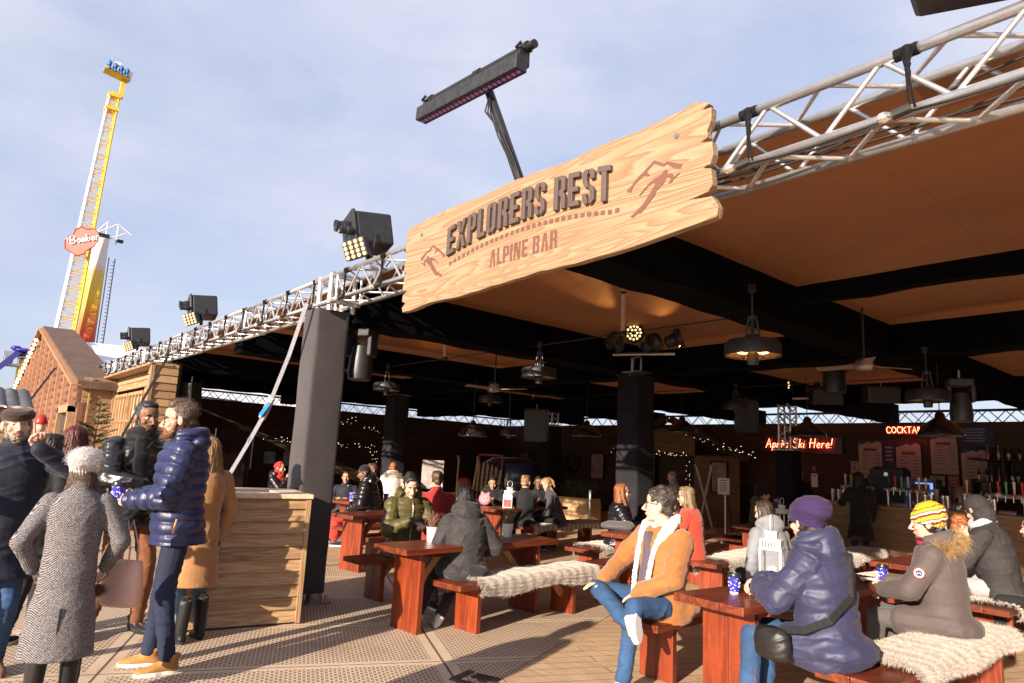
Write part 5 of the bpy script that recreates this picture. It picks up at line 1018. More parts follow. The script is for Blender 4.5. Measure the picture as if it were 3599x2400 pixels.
wposter(8.0, 8.42, 1.05, 1.48, 'sky blue poster on the left wall by the red scarf woman', (.1, .3, .5), (.45, .5, .5)); wposter(9.0, 9.4, .8, 1.5, 'tall blue and yellow poster left of the front pillar', (.03, .12, .35), (.4, .3, .08)); wposter(8.62, 8.88, 1.0, 1.5, 'narrow white sheet between two posters on the left wall', (.5, .5, .5), (.3, .3, .35))
def ski(g, p, q, w=.07): p = vec(p); q = vec(q); g.beam(p, q, w, .012, up=(0, 1, 0)); d = (q-p)/np.linalg.norm(q-p); g.beam(q, q+d*.1+vec((0, -.05, 0)), w*.8, .012, up=(0, 1, 0))
simple('ski_pair', 'pair of pale skis standing crossed beside the porch door', 'skis', (0, 0, 0), [('ski', plain('ski_white', (.5, .44, .38), .4), lambda g: ski(g, (-10.75, 16.5, 0), (-11.25, 16.5, 1.6))), ('ski', plain('ski_white', (.5, .44, .38), .4), lambda g: ski(g, (-11.15, 16.45, 0), (-10.75, 16.45, 1.6)))])
simple('ski_pair', 'patterned skis leaning against the wall behind the red haired woman', 'skis', (0, 0, 0), [('ski', plain('ski_pat', (.5, .42, .2), .4, 0, .8, 30), lambda g: ski(g, (-16.5, 12, 0), (-16.6, 12.1, 1.52))), ('ski', plain('ski_pat', (.5, .42, .2), .4, 0, .8, 30), lambda g: ski(g, (-16.2, 12.3, 0), (-16.05, 12.4, 1.52)))])
o = thing('gondola_cabin', 'dark blue ski lift cabin with red door frames in the far left corner', 'cabin', (-17.7, 15.2, 0), .6)
g = MB(); g.loft([((0, 0, z), w, w*.85) for z, w in ((.1, .7), (.5, 1.0), (1.1, 1.05), (1.45, .95), (1.6, .7), (1.65, .3))], 28, e=.6); g.build('shell', plain('cabin_blue', (.012, .035, .14), .3, 0, .2, 3, coat=.5), o, auto=True)
g = MB(); [g.bx(x-.03, x+.03, -1.0, -.92, .1, 1.7) for x in (-.9, -.1)]; g.bx(-.9, -.1, -1.0, -.92, 1.66, 1.72); g.build('door_frame', plain('cabin_red', (.3, .015, .02), .4), o)
for k in range(6):
    g = MB(); ski(g, (-.9+.14*k, -1.1, .5), (-.85+.15*k, -1.12, 1.35-.03*k*k*.3), .09); g.build('ski', plain('ski_pat2', (.45, .3, .2), .4, 0, .7, 30), o)
# hanging wreath, planter boxes with shrubs, queue posts
o = thing('wreath', 'dark hanging wreath with gold bow between two posters', 'wreath', (-17.2, 17.6, 1.55))
g = MB(); rs = np.random.RandomState(3); g.path([(.28*math.cos(t_), 0, .28*math.sin(t_)) for t_ in np.linspace(0, 2*PI, 20)], .06, 8)
for k in range(500): t_ = rs.uniform(0, 2*PI); c = vec((.28*math.cos(t_), 0, .28*math.sin(t_))); d = rs.normal(0, 1, 3)*.09; g.add([c, c+(0, 0, .02), c+d], [(0, 1, 2)])
g.build('foliage', M_garl, o); g = MB(); [g.ell(rs.normal(0, .1, 3)*(1, .2, 1), .03, n=6, k=5) for k in range(9)]; g.build('ornament', plain('gold', (.6, .3, .08), .25, .9), o)
def shrubbox(x, y, label, seed, w=1.0):
    o = thing('shrub_planter', label, 'planter', (x, y, 0), rad(8)); g = MB(); clad(g, (-w/2, -.25), (w/2, -.25), 0, .74, (0, -1), .24); clad(g, (w/2, -.25), (w/2, .25), 0, .74, (1, 0), .24); g.bx(-w/2, w/2, -.25, .25, 0, .72); g.build('box', wood('ply', (.42, .27, .12), (.55, .38, .2), 0, .5, .6, .3, .2), o)
    rs = np.random.RandomState(seed); V = []; F = []
    for i in range(1500):
        c = vec((rs.uniform(-w*.45, w*.45), rs.uniform(-.2, .2), .72)); d = rs.normal(0, .35, 3)+(0, 0, 1); d /= np.linalg.norm(d); c = c+d*rs.uniform(0, .42); s = np.cross(d, rs.normal(0, 1, 3)); s /= np.linalg.norm(s); dd = d*.5+rs.normal(0, .6, 3); k = len(V); V += [c-s*.008, c+s*.008, c+dd*.06]; F.append((k, k+1, k+2))
    g = MB(); g.add(V, F); g.build('shrub', M_needle, o)
shrubbox(-11.95, 12.45, 'pale box planter with a dark shrub behind the ponytailed woman', 1); shrubbox(-14.0, 12.6, 'pale box planter with shrub behind the child with the pink bag', 2)
post = simple('queue_post', 'slim steel queue post by the box planter in mid view', 'post', (-10.21, 11.02, 0), [('pole', M_alu, lambda g: g.tube((0, 0, 0), (0, 0, .98), .028, n=14), 1), ('base', M_alu, lambda g: g.lathe([(.16, 0), (.16, .015), (.03, .03)], n=20), 1), ('collar', M_alu, lambda g: g.tube((0, 0, .95), (0, 0, 1.0), .036, n=14))]); dup(post, (-8.9, 14.2, 0), 0, 'second steel queue post far in front of the porch')
simple('easel_sign', 'small framed notice on an easel near the crossed skis', 'sign', (-9.95, 15.8, 0), [('panel', M_white, lambda g: g.box((0, 0, 1.16), (.34, .02, .42))), ('leg', M_blackmetal, lambda g: (g.tube((-.15, 0, 1.0), (-.2, .05, 0), .012), g.tube((.15, 0, 1.0), (.2, .05, 0), .012), g.tube((0, .05, 1.3), (0, .4, 0), .012))), ('text_lines', M_ink, lambda g: [g.bx(-.1, .1, -.014, -.011, z, z+.015) for z in (1.05, 1.11, 1.17, 1.23, 1.3)])])
simple('menu_stand', 'grey poster stand behind the man in the red sweater', 'sign stand', (-13.2, 8.9, 0), [('panel', plain('standp', (.3, .26, .25), .6, 0, .4, 9), lambda g: g.box((0, 0, 1.15), (.5, .03, .65), rotz(.9))), ('pole', M_blackmetal, lambda g: g.tube((0, 0, 0), (0, 0, .85), .04)), ('base', M_blackmetal, lambda g: g.lathe([(.2, 0), (.2, .02)], n=16))])
# ================================================================== tables and benches of red stained planks
def slab_table(x, y, rz, L, Wd, H, label, kind='table', name='plank_table', group=None):
    """origin: centre on the floor, long axis local y"""
    o = thing(name, label, kind, (x, y, 0), rz, group); n = 3 if kind == 'table' else 2; t = .052; w = Wd/n
    g = MB()
    for k in range(n): g.box((-Wd/2+w*(k+.5), 0, H-t/2), (w-.004, L+random.uniform(-.006, .006), t))
    g.build('table_top' if kind == 'table' else 'seat', M_red, o, bevel=.005)
    for s in (-1, 1):
        g = MB(); yy = s*(L/2-.25 if kind == 'table' else L/2-.30); ww = Wd*.74
        for k in (-1, 1): g.box((k*ww/4, yy, (H-t)/2), (ww/2-.003, .055, H-t-.003))
        g.build('leg', M_redZ, o, bevel=.004)
    for s in (-1, 1):
        yy = (L/2-.28 if kind == 'table' else L/2-.33)*s; g = MB(); a = vec((0, yy-s*.0, H*.42)); b = vec((0, yy-s*H*.45, H-t-.01)); g.beam(a, b, .07, .04, up=(1, 0, 0)); g.build('brace', M_brace if (kind == 'bench' or L > 2) else M_redZ, o, bevel=.003)
    if kind == 'table':
        g = MB(); g.box((0, 0, H-t-.035), (.09, L-.56, .065)); g.build('rail', M_redZ, o)
    return o
def end_at(ex, ey, ang, L):  # near end centre -> centre, long axis direction at angle ang from +y (ccw)
    return ex-math.sin(ang)*L/2, ey+math.cos(ang)*L/2
def tbl(ex, ey, deg, L, label, kind='table', Wd=.54, H=.75):
    a = rad(deg); x, y = end_at(ex, ey, a, L)
    return slab_table(x, y, a, L, Wd, H, label, kind, 'plank_table' if kind == 'table' else 'plank_bench', 'red stained plank tables' if kind == 'table' else 'red stained plank benches')
def bench(ex, ey, deg, L, label): return tbl(ex, ey, deg, L, label, 'bench', .41, .45)
TA = tbl(-5.49, 3.28, 4.6, 2.05, 'plank table with two white heather pots in the middle of the photo')
bench(-5.19, 3.72, 6, 2.0, 'fur covered plank bench in front of the woman in the black parka')
bench(-6.78, 3.62, 4, 2.05, 'dark bench in shadow under the young man in the olive jacket')
TB = tbl(-2.61, 3.94, -3, 2.3, 'nearest plank table, with lantern and blue cups, right foreground')
bench(-1.83, 4.18, -1, 2.45, 'nearest fur covered bench in the bottom right corner')
bench(-3.36, 4.14, 2, 2.1, 'bench carrying the man in the orange shearling jacket')
TC_ = tbl(-2.72, 7.37, 0, 2.2, 'plank table behind the woman in the yellow striped hat')
bench(-2.08, 7.55, 0, 2.2, 'bench at the right edge under the hooded person')
bench(-4.95, 7.35, 9, 2.0, 'fur covered bench behind the orange jacket, empty at its far end')
TD = tbl(-5.53, 6.5, 8, 2.1, 'plank table between the woman in sunglasses and the woman in coral')
bench(-6.5, 6.78, 9, 2.1, 'fur covered bench left of the sunglasses woman, seen end on')
bench(-5.42, 5.92, 9, .9, 'short dark end of a bench behind the fur covered one')
TE = tbl(-9.12, 7.23, 10, 2.1, 'plank table with the red menu stand and pink bag')
bench(-9.0, 7.95, 9, 2.3, 'fur covered bench under the women in black')
TF = tbl(-8.48, 4.28, 12, 2.0, 'sunlit orange plank table just right of the grey pillar')
bench(-9.6, 4.86, 10, 1.9, 'bench left of the sunlit orange table, beside the pillar')
bench(-8.5, 4.59, 12, 1.9, 'bench in front of the red sweater man, close to the orange table')
TG = tbl(-10.8, 5.4, 15, 1.8, 'distant table with three blue cups beside the grey pillar')
TH_ = tbl(-5.66, 9.64, 5, 2.0, 'far table of the person drinking in the black beanie')
bench(-6.5, 10.5, 5, 1.8, 'far bench with fur throw left of the drinking person')
bench(-4.5, 9.7, 5, 1.9, 'far fur covered bench left of the bar customer'); bench(-13.0, 7.2, 15, 2.0, 'far bench behind the boy with the necklace')
TI = tbl(-12.6, 7.9, 10, 1.9, 'shaded far table with a white lantern, left of the second pillar')
bench(-10.6, 6.0, 12, 2.0, 'bench of the man in the black cap')
# ------------------------------------------------------------------ fur throws
def _fur(name, stripes=True):
    m, t, b = newmat(name); v = objv(t); sep = N(t, 'ShaderNodeSeparateXYZ'); t.links.new(v, sep.inputs[0])
    n1 = noise(t, 6, 4, .6, v); yy = mth(t, 'ADD', mth(t, 'MULTIPLY', sep.outputs[1], 46), mth(t, 'MULTIPLY', n1, 9)); st = mth(t, 'MULTIPLY_ADD', mth(t, 'SINE', yy), .5, .5)
    n2 = noise(t, 160, 2, .6, v); f = mth(t, 'MULTIPLY_ADD', n2, .3, mth(t, 'MULTIPLY', st, .45)); f = mth(t, 'ADD', f, mth(t, 'MULTIPLY', attr(t), .45))
    t.links.new(ramp(t, f, [(.12, (.20, .155, .12)), (.40, (.36, .31, .26)), (.70, (.54, .49, .43)), (1.0, (.62, .58, .52))]), b.inputs['Base Color']); b.inputs['Roughness'].default_value = .8; b.inputs['Sheen Weight'].default_value = .3; return m
M_fur = _fur('striped_fur')
def fur_blades(g, P, Nn, n, length, width, jit=.5, down=.3, rs=NR, flow=None):
    """P,Nn arrays of surface points/normals ; adds n thin blades"""
    k = rs.randint(0, len(P), n); p = P[k]+rs.normal(0, .013, (n, 3))*(1, 1, .35); d = Nn[k]+rs.normal(0, jit, (n, 3))+np.array([0, 0, -down])
    if flow is not None: d = d+vec(flow)
    d /= np.linalg.norm(d, axis=1)[:, None]; l = length*rs.uniform(.6, 1.3, n)[:, None]; s = np.cross(d, rs.normal(0, 1, (n, 3))); s /= np.linalg.norm(s, axis=1)[:, None]
    mid = p+d*l*.55; tip = p+d*l+np.array([0, 0, -1])*l*.25
    V = np.stack([p-s*width, p+s*width, mid+s*width*.7, mid-s*width*.7, tip], 1).reshape(-1, 3)
    base = g.n; g.v.append(V); g.n += len(V); rr = rs.uniform(0, 1, n)
    for i in range(n):
        b = base+i*5; g.f.append((b, b+1, b+2, b+3)); g.f.append((b+3, b+2, b+4)); g.m += [0, 0]; g.r += [rr[i], rr[i]]
def throw(ex, ey, deg, y0, y1, label, n=9000, over=.12, Wd=.41, H=.45, ln=.035):
    """fur throw over a bench whose near end centre is (ex,ey); covers y0..y1 along the bench"""
    a = rad(deg); o = thing('fur_throw', label, 'fur throw', (ex-math.sin(a)*y0, ey+math.cos(a)*y0, H), a, 'fur throws on the benches')
    L = y1-y0; hw = Wd/2+.022; rs = np.random.RandomState(int(abs(ex*100)))
    prof = [(-hw-.012, -over), (-hw-.018, -over*.5), (-hw-.01, -.005), (-hw+.03, .026), (-.08, .03), (.08, .03), (hw-.03, .026), (hw+.01, -.005), (hw+.018, -over*.5), (hw+.012, -over)]
    pr = np.array(prof); cum = np.r_[0, np.cumsum(np.linalg.norm(np.diff(pr, axis=0), axis=1))]; cum /= cum[-1]
    nu, nv = 22, max(8, int(L/.03)); us = np.linspace(0, 1, nu+1); X = np.interp(us, cum, pr[:, 0]); Z = np.interp(us, cum, pr[:, 1])
    V = []
    for j in range(nv+1):
        y = L*j/nv; rip = .0015*math.sin(y*52)+.004*math.sin(y*17+1); cut = .5+.5*math.sin(y*7+ex)*.5
        for i in range(nu+1): e_ = 1 if (us[i] < .2 or us[i] > .8) else 0; V.append((X[i]*(1+rip*1.2*e_), y+.012*math.sin(i*1.3), Z[i]*(1+.22*math.sin(y*6+i*.2+ex)*e_)+rip*(1-e_)+.004))
    V = np.array(V); F = [(j*(nu+1)+i, j*(nu+1)+i+1, (j+1)*(nu+1)+i+1, (j+1)*(nu+1)+i) for j in range(nv) for i in range(nu)]
    g = MB(); g.add(V, F); G = V.reshape(nv+1, nu+1, 3); du = np.gradient(G, axis=1); dv = np.gradient(G, axis=0); Nn = np.cross(du, dv).reshape(-1, 3); Nn /= np.linalg.norm(Nn, axis=1)[:, None]
    if Nn[len(Nn)//2][2] < 0: Nn = -Nn
    fur_blades(g, V, Nn, int(n*2.4), ln*.72, .0008 if n > 5000 else .0020, .8, .1, rs=rs); fe = np.vstack([V[:nu+1]]); fur_blades(g, fe, np.tile([0, -1., .2], (nu+1, 1)), n//12, ln, .0016, rs=rs)
    g.build('pelt', M_fur, o, smooth=True)
throw(-5.19, 3.72, 6, .26, 2.05, 'striped fur throw on the bench in front of the black parka', 14000, .11)
throw(-1.83, 4.18, -1, .42, 2.36, 'striped fur throw on the nearest bench, bottom right', 26000, .075, ln=.028)
throw(-4.95, 7.35, 9, .35, 1.9, 'striped fur throw behind the orange jacket', 6000, .16); throw(-6.5, 6.78, 9, .3, 1.9, 'striped fur throw on the bench left of the sunglasses woman', 5000, .14)
throw(-9.0, 7.95, 9, .1, 2.25, 'fur throw under the women dressed in black', 4000, .1); throw(-4.5, 9.7, 5, .1, 1.9, 'fur throw on the bench left of the bar customer', 4000, .12); throw(-6.5, 10.5, 5, .2, 1.7, 'small far fur throw left of the drinking person', 2500, .12)
throw(-2.08, 7.55, 0, .2, 2.0, 'pale fur throw under the hooded person', 4000, .08); throw(-6.78, 3.62, 4, .5, 1.9, 'shaded fur throw under the young man in olive', 4000, .12); throw(-3.3, 7.6, 0, .1, 2.0, 'fur strip behind the nearest table, by the white food tray', 3000, .05)
bench(-3.3, 7.55, 0, 2.1, 'bench hidden behind the nearest table and purple hat')
# ------------------------------------------------------------------ things on the tables
M_cupb = newmat('cup_print')
def _cup():
    m, t, b = M_cupb; v = objv(t); vo = N(t, 'ShaderNodeTexVoronoi'); vo.inputs['Scale'].default_value = 62; t.links.new(v, vo.inputs['Vector']); sep = N(t, 'ShaderNodeSeparateXYZ'); t.links.new(v, sep.inputs[0])
    sp = mth(t, 'LESS_THAN', vo.outputs['Distance'], .27); low = mth(t, 'LESS_THAN', sep.outputs[2], .012)
    col = mixc(t, sp, (.035, .03, .42), (.7, .72, .85)); col = mixc(t, low, col, (.75, .75, .75)); t.links.new(col, b.inputs['Base Color']); b.inputs['Roughness'].default_value = .45; return m
M_cupb = _cup(); M_lid = plain('cup_lid', (.02, .02, .022), .35, 0, .1, 10)
CUP = None
def cup(x, y, z, label, lid=True, rz=0, s=1):
    global CUP
    o = thing('paper_cup', label, 'cup', (x, y, z), rz, 'blue paper cups', s)
    g = MB(); g.lathe([(.029, 0), (.041, .108), (.0425, .112)], n=24); g.build('cup_body', M_cupb, o, auto=True)
    g = MB()
    for a0 in (-.6, 2.5):
        for k in range(2):
            P = []
            for q in range(14): t_ = a0+1.15*q/13; zz = .07-.022*k+.006*math.sin(q*2.6+k); r = .0297+.012*zz/.108+.0015; P.append((r*math.cos(t_), r*math.sin(t_), zz))
            g.path(P, .0016, 4)
    g.build('script_lettering', M_white, o)
    if lid: g = MB(); g.lathe([(.0445, .108), (.0445, .118), (.041, .120), (.039, .132), (.036, .134), (.034, .128), (0, .128)], n=24); g.build('lid', M_lid, o, auto=True)
    else: g = MB(); g.path([(.042*math.cos(t_), .042*math.sin(t_), .112) for t_ in np.linspace(0, 2*PI, 19)], .002, 4); g.build('rim', M_white, o)
    return o
cup(-2.652, 4.334, .75, 'blue snowflake cup on the near left corner of the nearest table', rz=.3); cup(-2.345, 6.031, .75, 'blue snowflake cup on a napkin at the far end of the nearest table', rz=.9); cup(-2.56, 5.75, .75, 'blue cup just showing behind the purple hatted woman', rz=.9)
for (x, y, l) in ((-10.75, 5.62, 'leftmost of the three blue cups beside the pillar'), (-10.62, 5.9, 'middle blue cup, with a second one stacked in it'), (-10.6, 6.2, 'rightmost of the three blue cups on the distant table')): cup(x, y, .75, l, False, s=1.15)
simple('food_tray', 'white food tray with wooden fork on the nearest table', 'tray', (-2.50, 5.72, .75), [('tray', M_white, lambda g: (g.loft([((0, 0, .001), .055, .08), ((0, 0, .045), .07, .10), ((0, 0, .047), .073, .103)], 4, cap=False, R=rotz(PI/4)), g.bx(-.05, .05, -.07, .07, .001, .004)), 1), ('fork', M_brace, lambda g: g.beam((-.03, 0, .01), (-.07, -.03, .10), .012, .003)), ('food', plain('food', (.45, .3, .12), .6, 0, .4, 30), lambda g: [g.ell((random.uniform(-.03, .03), random.uniform(-.05, .05), .03), .018, n=6, k=5) for _ in range(10)])], rz=.2)
simple('napkin', 'crumpled white napkin under the far blue cup', 'napkin', (-2.37, 5.95, .752), [('sheet', M_white, lambda g: g.sheet(lambda u, v: (-.11+.22*u, -.13+.26*v, .008+.018*abs(math.sin(7*u+3*v))*math.sin(5*v+2*u+1)**2), 16, 16), 1)], rz=.5)
def lantern(x, y, z, label, s=1.0, rz=0):
    o = thing('lantern', label, 'lantern', (x, y, z), rz, 'white metal lanterns', s); w = .075
    g = MB(); g.bx(-w-.008, w+.008, -w-.008, w+.008, 0, .02)
    for sx in (-1, 1):
        for sy in (-1, 1): g.bx(sx*w-.008, sx*w+.008, sy*w-.008, sy*w+.008, .02, .235)
    g.bx(-w-.01, w+.01, -w-.01, w+.01, .235, .25); g.build('frame', M_white, o, bevel=.002)
    g = MB()
    for k in range(7):
        u = -w+2*w*(k+.5)/7
        for s_ in (-1, 1): g.bx(u-.006, u+.006, s_*w-.003, s_*w+.003, .25, .30); g.bx(s_*w-.003, s_*w+.003, u-.006, u+.006, .25, .30)
    g.loft([((0, 0, .30), w*1.5, w*1.5), ((0, 0, .312), w*1.45, w*1.45), ((0, 0, .32), w*.8, w*.8)], 4, R=rotz(PI/4), cap=False)
    for k in range(5):
        u = -.035+.07*k/4
        for s_ in (-1, 1): g.bx(u-.004, u+.004, s_*.04-.002, s_*.04+.002, .318, .36); g.bx(s_*.04-.002, s_*.04+.002, u-.004, u+.004, .318, .36)
    g.bx(-.045, .045, -.045, .045, .36, .375); g.build('roof', M_white, o)
    g = MB(); g.path([(0, .065*math.cos(t_), .375+.065+.06*math.sin(t_)) for t_ in np.linspace(-1.35, PI+1.35, 20)], .004, 6); g.build('ring_handle', M_white, o, smooth=True)
    g = MB(); g.tube((0, 0, .02), (0, 0, .11), .035, n=16); g.tube((0, 0, .11), (0, 0, .12), .002, n=4); g.build('candle', plain('candle', (.75, .72, .62), .5), o)
    return o
lantern(-2.80, 5.12, .75, 'white lantern on the nearest table beside the purple hatted woman', rz=.3); lantern(-5.35, 10.1, .75, 'white lantern on the far table in front of the drinking person', .9); lantern(-2.62, 8.3, .75, 'white lantern half hidden by the yellow striped hat', 1.0)
lantern(-12.4, 8.5, .75, 'white lantern on the shaded far table left of the second pillar', 1.0); lantern(-9.25, 7.9, .75, 'white lantern on the table with the red menu stand', .9)
def pot(x, y, z, label, seed, col):
    rs = np.random.RandomState(seed); o = thing('flower_pot', label, 'potted plant', (x, y, z), 0, 'white heather pots')
    g = MB(); g.lathe([(.046, 0), (.047, .004), (.056, .125), (.059, .128), (.059, .14), (.054, .14), (.052, .12), (0, .118)], n=28); g.build('pot', M_white, o, auto=True)
    V = []; F = []; R_ = []
    for i in range(110):
        a = rs.uniform(0, 2*PI); le = rs.uniform(.06, .17); d = vec((math.cos(a)*rs.uniform(.1, .75), math.sin(a)*rs.uniform(.1, .75), 1)); d /= np.linalg.norm(d); b = vec((rs.normal(0, .018), rs.normal(0, .018), .12))
        for q in range(22):
            c = b+d*le*(q/22+.2); e = rs.normal(0, 1, 3); e /= np.linalg.norm(e); s = np.cross(e, d)+1e-3; s /= np.linalg.norm(s); k = len(V); V += [c-s*.0022, c+s*.0022, c+(e+d*.6)*.011]; F.append((k, k+1, k+2))
    g = MB(); g.add(V, F, rnd=.2); g.build('heather', col, o); return o
pot(-5.66, 3.86, .75, 'white pot of dry pinkish heather in front of the man with the phone', 1, plain('heather_pink', (.30, .16, .12), .7, 0, .4, 60)); pot(-5.74, 4.90, .75, 'white pot of green heather right of the black parka', 2, plain('heather_green', (.30, .27, .12), .7, 0, .4, 60))
simple('menu_holder', 'red and white card menu holder on the table by the child', 'menu holder', (-9.12, 7.75, .75), [('card', M_white, lambda g: g.box((0, 0, .11), (.16, .02, .21), rotz(.7))), ('red_panel', plain('mred', (.5, .06, .05), .6), lambda g: g.box((.008, -.010, .08), (.14, .008, .13), rotz(.7)))])
# ================================================================== people: continuous remeshed bodies, clothes as child meshes
TS = bpy.data.scenes.new('tmp_build')
class PM:
    """polygon soup with quads/tris and material indices"""
    def __init__(s): s.V = []; s.P = {3: [], 4: []}; s.Mi = {3: [], 4: []}; s.n = 0
    def addarr(s, V, Q, T=None, mq=0, mt=None):
        s.V.append(V)
        for k, A, m in ((4, Q, mq), (3, T, mt if mt is not None else mq)):
            if A is not None and len(A): A = np.asarray(A); s.P[k].append(A+s.n); s.Mi[k].append(np.full(len(A), m) if np.isscalar(m) else np.asarray(m))
        s.n += len(V)
    def addmb(s, mb, m=0):
        V = np.vstack(mb.v); Q = [f for f in mb.f if len(f) == 4]; T = [f for f in mb.f if len(f) == 3]; s.addarr(V, np.array(Q) if Q else None, np.array(T) if T else None, m)
    def obj(s, name, mats, parent, smooth=True):
        V = np.vstack(s.V); me = bpy.data.meshes.new(name); parts = [(k, np.vstack(s.P[k]), np.concatenate(s.Mi[k])) for k in (3, 4) if s.P[k]]
        nf = sum(len(p[1]) for p in parts); li = np.concatenate([p[1].ravel() for p in parts]); tot = np.concatenate([np.full(len(p[1]), p[0]) for p in parts]); st = np.r_[0, np.cumsum(tot)[:-1]]; mi = np.concatenate([p[2] for p in parts])
        me.vertices.add(len(V)); me.vertices.foreach_set('co', V.astype(np.float32).ravel()); me.loops.add(len(li)); me.loops.foreach_set('vertex_index', li.astype(np.int32)); me.polygons.add(nf); me.polygons.foreach_set('loop_start', st.astype(np.int32))
        if not isinstance(mats, (list, tuple)): mats = [mats]
        for m in mats: me.materials.append(m)
        me.polygons.foreach_set('material_index', mi.astype(np.int32)); me.polygons.foreach_set('use_smooth', [smooth]*nf); me.update(calc_edges=True); me.validate()
        o = bpy.data.objects.new(name, me); COL.objects.link(o)
        if parent is not None: o.parent = parent
        return o
def remesh(mb, vox, it=3):
    me = mb.mesh(); o = bpy.data.objects.new('t', me); TS.collection.objects.link(o); r = o.modifiers.new('r', 'REMESH'); r.mode = 'VOXEL'; r.voxel_size = vox
    s = o.modifiers.new('s', 'SMOOTH'); s.factor = .5; s.iterations = it
    vl = TS.view_layers[0]; vl.update(); dg = vl.depsgraph; ev = o.evaluated_get(dg); m2 = ev.to_mesh()
    n = len(m2.vertices); V = np.empty(n*3, np.float32); m2.vertices.foreach_get('co', V); V = V.reshape(-1, 3).astype(float); Nn = np.empty(n*3, np.float32); m2.vertices.foreach_get('normal', Nn); Nn = Nn.reshape(-1, 3).astype(float)
    L = np.empty(len(m2.loops), np.int32); m2.loops.foreach_get('vertex_index', L); Q = L.reshape(-1, 4) if len(L) == 4*len(m2.polygons) else np.array([list(p.vertices)+[p.vertices[-1]]*(4-len(p.vertices)) for p in m2.polygons])
    ev.to_mesh_clear(); TS.collection.objects.unlink(o); bpy.data.objects.remove(o); bpy.data.meshes.remove(me); return V, Nn, Q
def wr(V, f, seed, rid=True):
    rs = np.random.RandomState(seed); w = np.zeros(len(V)); V = V*(1, 1, 1.7)
    if rid:   # sharp folds: smallest distance to a few warped wave fronts
        w = np.zeros(len(V))
        for k in range(3):
            a = rs.normal(0, 1, 3); a[2] += np.sign(a[2])*.5; a *= f/np.linalg.norm(a); b = rs.normal(0, 1, 3)*f*.45; m = .5+.5*np.sin(V@(rs.normal(0, 1, 3)*f*.25)+rs.uniform(0, 6))
            w = np.maximum(w, (1-np.abs(np.sin((V@a+rs.uniform(0, 6)+1.7*np.sin(V@b+rs.uniform(0, 6)))*.5)))**1.6*m)
        return w*1.5-.35
    for k in range(6):
        a = rs.normal(0, 1, 3); a *= f/np.linalg.norm(a); b = rs.normal(0, 1, 3)*f*.5; w += np.sin(V@a+rs.uniform(0, 6)+1.6*np.sin(V@b+rs.uniform(0, 6)))
    return w/6**.5
# ------------------------------------------------------------------ head and hands templates
def _head():
    g = MB(); E = g.ell
    E((0, -.014, .035), (.074, .093, .086)); E((0, .028, -.035), (.060, .060, .082)); E((0, .028, -.085), (.048, .05, .035)); E((0, .068, -.102), (.022, .019, .017)); E((0, .042, .045), (.058, .046, .045))
    for s in (-1, 1): E((s*.041, .060, -.030), (.022, .020, .020)); E((s*.011, .099, -.042), .008); E((s*.079, -.010, -.010), (.009, .020, .032), rotz(s*.35))
    g.cap((0, .084, .008), (0, .112, -.035), .008, .012); g.cap((-.036, .079, .022), (.036, .079, .022), .0095); E((0, .086, -.064), (.023, .012, .006)); E((0, .084, -.073), (.020, .012, .0065))
    g.loft([((0, -.022, -.07), .056, .056), ((0, -.03, -.13), .054, .056), ((0, -.04, -.20), .066, .058)], 16)
    V, N_, Q = remesh(g, .0048, 3)
    for s in (-1, 1):
        d = np.linalg.norm((V-vec((s*.031, .080, .001)))*(1, .6, 1.25), axis=1); V[:, 1] -= .009*np.exp(-(d/.013)**2)
    c = V[Q].mean(1); mi = np.zeros(len(Q), int); mi[(abs(c[:, 0]) < .024) & (abs(c[:, 2]+.068) < .0085) & (c[:, 1] > .085)] = 1
    mi[(abs(abs(c[:, 0])-.031) < .019) & (abs(c[:, 2]-.0235) < .0048) & (c[:, 1] > .072)] = 2
    return V, Q, mi
HEADT = _head()
def _eyes(pm, R, t):
    for s in (-1, 1):
        g = MB(); g.M = (R, t); g.ell((s*.031, .0695, .0), (.0135, .0105, .0088), n=12, k=8); pm.addmb(g, 3)
        g = MB(); g.M = (R, t); g.ell((s*.031+.0008, .0762, .0), (.0058, .0048, .0058), n=10, k=6); pm.addmb(g, 4)
def _hand(kind):
    cu = dict(relaxed=(22, 26, 30, 34), grip=(62, 64, 66, 68), flat=(6, 8, 9, 12), point=(3, 86, 88, 88), fist=(86, 88, 88, 88), soft=(38, 42, 46, 50))[kind]
    g = MB(); g.loft([((0, -.02, 0), .027, .019), ((0, .005, 0), .028, .017), ((0, .04, 0), .038, .016), ((0, .075, 0), .041, .0135), ((0, .092, 0), .038, .011)], 16)
    for k, (x, L, r) in enumerate(((-.030, .075, .0090), (-.010, .084, .0092), (.011, .078, .0088), (.030, .060, .0078))):
        p = vec((x, .088, 0)); a = 0; pr = r
        for q, fr in enumerate((.46, .30, .24)):
            a += rad(cu[k])*(1, 1.1, .7)[q]; d = vec((x*.9*(1 if cu[k] < 50 else .1), math.cos(a), -math.sin(a))); d /= np.linalg.norm(d); e = p+d*L*fr; g.cap(p, e, pr, pr*.93, n=10); p = e; pr *= .93
    t0 = vec((-.024, .018, -.004)); 
    if kind in ('grip', 'fist', 'point'): P = [t0, vec((-.050, .048, -.022)), vec((-.036, .078, -.040)), vec((-.012, .092, -.046))]
    else: P = [t0, vec((-.050, .046, -.014)), vec((-.062, .078, -.018)), vec((-.063, .100, -.020))]
    for i, r in enumerate((.0135, .0115, .010)): g.cap(P[i], P[i+1], r, r*.92, n=10)
    V, N_, Q = remesh(g, .0042, 2); return V, Q
HANDS = {}
def hand(kind):
    if kind not in HANDS: HANDS[kind] = _hand(kind)
    return HANDS[kind]
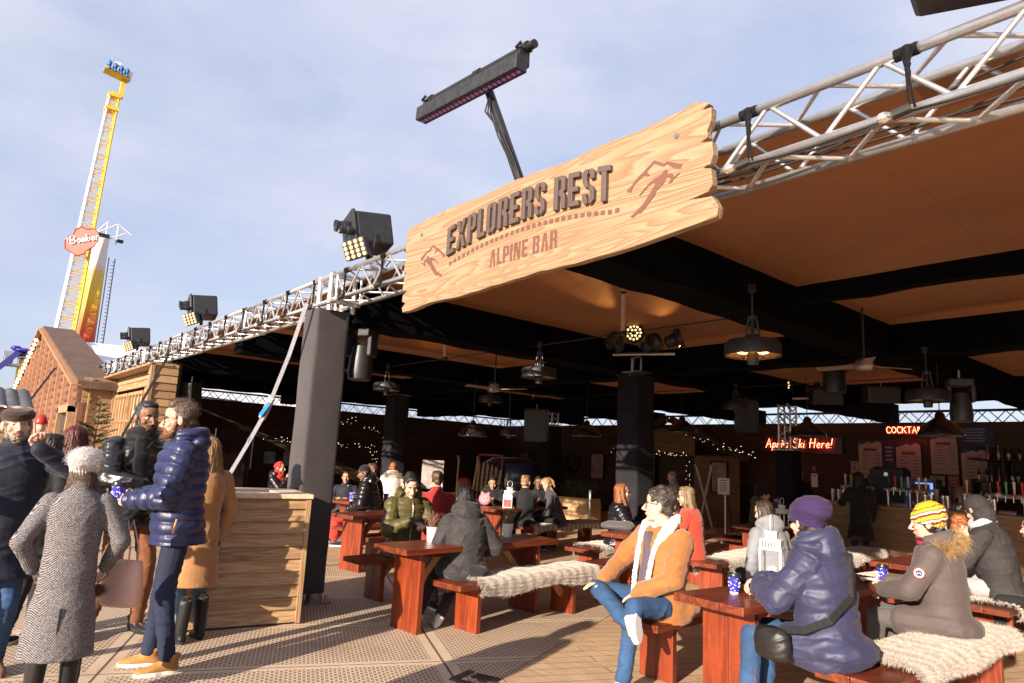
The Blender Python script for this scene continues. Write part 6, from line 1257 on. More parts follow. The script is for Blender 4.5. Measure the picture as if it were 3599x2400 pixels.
# ------------------------------------------------------------------ clothes materials
def cloth(name, c, rough=.8, wv=260, bs=.2, sheen=.15, var=.18, spec=.3):
    if name in _MC: return _MC[name]
    m, t, b = newmat(name); v = objv(t); f = noise(t, 5, 5, .6, v); w = noise(t, wv, 2, .5, v); t.links.new(ramp(t, f, [(.3, tuple(x*(1-var) for x in c)), (.7, tuple(min(1, x*(1+var)) for x in c))]), b.inputs['Base Color'])
    b.inputs['Roughness'].default_value = rough; b.inputs['Sheen Weight'].default_value = sheen; b.inputs['Specular IOR Level'].default_value = spec
    n3 = noise(t, 22, 4, .6, v); bump(t, b, mth(t, 'ADD', mth(t, 'MULTIPLY', w, .35), n3), bs, .008); _MC[name] = m; return m
def denim(name, c):
    m, t, b = newmat(name); v = objv(t); f = noise(t, 4, 5, .65, v); w = noise(t, 300, 2, .5, v); t.links.new(ramp(t, mth(t, 'MULTIPLY_ADD', w, .3, f), [(.35, tuple(x*.6 for x in c)), (.85, tuple(min(1, x*1.9) for x in c))]), b.inputs['Base Color']); b.inputs['Roughness'].default_value = .85; bump(t, b, mth(t, 'ADD', w, noise(t, 14, 4, .6, v)), .35, .006); return m
def herring(name):
    m, t, b = newmat(name); v = objv(t); sep = N(t, 'ShaderNodeSeparateXYZ'); t.links.new(v, sep.inputs[0]); hz = mth(t, 'ADD', sep.outputs[0], mth(t, 'MULTIPLY', sep.outputs[1], .6))
    tri = mth(t, 'ABSOLUTE', mth(t, 'SUBTRACT', mth(t, 'FRACT', mth(t, 'MULTIPLY', hz, 10)), .5)); st = mth(t, 'SINE', mth(t, 'MULTIPLY', mth(t, 'ADD', sep.outputs[2], mth(t, 'MULTIPLY', tri, .12)), 400)); n1 = noise(t, 120, 2, .6, v)
    f = mth(t, 'ADD', mth(t, 'MULTIPLY', st, .20), mth(t, 'MULTIPLY', n1, 1.1)); t.links.new(ramp(t, f, [(.36, (.014, .013, .016)), (.80, (.27, .25, .26))]), b.inputs['Base Color']); b.inputs['Roughness'].default_value = .9; bump(t, b, f, .4, .004); return m
def hairmat(name, c):
    if name in _MC: return _MC[name]
    m, t, b = newmat(name); v = objv(t, (60, 60, 7)); f = noise(t, 3, 4, .6, v); t.links.new(ramp(t, f, [(.3, tuple(x*.45 for x in c)), (.7, tuple(min(1, x*1.6) for x in c))]), b.inputs['Base Color']); b.inputs['Roughness'].default_value = .42; b.inputs['Specular IOR Level'].default_value = .5; bump(t, b, f, .8, .006); _MC[name] = m; return m
def skinmat(name, c):
    if name in _MC: return _MC[name]
    m, t, b = newmat(name); v = objv(t); f = noise(t, 18, 4, .6, v); t.links.new(ramp(t, f, [(.3, tuple(x*.86 for x in c)), (.7, tuple(min(1, x*1.08) for x in c))]), b.inputs['Base Color']); b.inputs['Roughness'].default_value = .5; b.inputs['Subsurface Weight'].default_value = .12; b.inputs['Subsurface Radius'].default_value = (.012, .005, .003); bump(t, b, noise(t, 150, 3, .6, v), .12, .002); _MC[name] = m; return m
SK = dict(fair=skinmat('skin_fair', (.56, .33, .235)), pale=skinmat('skin_pale', (.60, .38, .28)), tan=skinmat('skin_tan', (.42, .23, .14)), brown=skinmat('skin_brown', (.20, .095, .05)), dark=skinmat('skin_dark', (.09, .042, .025)))
LIP = skinmat('lips', (.42, .14, .11)); LIPD = skinmat('lips_dark', (.14, .05, .04)); M_eye = plain('eye_white', (.7, .66, .62), .2, 0, .03, 10, 0); M_iris = plain('iris', (.04, .025, .015), .15, 0, .1, 10, 0)
HC = dict(ash=hairmat('hair_ash', (.20, .135, .075)), black=hairmat('hair_black', (.012, .010, .011)), brown=hairmat('hair_brown', (.07, .036, .02)), dkbrown=hairmat('hair_dkbrown', (.035, .02, .013)), ginger=hairmat('hair_ginger', (.24, .085, .025)), red=hairmat('hair_red', (.28, .035, .008)), auburn=hairmat('hair_auburn', (.10, .02, .017)), blond=hairmat('hair_blond', (.27, .16, .065)), grey=hairmat('hair_greyish', (.10, .085, .075)), ltgrey=hairmat('hair_ltgrey', (.17, .14, .12)), salt=hairmat('hair_salt', (.045, .036, .032)), beard=hairmat('hair_beard', (.14, .055, .025)))
M_lens = plain('sunglass_lens', (.03, .008, .012), .08, 0, .1, 10, 0, spec=.8); M_frame = plain('spectacle_frame', (.012, .012, .014), .3)
def segdist(V, segs):
    best = np.full(len(V), 1e9); U = np.zeros(len(V))
    for (a, b, r, u0) in segs:
        a, b = vec(a), vec(b); d = b-a; L = np.linalg.norm(d)+1e-9; t_ = np.clip((V-a)@d/L/L, 0, 1); dist = np.linalg.norm(V-a-np.outer(t_, d), axis=1)/r; m = dist < best; best[m] = dist[m]; U[m] = u0+((V-a)@d/L)[m]
    return U
def ik(S, T, a, b, hint):
    S = vec(S); T = vec(T); d = T-S; D = np.linalg.norm(d)
    if D > (a+b)*.995: d = d/D*(a+b)*.995; T = S+d; D = (a+b)*.995
    u = d/D; x = (a*a-b*b+D*D)/(2*D); h = math.sqrt(max(0, a*a-x*x)); hint = vec(hint); p = hint-u*(hint@u); p /= np.linalg.norm(p)+1e-9; return S+u*x+p*h, T
def hairdo(style, R, t, mat_, root, seed=0, fine=False):
    g = MB(); g.M = (R, t); E = g.ell; s = style
    if s in ('short', 'bun', 'pony', 'long', 'curly', 'bob', 'quiff', 'straight'):
        E((0, -.024, .046), (.082, .097, .086)); E((0, -.062, -.025), (.058, .050, .055))
        for k in (-1, 1): E((k*.070, -.022, .012), (.014, .035, .042))
        E((0, .032, .098), (.060, .045, .028))
    if s == 'quiff': E((0, .040, .118), (.052, .036, .024)); E((0, .0, .125), (.06, .07, .022))
    if s == 'straight': E((0, .046, .100), (.052, .033, .022)); E((-.048, .052, .07), (.022, .020, .028)); E((.046, .052, .075), (.022, .02, .026)); 
    if s == 'curly':
        rs = np.random.RandomState(seed)
        for k in range(60): d = rs.normal(0, 1, 3); d[2] = abs(d[2])*.8; d[1] -= .45; d /= np.linalg.norm(d); E(vec((0, -.02, .04))+d*(.082, .093, .088), rs.uniform(.014, .024), n=8, k=6)
    if s == 'bun': E((0, -.10, .095), (.038, .035, .038)); E((0, -.08, .06), (.05, .04, .05))
    if s == 'pony': E((0, -.10, .08), (.025, .025, .03)); g.cap((0, -.11, .075), (.0, -.145, .0), .022, .028); g.cap((0, -.145, .0), (.01, -.13, -.10), .027, .012)
    if s in ('long', 'bob'):
        L = .34 if s == 'long' else .20; off = .0
        g.loft([((0, -.045, .06), .083, .065), ((0, -.055, -.02), .092, .062), ((0, -.065, -.10), .100, .058), ((0, -.085, -.10-L*.3), .108, .050), ((0, -.10, -.10-L*.65), .105, .042), ((.01, -.105, -.10-L), .07, .026)], 20)
        for k in (-1, 1): g.cap((k*.074, -.008, .05), (k*.085, -.012, -.09), .020, .024); g.cap((k*.085, .012, -.09), (k*.080, -.02, -.12-L*.5), .026, .02)
    if s == 'under':
        g.ell((0, -.045, .0), (.082, .068, .07)); g.loft([((0, -.05, -.02), .085, .058), ((0, -.06, -.09), .088, .05), ((0, -.07, -.15), .07, .03)], 16)
        for k in (-1, 1): g.cap((k*.070, -.02, -.04), (k*.10, -.04, -.17), .018, .010)
    if s == 'longf':
        E((0, -.022, .046), (.082, .095, .086)); E((0, .02, .095), (.055, .045, .03))
        g.loft([((0, -.045, .06), .083, .065), ((0, -.055, -.02), .094, .062), ((0, -.065, -.12), .115, .06), ((0, -.085, -.26), .130, .056), ((0, -.10, -.38), .125, .046), ((0, -.11, -.46), .09, .026)], 20)
        for k in (-1, 1): g.cap((k*.072, -.005, .07), (k*.084, -.01, -.09), .022, .028); g.cap((k*.086, -.005, -.10), (k*.10, .05, -.32), .028, .020)
    V, N_, Q = remesh(g, .006 if fine else .008, 2)
    Vl = (V-t)@R; th = np.arctan2(Vl[:, 0], -Vl[:, 1]-.02); ll = Vl[:, 2]
    if s == 'curly': d = .006*wr(V, 180, seed)
    elif s in ('long', 'bob', 'longf'): d = .0022*np.sin(Vl[:, 0]*420+4*np.sin(ll*14+Vl[:, 0]*30)+seed)+.003*np.sin(th*13+ll*16)+.003*np.sin(th*31-ll*9)
    elif s == 'under': d = .002*np.sin(Vl[:, 0]*420)
    else: d = .0014*np.sin(th*34+5*np.sin(ll*26)+Vl[:, 1]*90)+.0016*wr(V, 60, seed)
    V = V+N_*d[:, None]; 
    if s not in ('curly',): V = V+N_*(.0016*np.random.RandomState(seed).normal(0, 1, len(V)))[:, None]*(.5 if s == 'short' or s == 'quiff' else .4)
    pm = PM(); pm.addarr(V, Q); rs = np.random.RandomState(seed+50)
    if fine or s in ('long', 'bob', 'longf'):
        from mathutils import kdtree
        n = (1500 if fine else 500) if s in ('long', 'bob', 'longf') else 1600; kd = kdtree.KDTree(len(V)); [kd.insert(v, i) for i, v in enumerate(V)]; kd.balance()
        long_ = s in ('long', 'bob', 'longf'); steps, dl = (7, .030) if long_ else (3, .007 if s != 'quiff' else .009); A = []; B_ = []; bw = .0011 if long_ else .0008
        for i in rs.randint(0, len(V), n):
            p = V[i]+N_[i]*.001; nn = N_[i]; prev = None; tw = rs.normal(0, .25, 3)
            for q in range(steps+1):
                g0 = (-R[:, 2]*1.0-R[:, 1]*.12+tw) if long_ else ((R[:, 2]*.5-R[:, 1]*.9+nn*.3+tw*.8) if Vl[i][2] > 0 else (-R[:, 2]-R[:, 1]*.5+nn*.3+tw))
                d = g0-nn*(g0@nn)*(1 if long_ else .2); d /= np.linalg.norm(d)+1e-9; sd = np.cross(nn, d)*bw*(1-q/(steps+1)*.7)
                A.append(p-sd); A.append(p+sd); k = len(A)
                if q: B_.append((k-4, k-3, k-1, k-2))
                p = p+d*dl
                if long_: j = kd.find(p)[1]; nn = N_[j]; p = p*.35+(V[j]+nn*.002)*.65 if np.linalg.norm(V[j]-p) < .03 else p
        pm.addarr(np.array(A), np.array(B_))
    return pm.obj('hair', mat_, root)
def beardmesh(R, t, mat_, root, big=True):
    g = MB(); g.M = (R, t); k = 1.0 if big else .75
    g.ell((0, .058, -.098), (.048*k+.008, .050*k, .036*k)); g.ell((0, .052, -.125 if big else -.108), (.036, .040*k, .030)); 
    for s in (-1, 1): g.cap((s*.064, .012, -.018), (s*.052, .040, -.085), .013, .020); g.cap((s*.004, .098, -.054), (s*.026, .086, -.066), .006, .006)
    V, N_, Q = remesh(g, .005, 1); V = V+N_*(.0035*wr(V, 170, 3)+.002*np.random.RandomState(1).normal(0, 1, len(V)))[:, None]; pm = PM(); pm.addarr(V, Q); return pm.obj('beard', mat_, root)
PCOUNT = [0]
def person(label, x, y, face, sit=False, h=1.75, hh=None, hp=0, z=0, lean=0, lw=None, rw=None, lel=(-.6, -.3, -.8), rel=(.6, -.3, -.8), lhand='relaxed', rhand='relaxed', lnorm=None, rnorm=None, lfd=None, rfd=None, skin='fair', hair='short', hc='brown', top=None, legs=None, shoes=None, sole=None, lleg=None, rleg=None, lfoot=None, rfoot=None,
           build=1.0, lod=0, glasses=None, beard=None, hat=None, hood=None, scarf=None, gloves=None, female=False, tilt=0, group=None, twist=0, shoe_h=0, neck_fwd=0):
    """face/hh: body and head headings in degrees (0 = +y, ccw). top = dict(mat, kind, hem, infl, puff, sleeve)"""
    PCOUNT[0] += 1; seed = PCOUNT[0]
    root = thing('person', label, 'person', (x, y, z), rad(face), group, h/1.75)
    hh = face if hh is None else hh; vox = .009 if lod == 0 else (.014 if lod == 1 else .018)
    if sit: hip0 = vec((0, 0, .545))
    else: hip0 = vec((0, 0, .945))
    ll = rad(lean); up = vec((0, math.sin(ll), math.cos(ll))); neck = hip0+up*.525; shc = hip0+up*.465
    sw = .178 if female else .198; tw = rotz(rad(twist)); S = {-1: shc+tw@vec((-sw, 0, 0))-up*.022, 1: shc+tw@vec((sw, 0, 0))-up*.022}
    # head
    dy = rad(hh-face); Rh = rotz(dy)@rotx(rad(hp))@roty(rad(tilt)); hc_ = neck+up*.02+vec((0, .012+neck_fwd, .075))+Rh@vec((0, .025, .062))
    if hp < 0: pass
    # arms
    dl = vec((-.24 if not female else -.21, .04, -.55)); dr = vec((.24 if not female else .21, .04, -.55))
    T = {-1: shc+dl if lw is None else vec(lw), 1: shc+dr if rw is None else vec(rw)}; EL = {}; WR = {}
    for s, hint in ((-1, lel), (1, rel)): EL[s], WR[s] = ik(S[s], T[s], .285, .262, hint)
    # legs
    HP = {-1: hip0+vec((-.09, 0, -.03)), 1: hip0+vec((.09, 0, -.03))}; KN = {}; AN = {}
    for s, lg in ((-1, lleg), (1, rleg)):
        if lg is not None: k_ = lg[0]; a_ = lg[1]; KN[s], AN[s] = vec(k_), vec(a_)
        elif sit: KN[s] = hip0+vec((s*.13, .42, -.02)); AN[s] = vec((s*.12, .45, .085))
        else: AN[s] = vec((s*.10, -.02+.03*s, .085)); KN[s], AN[s] = ik(HP[s], AN[s], .44, .42, (s*.1, 1, 0))
    FT = {-1: lfoot, 1: rfoot}
    # ---- body
    g = MB(); bw = build
    ax = tw
    Rt = np.array([tw@vec((1, 0, 0)), np.cross(up, tw@vec((1, 0, 0))), up]).T
    ringdef = [(-.10, .150, .115), (0, .158, .118), (.13, .138, .105), (.27, .150, .112), (.38, .165, .115), (.455, .150, .095), (.50, .095, .07), (.54, .058, .056)]
    g.loft([(hip0+up*f, rx*bw*(.93 if female else 1), ry*bw, Rt) for f, rx, ry in ringdef], 24)
    g.cap(neck-up*.04, hc_-Rh@vec((0, .03, .10)), .052)
    for s in (-1, 1):
        g.cap(S[s]*.94+shc*.06, EL[s], .046, .038); g.cap(EL[s], WR[s], .037, .024); g.cap(HP[s], KN[s], .075, .052); g.cap(KN[s], AN[s], .050, .034)
        fd = FT[s] if FT[s] is not None else vec((s*.12, 1, 0)); fd = vec(fd); fd /= np.linalg.norm(fd); kk = KN[s]-AN[s]; kk /= np.linalg.norm(kk); kk = vec((0, 0, 1)) if FT[s] is None else np.cross(np.cross(fd, kk), fd); g.cap(AN[s]-kk*.02, AN[s]+fd*.10-kk*.05, .030, .022)
    V, N_, Q = remesh(g, max(vox, .011), 4); pm = PM(); pm.addarr(V, Q, mq=0)
    HV, HQ, Hm = HEADT; pm.addarr(HV@Rh.T*1.05+hc_, HQ, mq=Hm); _eyes(pm, Rh, hc_)
    for s, kd, nm, fdv in ((-1, lhand, lnorm, lfd), (1, rhand, rnorm, rfd)):
        yv = (WR[s]-EL[s]) if fdv is None else vec(fdv); yv = yv/np.linalg.norm(yv); zv = vec(nm) if nm is not None else (vec((s*1.0, .25, .1)) if abs(yv[2]) > .7 else vec((s*.35, 0, 1))); zv = zv-yv*(zv@yv); zv /= np.linalg.norm(zv); xv = np.cross(yv, zv)
        hv, hq = hand(kd); hv = hv.copy()
        if s == -1: hv[:, 0] *= -1; hq = hq[:, ::-1]
        pm.addarr(hv@np.array([xv, yv, zv])+WR[s]+yv*.012, hq, mq=0 if gloves is None else 5)
    dark = skin in ('dark', 'brown')
    bo = pm.obj('body', [SK[skin], LIPD if dark else LIP, HC[hc], M_eye, M_iris]+([gloves] if gloves is not None else []), root)
    # ---- trousers
    def garment(g, mat_, name, vx=None, it=3, disp=None, parent=root):
        V, N_, Q = remesh(g, vx or vox, it)
        if disp is not None: V = V+N_*disp(V)[:, None]
        pm = PM(); pm.addarr(V, Q); return pm.obj(name, mat_, parent)
    if legs is not None:
        g = MB(); g.ell(hip0+vec((0, -.005 if not sit else .0, -.02)), (.165*bw, .128*bw, .115)); lr = .088*bw**.5
        for s in (-1, 1):
            g.cap(HP[s], KN[s], lr, .066); e_ = AN[s]+(KN[s]-AN[s])*(.02); g.cap(KN[s], e_, .066, .052)
        garment(g, legs, 'trousers', disp=lambda V: .006*wr(V, 26, seed)+.003*wr(V, 60, seed+9))
    # ---- shoes
    if shoes is not None:
        for s in (-1, 1):
            fd = FT[s] if FT[s] is not None else vec((s*.15, 1, 0)); fd = vec(fd)/np.linalg.norm(fd); kn = KN[s]-AN[s]; kn /= np.linalg.norm(kn)
            side = np.cross(fd, kn); side /= np.linalg.norm(side)+1e-9; upf = np.cross(side, fd); R_ = np.array([side, fd, upf]).T; c0 = AN[s]
            g = MB(); g.M = (R_, c0)
            g.loft([((0, -.045, .03+shoe_h), .044, .046, rotx(0)), ((0, -.01, .0), .047, .058), ((0, .0, -.03), .046, .07)], 14)
            g.loft([((0, -.072, -.050), .026, .028, rotx(PI/2)), ((0, -.05, -.045), .038, .036, rotx(PI/2)), ((0, .03, -.042), .042, .038, rotx(PI/2)), ((0, .10, -.055), .046, .026, rotx(PI/2)), ((0, .16, -.060), .036, .020, rotx(PI/2)), ((0, .185, -.064), .015, .012, rotx(PI/2))], 16)
            if shoe_h: g.cap((0, -.01, 0), (0, -.012, shoe_h), .052, .06)
            so2 = garment(g, shoes, 'shoe', .009, 2)
            P = []
            for a in np.linspace(0, 2*PI, 22)[:-1]: yy = math.cos(a); P.append((math.sin(a)*(.047 if yy > 0 else .036), .055+yy*.132))
            g = MB(); g.M = (R_, c0); g.prism(P, (0, 0, -.088), (1, 0, 0), (0, 1, 0), .022); g.build('sole', sole or M_white, so2)
    # ---- top
    tp = top or {}; inf = tp.get('infl', .02); tm = tp['mat']; kind = tp.get('kind', 'jacket'); g = MB()
    bell = tp.get('belly', 0)
    rd = [(-.13, .160, .122), (-.04, .165, .125), (.10, .152, .116), (.25, .162, .122), (.37, .176, .125), (.45, .165, .108), (.50, .115, .085), (.535, .072, .066)]
    fem = .94 if female else 1
    rings = [(hip0+up*f+Rt[:, 1]*(bell*math.exp(-((f-.08)/.16)**2)), (rx*bw*fem+inf), (ry*bw+inf), Rt) for f, rx, ry in rd if f > tp.get('hemf', -.2)]
    hem = tp.get('hem')
    if hem is not None and not sit:
        z0 = hip0[2]-.13; k = max(2, int((z0-hem)/.09)); fl = tp.get('flare', .05)
        low = [(vec((0, -.005, z0+(hem-z0)*(i/k))), .165*bw+inf+fl*(i/k), .128*bw+inf+fl*(i/k)) for i in range(k, 0, -1)]; rings = [(c, a, b, np.eye(3)) for c, a, b in low]+rings
    g.loft(rings, 28)
    if sit and hem is not None:
        for s in (-1, 1): g.cap(HP[s]+vec((0, -.02, .0)), HP[s]+(KN[s]-HP[s])*hem, .098*bw+inf, .085+inf*.8)
        g.ell(hip0+vec((0, -.05, -.03)), (.19*bw+inf, .14*bw+inf, .10))
    sl = tp.get('sleeve', 1.0); rr = (.052+inf*.95, .043+inf*.9, .036+inf*.6)
    for s in (-1, 1): g.cap(S[s]*.93+shc*.07, EL[s], rr[0], rr[1]); g.cap(EL[s], EL[s]+(WR[s]-EL[s])*sl, rr[1], rr[2])
    if tp.get('collar', True): cr_ = tp.get('collar_r', .070); g.loft([(neck-up*.03, cr_+.035, cr_+.03, Rt), (neck+up*.02, cr_+.008, cr_+.006, Rt), (neck+up*(.02+tp.get('collar_h', .045)), cr_+.004, cr_+.004, Rt)], 20)
    if hood == 'down': hb = neck-Rt[:, 1]*.095+up*.005; g.ell(hb, (.135, .075, .10), Rt); g.path([neck+Rt@vec((.108*math.cos(a), -.015-.10*math.sin(a), .045+.025*math.sin(a))) for a in np.linspace(-.55, PI+.55, 18)], .042, 10)
    if hood == 'up':
        for (c, r) in (((0, -.022, .04), (.098, .112, .105)), ((0, -.05, -.05), (.092, .09, .10))): g.ell(hc_+Rh@vec(c), r, Rh)
        g.cap(neck, hc_+Rh@vec((0, -.06, -.07)), .085, .09)
    segs = [(hip0-up*.2, neck+up*.05, .19, 0)]+[(S[s], EL[s], .07, .31+.285*0) for s in (-1, 1)]+[(EL[s], WR[s], .06, .31+.285) for s in (-1, 1)]
    if hem is not None and not sit: segs[0] = (vec((0, 0, hem)), neck+up*.05, .19, 0)
    puff = tp.get('puff', 0); wa = tp.get('wrinkle', .006)
    def dsp(V):
        d = wa*wr(V, tp.get('wf', 20)*1.25, seed+3)+wa*.6*wr(V, 52, seed+5)
        if puff:
            U = segdist(V, segs); ph = np.abs(np.sin(PI*(U+.004*wr(V, 14, seed, False))/puff)); d = d*.6+tp.get('pa', .013)*(ph**.55-.65)
        return d
    jk = garment(g, tm, dict(jacket='jacket', coat='coat', sweater='sweater', puffer='jacket', parka='parka')[kind], disp=dsp, it=2 if puff else 3)
    if tp.get('zip') is not None:
        zm = tp['zip']; P = []
        for f in np.linspace(-.13, .52, 14):
            ry = np.interp(f, [r[0] for r in rd], [r[2] for r in rd])*bw+inf+bell*math.exp(-((f-.08)/.16)**2)+.006; P.append(hip0+up*f+Rt[:, 1]*ry)
        g = MB(); g.path(P, .0045, 6); g.build('zip', zm, jk, smooth=True)
    if tp.get('fur') is not None:   # fur trim along the hood edge
        pts = []; nn = []; rs = np.random.RandomState(seed)
        if hood == 'up': 
            for a in np.linspace(0, 2*PI, 60): c = hc_+Rh@vec((math.sin(a)*.094, .055, math.cos(a)*.105+.02)); pts.append(c); nn.append(Rh@vec((math.sin(a), .5, math.cos(a))))
        else:
            for a in np.linspace(-.1, PI+.1, 70):
                for q in range(3):
                    c = neck-Rt[:, 1]*(.05+.085*math.sin(a))+Rt[:, 0]*.135*math.cos(a)+up*(.055-.10*abs(math.cos(a))*.8+rs.normal(0, .012)); pts.append(c+rs.normal(0, .008, 3)); nn.append(-Rt[:, 1]*math.sin(a)*.8+Rt[:, 0]*math.cos(a)+up*.6)
        g = MB(); P2 = [p for p in pts[::3]]; g.path(P2, .042, 8); fur_blades(g, np.array(pts), np.array(nn), 7000 if lod == 0 else 1500, .078, .0013 if lod == 0 else .003, .7, .1, rs); g.build('fur_trim', tp['fur'], jk, smooth=True)
    # ---- hat, hair, extras
    if hood != 'up' and hair and hat is None: hairdo(hair, Rh, hc_, HC[hc], root, seed, lod == 0)
    elif hair in ('long', 'bob', 'longf', 'short', 'under') and hat is not None: hairdo(hair, Rh, hc_+Rh@vec((0, 0, -.012 if hair != 'short' else -.03)), HC[hc], root, seed, lod == 0)
    if beard: beardmesh(Rh, hc_, HC[beard[0]], root, beard[1])
    if hat is not None:
        k, hm = hat[0], hat[1]; g = MB(); g.M = (Rh, hc_)
        if k in ('beanie', 'slouch', 'cable'):
            sl_ = dict(beanie=0, slouch=.028, cable=.022)[k]; B = rotx(.30)
            g.loft([(B@vec((0, -.004, -.012)), .091, .108, B), (B@vec((0, -.004, .03)), .096, .113, B), (B@vec((0, -.010-sl_*.5, .075)), .098+sl_*.3, .112+sl_*.5, B), (B@vec((0, -.014-sl_, .120)), .082+sl_*.45, .093+sl_*.5, B), (B@vec((0, -.018-sl_*1.3, .150)), .055+sl_*.4, .062+sl_*.45, B), (B@vec((0, -.02-sl_*1.4, .166)), .018, .018, B)], 28)
            V, N_, Q = remesh(g, .0055, 2); Vl = (V-hc_)@Rh@B; th = np.arctan2(Vl[:, 0], Vl[:, 1]+.01+sl_)
            if k == 'slouch': d = .0045*np.abs(np.sin(Vl[:, 2]*60+3*np.sin(th*1.5)+Vl[:, 1]*40))+.0012*np.sin(th*90)
            else: d = .0035*np.sin(th*26)*(Vl[:, 2] < .05)+.003*wr(V, 110, 4)*(Vl[:, 2] >= .05)
            pm = PM(); pm.addarr(V+N_*d[:, None], Q); ho = pm.obj('beanie', hm, root)
            if k == 'cable':
                g = MB(); top_ = V[Vl[:, 2] > .07]; tn = N_[Vl[:, 2] > .07]; fur_blades(g, top_, tn, 5000, .012, .0008, .6, 0.0); g.build('pile', hm, ho)
        if k == 'flatcap':
            B = rotx(-.16); g.loft([(B@vec((0, -.008, .035)), .089, .106, B), (B@vec((0, .002, .058)), .100, .120, B), (B@vec((0, .008, .080)), .098, .120, B), (B@vec((0, .004, .100)), .078, .098, B), (B@vec((0, -.002, .112)), .045, .055, B), (B@vec((0, -.002, .115)), .01, .01, B)], 26)
            g.loft([(vec((0, .085, .045)), .062, .030, rotx(-.35)), (vec((0, .112, .040)), .05, .024, rotx(-.35)), (vec((0, .10, .032)), .05, .02, rotx(-.35))], 20); V, N_, Q = remesh(g, .006, 2); pm = PM(); pm.addarr(V+N_*(.0012*wr(V, 90, 2))[:, None], Q); pm.obj('flat_cap', hm, root)
        if k == 'cap': g.loft([(vec((0, -.012, .035)), .086, .102), (vec((0, -.012, .09)), .08, .094), (vec((0, -.012, .128)), .05, .06), (vec((0, -.012, .14)), .01, .01)], 24); g.loft([(vec((0, .08, .045)), .05, .012, rotx(PI/2)), (vec((0, .15, .036)), .045, .006, rotx(PI/2))], 16); V, N_, Q = remesh(g, .006, 2); pm = PM(); pm.addarr(V, Q); pm.obj('cap', hm, root)
        if k == 'hijab':
            g.ell((0, -.018, .035), (.090, .106, .098)); g.ell((0, -.02, -.09), (.088, .085, .09)); g.loft([((0, -.01, -.06), .085, .085), ((0, .0, -.14), .105, .10), ((0, .01, -.23), .16, .125), ((0, .02, -.28), .17, .11)], 24); g.cap((-.06, .05, -.09), (.03, .09, -.26), .03, .045)
            V, N_, Q = remesh(g, .008, 2); Vl = (V-hc_)@Rh; msk = np.exp(-(((Vl[:, 0])/.058)**4+((Vl[:, 2]+.02)/.085)**4))*(Vl[:, 1] > .0); V = V-np.outer(msk*.055, Rh[:, 1]); V = V+N_*(.006*np.sin(Vl[:, 2]*60+Vl[:, 0]*30+3*np.sin(Vl[:, 1]*25)))[:, None]; pm = PM(); pm.addarr(V, Q); pm.obj('head_scarf', hm, root)
    if glasses:
        g = MB(); g.M = (Rh, hc_); sun_ = glasses == 'sun'; rg = .023 if not sun_ else .027
        for s in (-1, 1): g.path([(s*.033+rg*1.1*math.cos(a), .093-.012*abs(math.cos(a)) if False else .092, .0+rg*.82*math.sin(a)) for a in np.linspace(0, 2*PI, 17)], .0024, 5); g.path([(s*.058, .09, .008), (s*.078, .04, .012), (s*.082, -.012, .004)], .0022, 5)
        g.path([(-.010, .094, .006), (0, .098, .008), (.010, .094, .006)], .002, 5); go = g.build('glasses', M_frame if glasses != 'white' else M_white, root, smooth=True)
        if sun_: 
            g = MB(); g.M = (Rh, hc_)
            for s in (-1, 1): g.ell((s*.033, .090, .0), (rg*1.1, .003, rg*.85))
            g.build('lens', M_lens, go, smooth=True)
    if scarf is not None:
        g = MB(); rs = np.random.RandomState(seed)
        g.path([neck+up*.035+Rt@vec((.088*math.cos(a), .082*math.sin(a)+.01, .016*math.sin(2*a))) for a in np.linspace(0, 2*PI, 24)], .036, 10); g.path([neck+up*.02+Rt@vec((.085*math.cos(a), .08*math.sin(a)+.015, -.03+.02*math.sin(3*a))) for a in np.linspace(0, 2*PI, 24)], .03, 10)
        if scarf[1]: g.loft([(neck+Rt@vec((.04, .10, .0)), .05, .02, Rt), (neck+Rt@vec((.05, .155, -.15)), .06, .018, Rt), (neck+Rt@vec((.05, .165, -.36)), .065, .014, Rt)], 14)
        garment(g, scarf[0], 'scarf', .009, 2, lambda V: .004*wr(V, 60, seed))
    root['_k'] = 0; del root['_k']
    info = dict(root=root, hip=hip0, neck=neck, head=hc_, Rh=Rh, WR=WR, EL=EL, S=S, KN=KN, AN=AN, up=up, Rt=Rt, jacket=jk, shc=shc)
    return info
def atloc(info, p):
    """person local point to world"""
    return WM(info['root']) @ Vector(tuple(p))
M_steelb = M_steel
# ================================================================== the cast
C_navy = cloth('coat_navy', (.012, .014, .028), .7, bs=.3, sheen=.1); C_puffnavy = cloth('puffer_navy', (.014, .020, .072), .38, 400, .25, .05, .15, .5); C_herr = herring('herringbone'); C_leather = cloth('leather_black', (.010, .010, .012), .32, 90, .35, 0, .2, .6)
C_camel = cloth('camel_wool', (.32, .16, .065), .9, 200, .15, .3); C_black = cloth('black_cloth', (.009, .009, .011), .8); C_blackp = cloth('black_puffer', (.010, .010, .014), .30, 400, .2, 0, .2, .6); C_parkab = cloth('parka_black', (.028, .026, .027), .7); C_olive = cloth('olive_puffer', (.07, .058, .016), .5, 400, .25, .05, .2, .4)
C_red = cloth('red_knit', (.26, .018, .018), .95, 130, .5, .3); C_coral = cloth('coral_wool', (.46, .045, .02), .85, 220, .15, .3); C_shear = cloth('suede_tan', (.29, .115, .03), .75, 150, .2, .35, .12); C_grey = cloth('grey_hoodie', (.20, .21, .235), .9); C_violet = cloth('slate_puffer', (.032, .034, .082), .52, 300, .3, .05, .12, .5); C_purp = cloth('purple_knit', (.035, .018, .070), .95, 110, .6, .05)
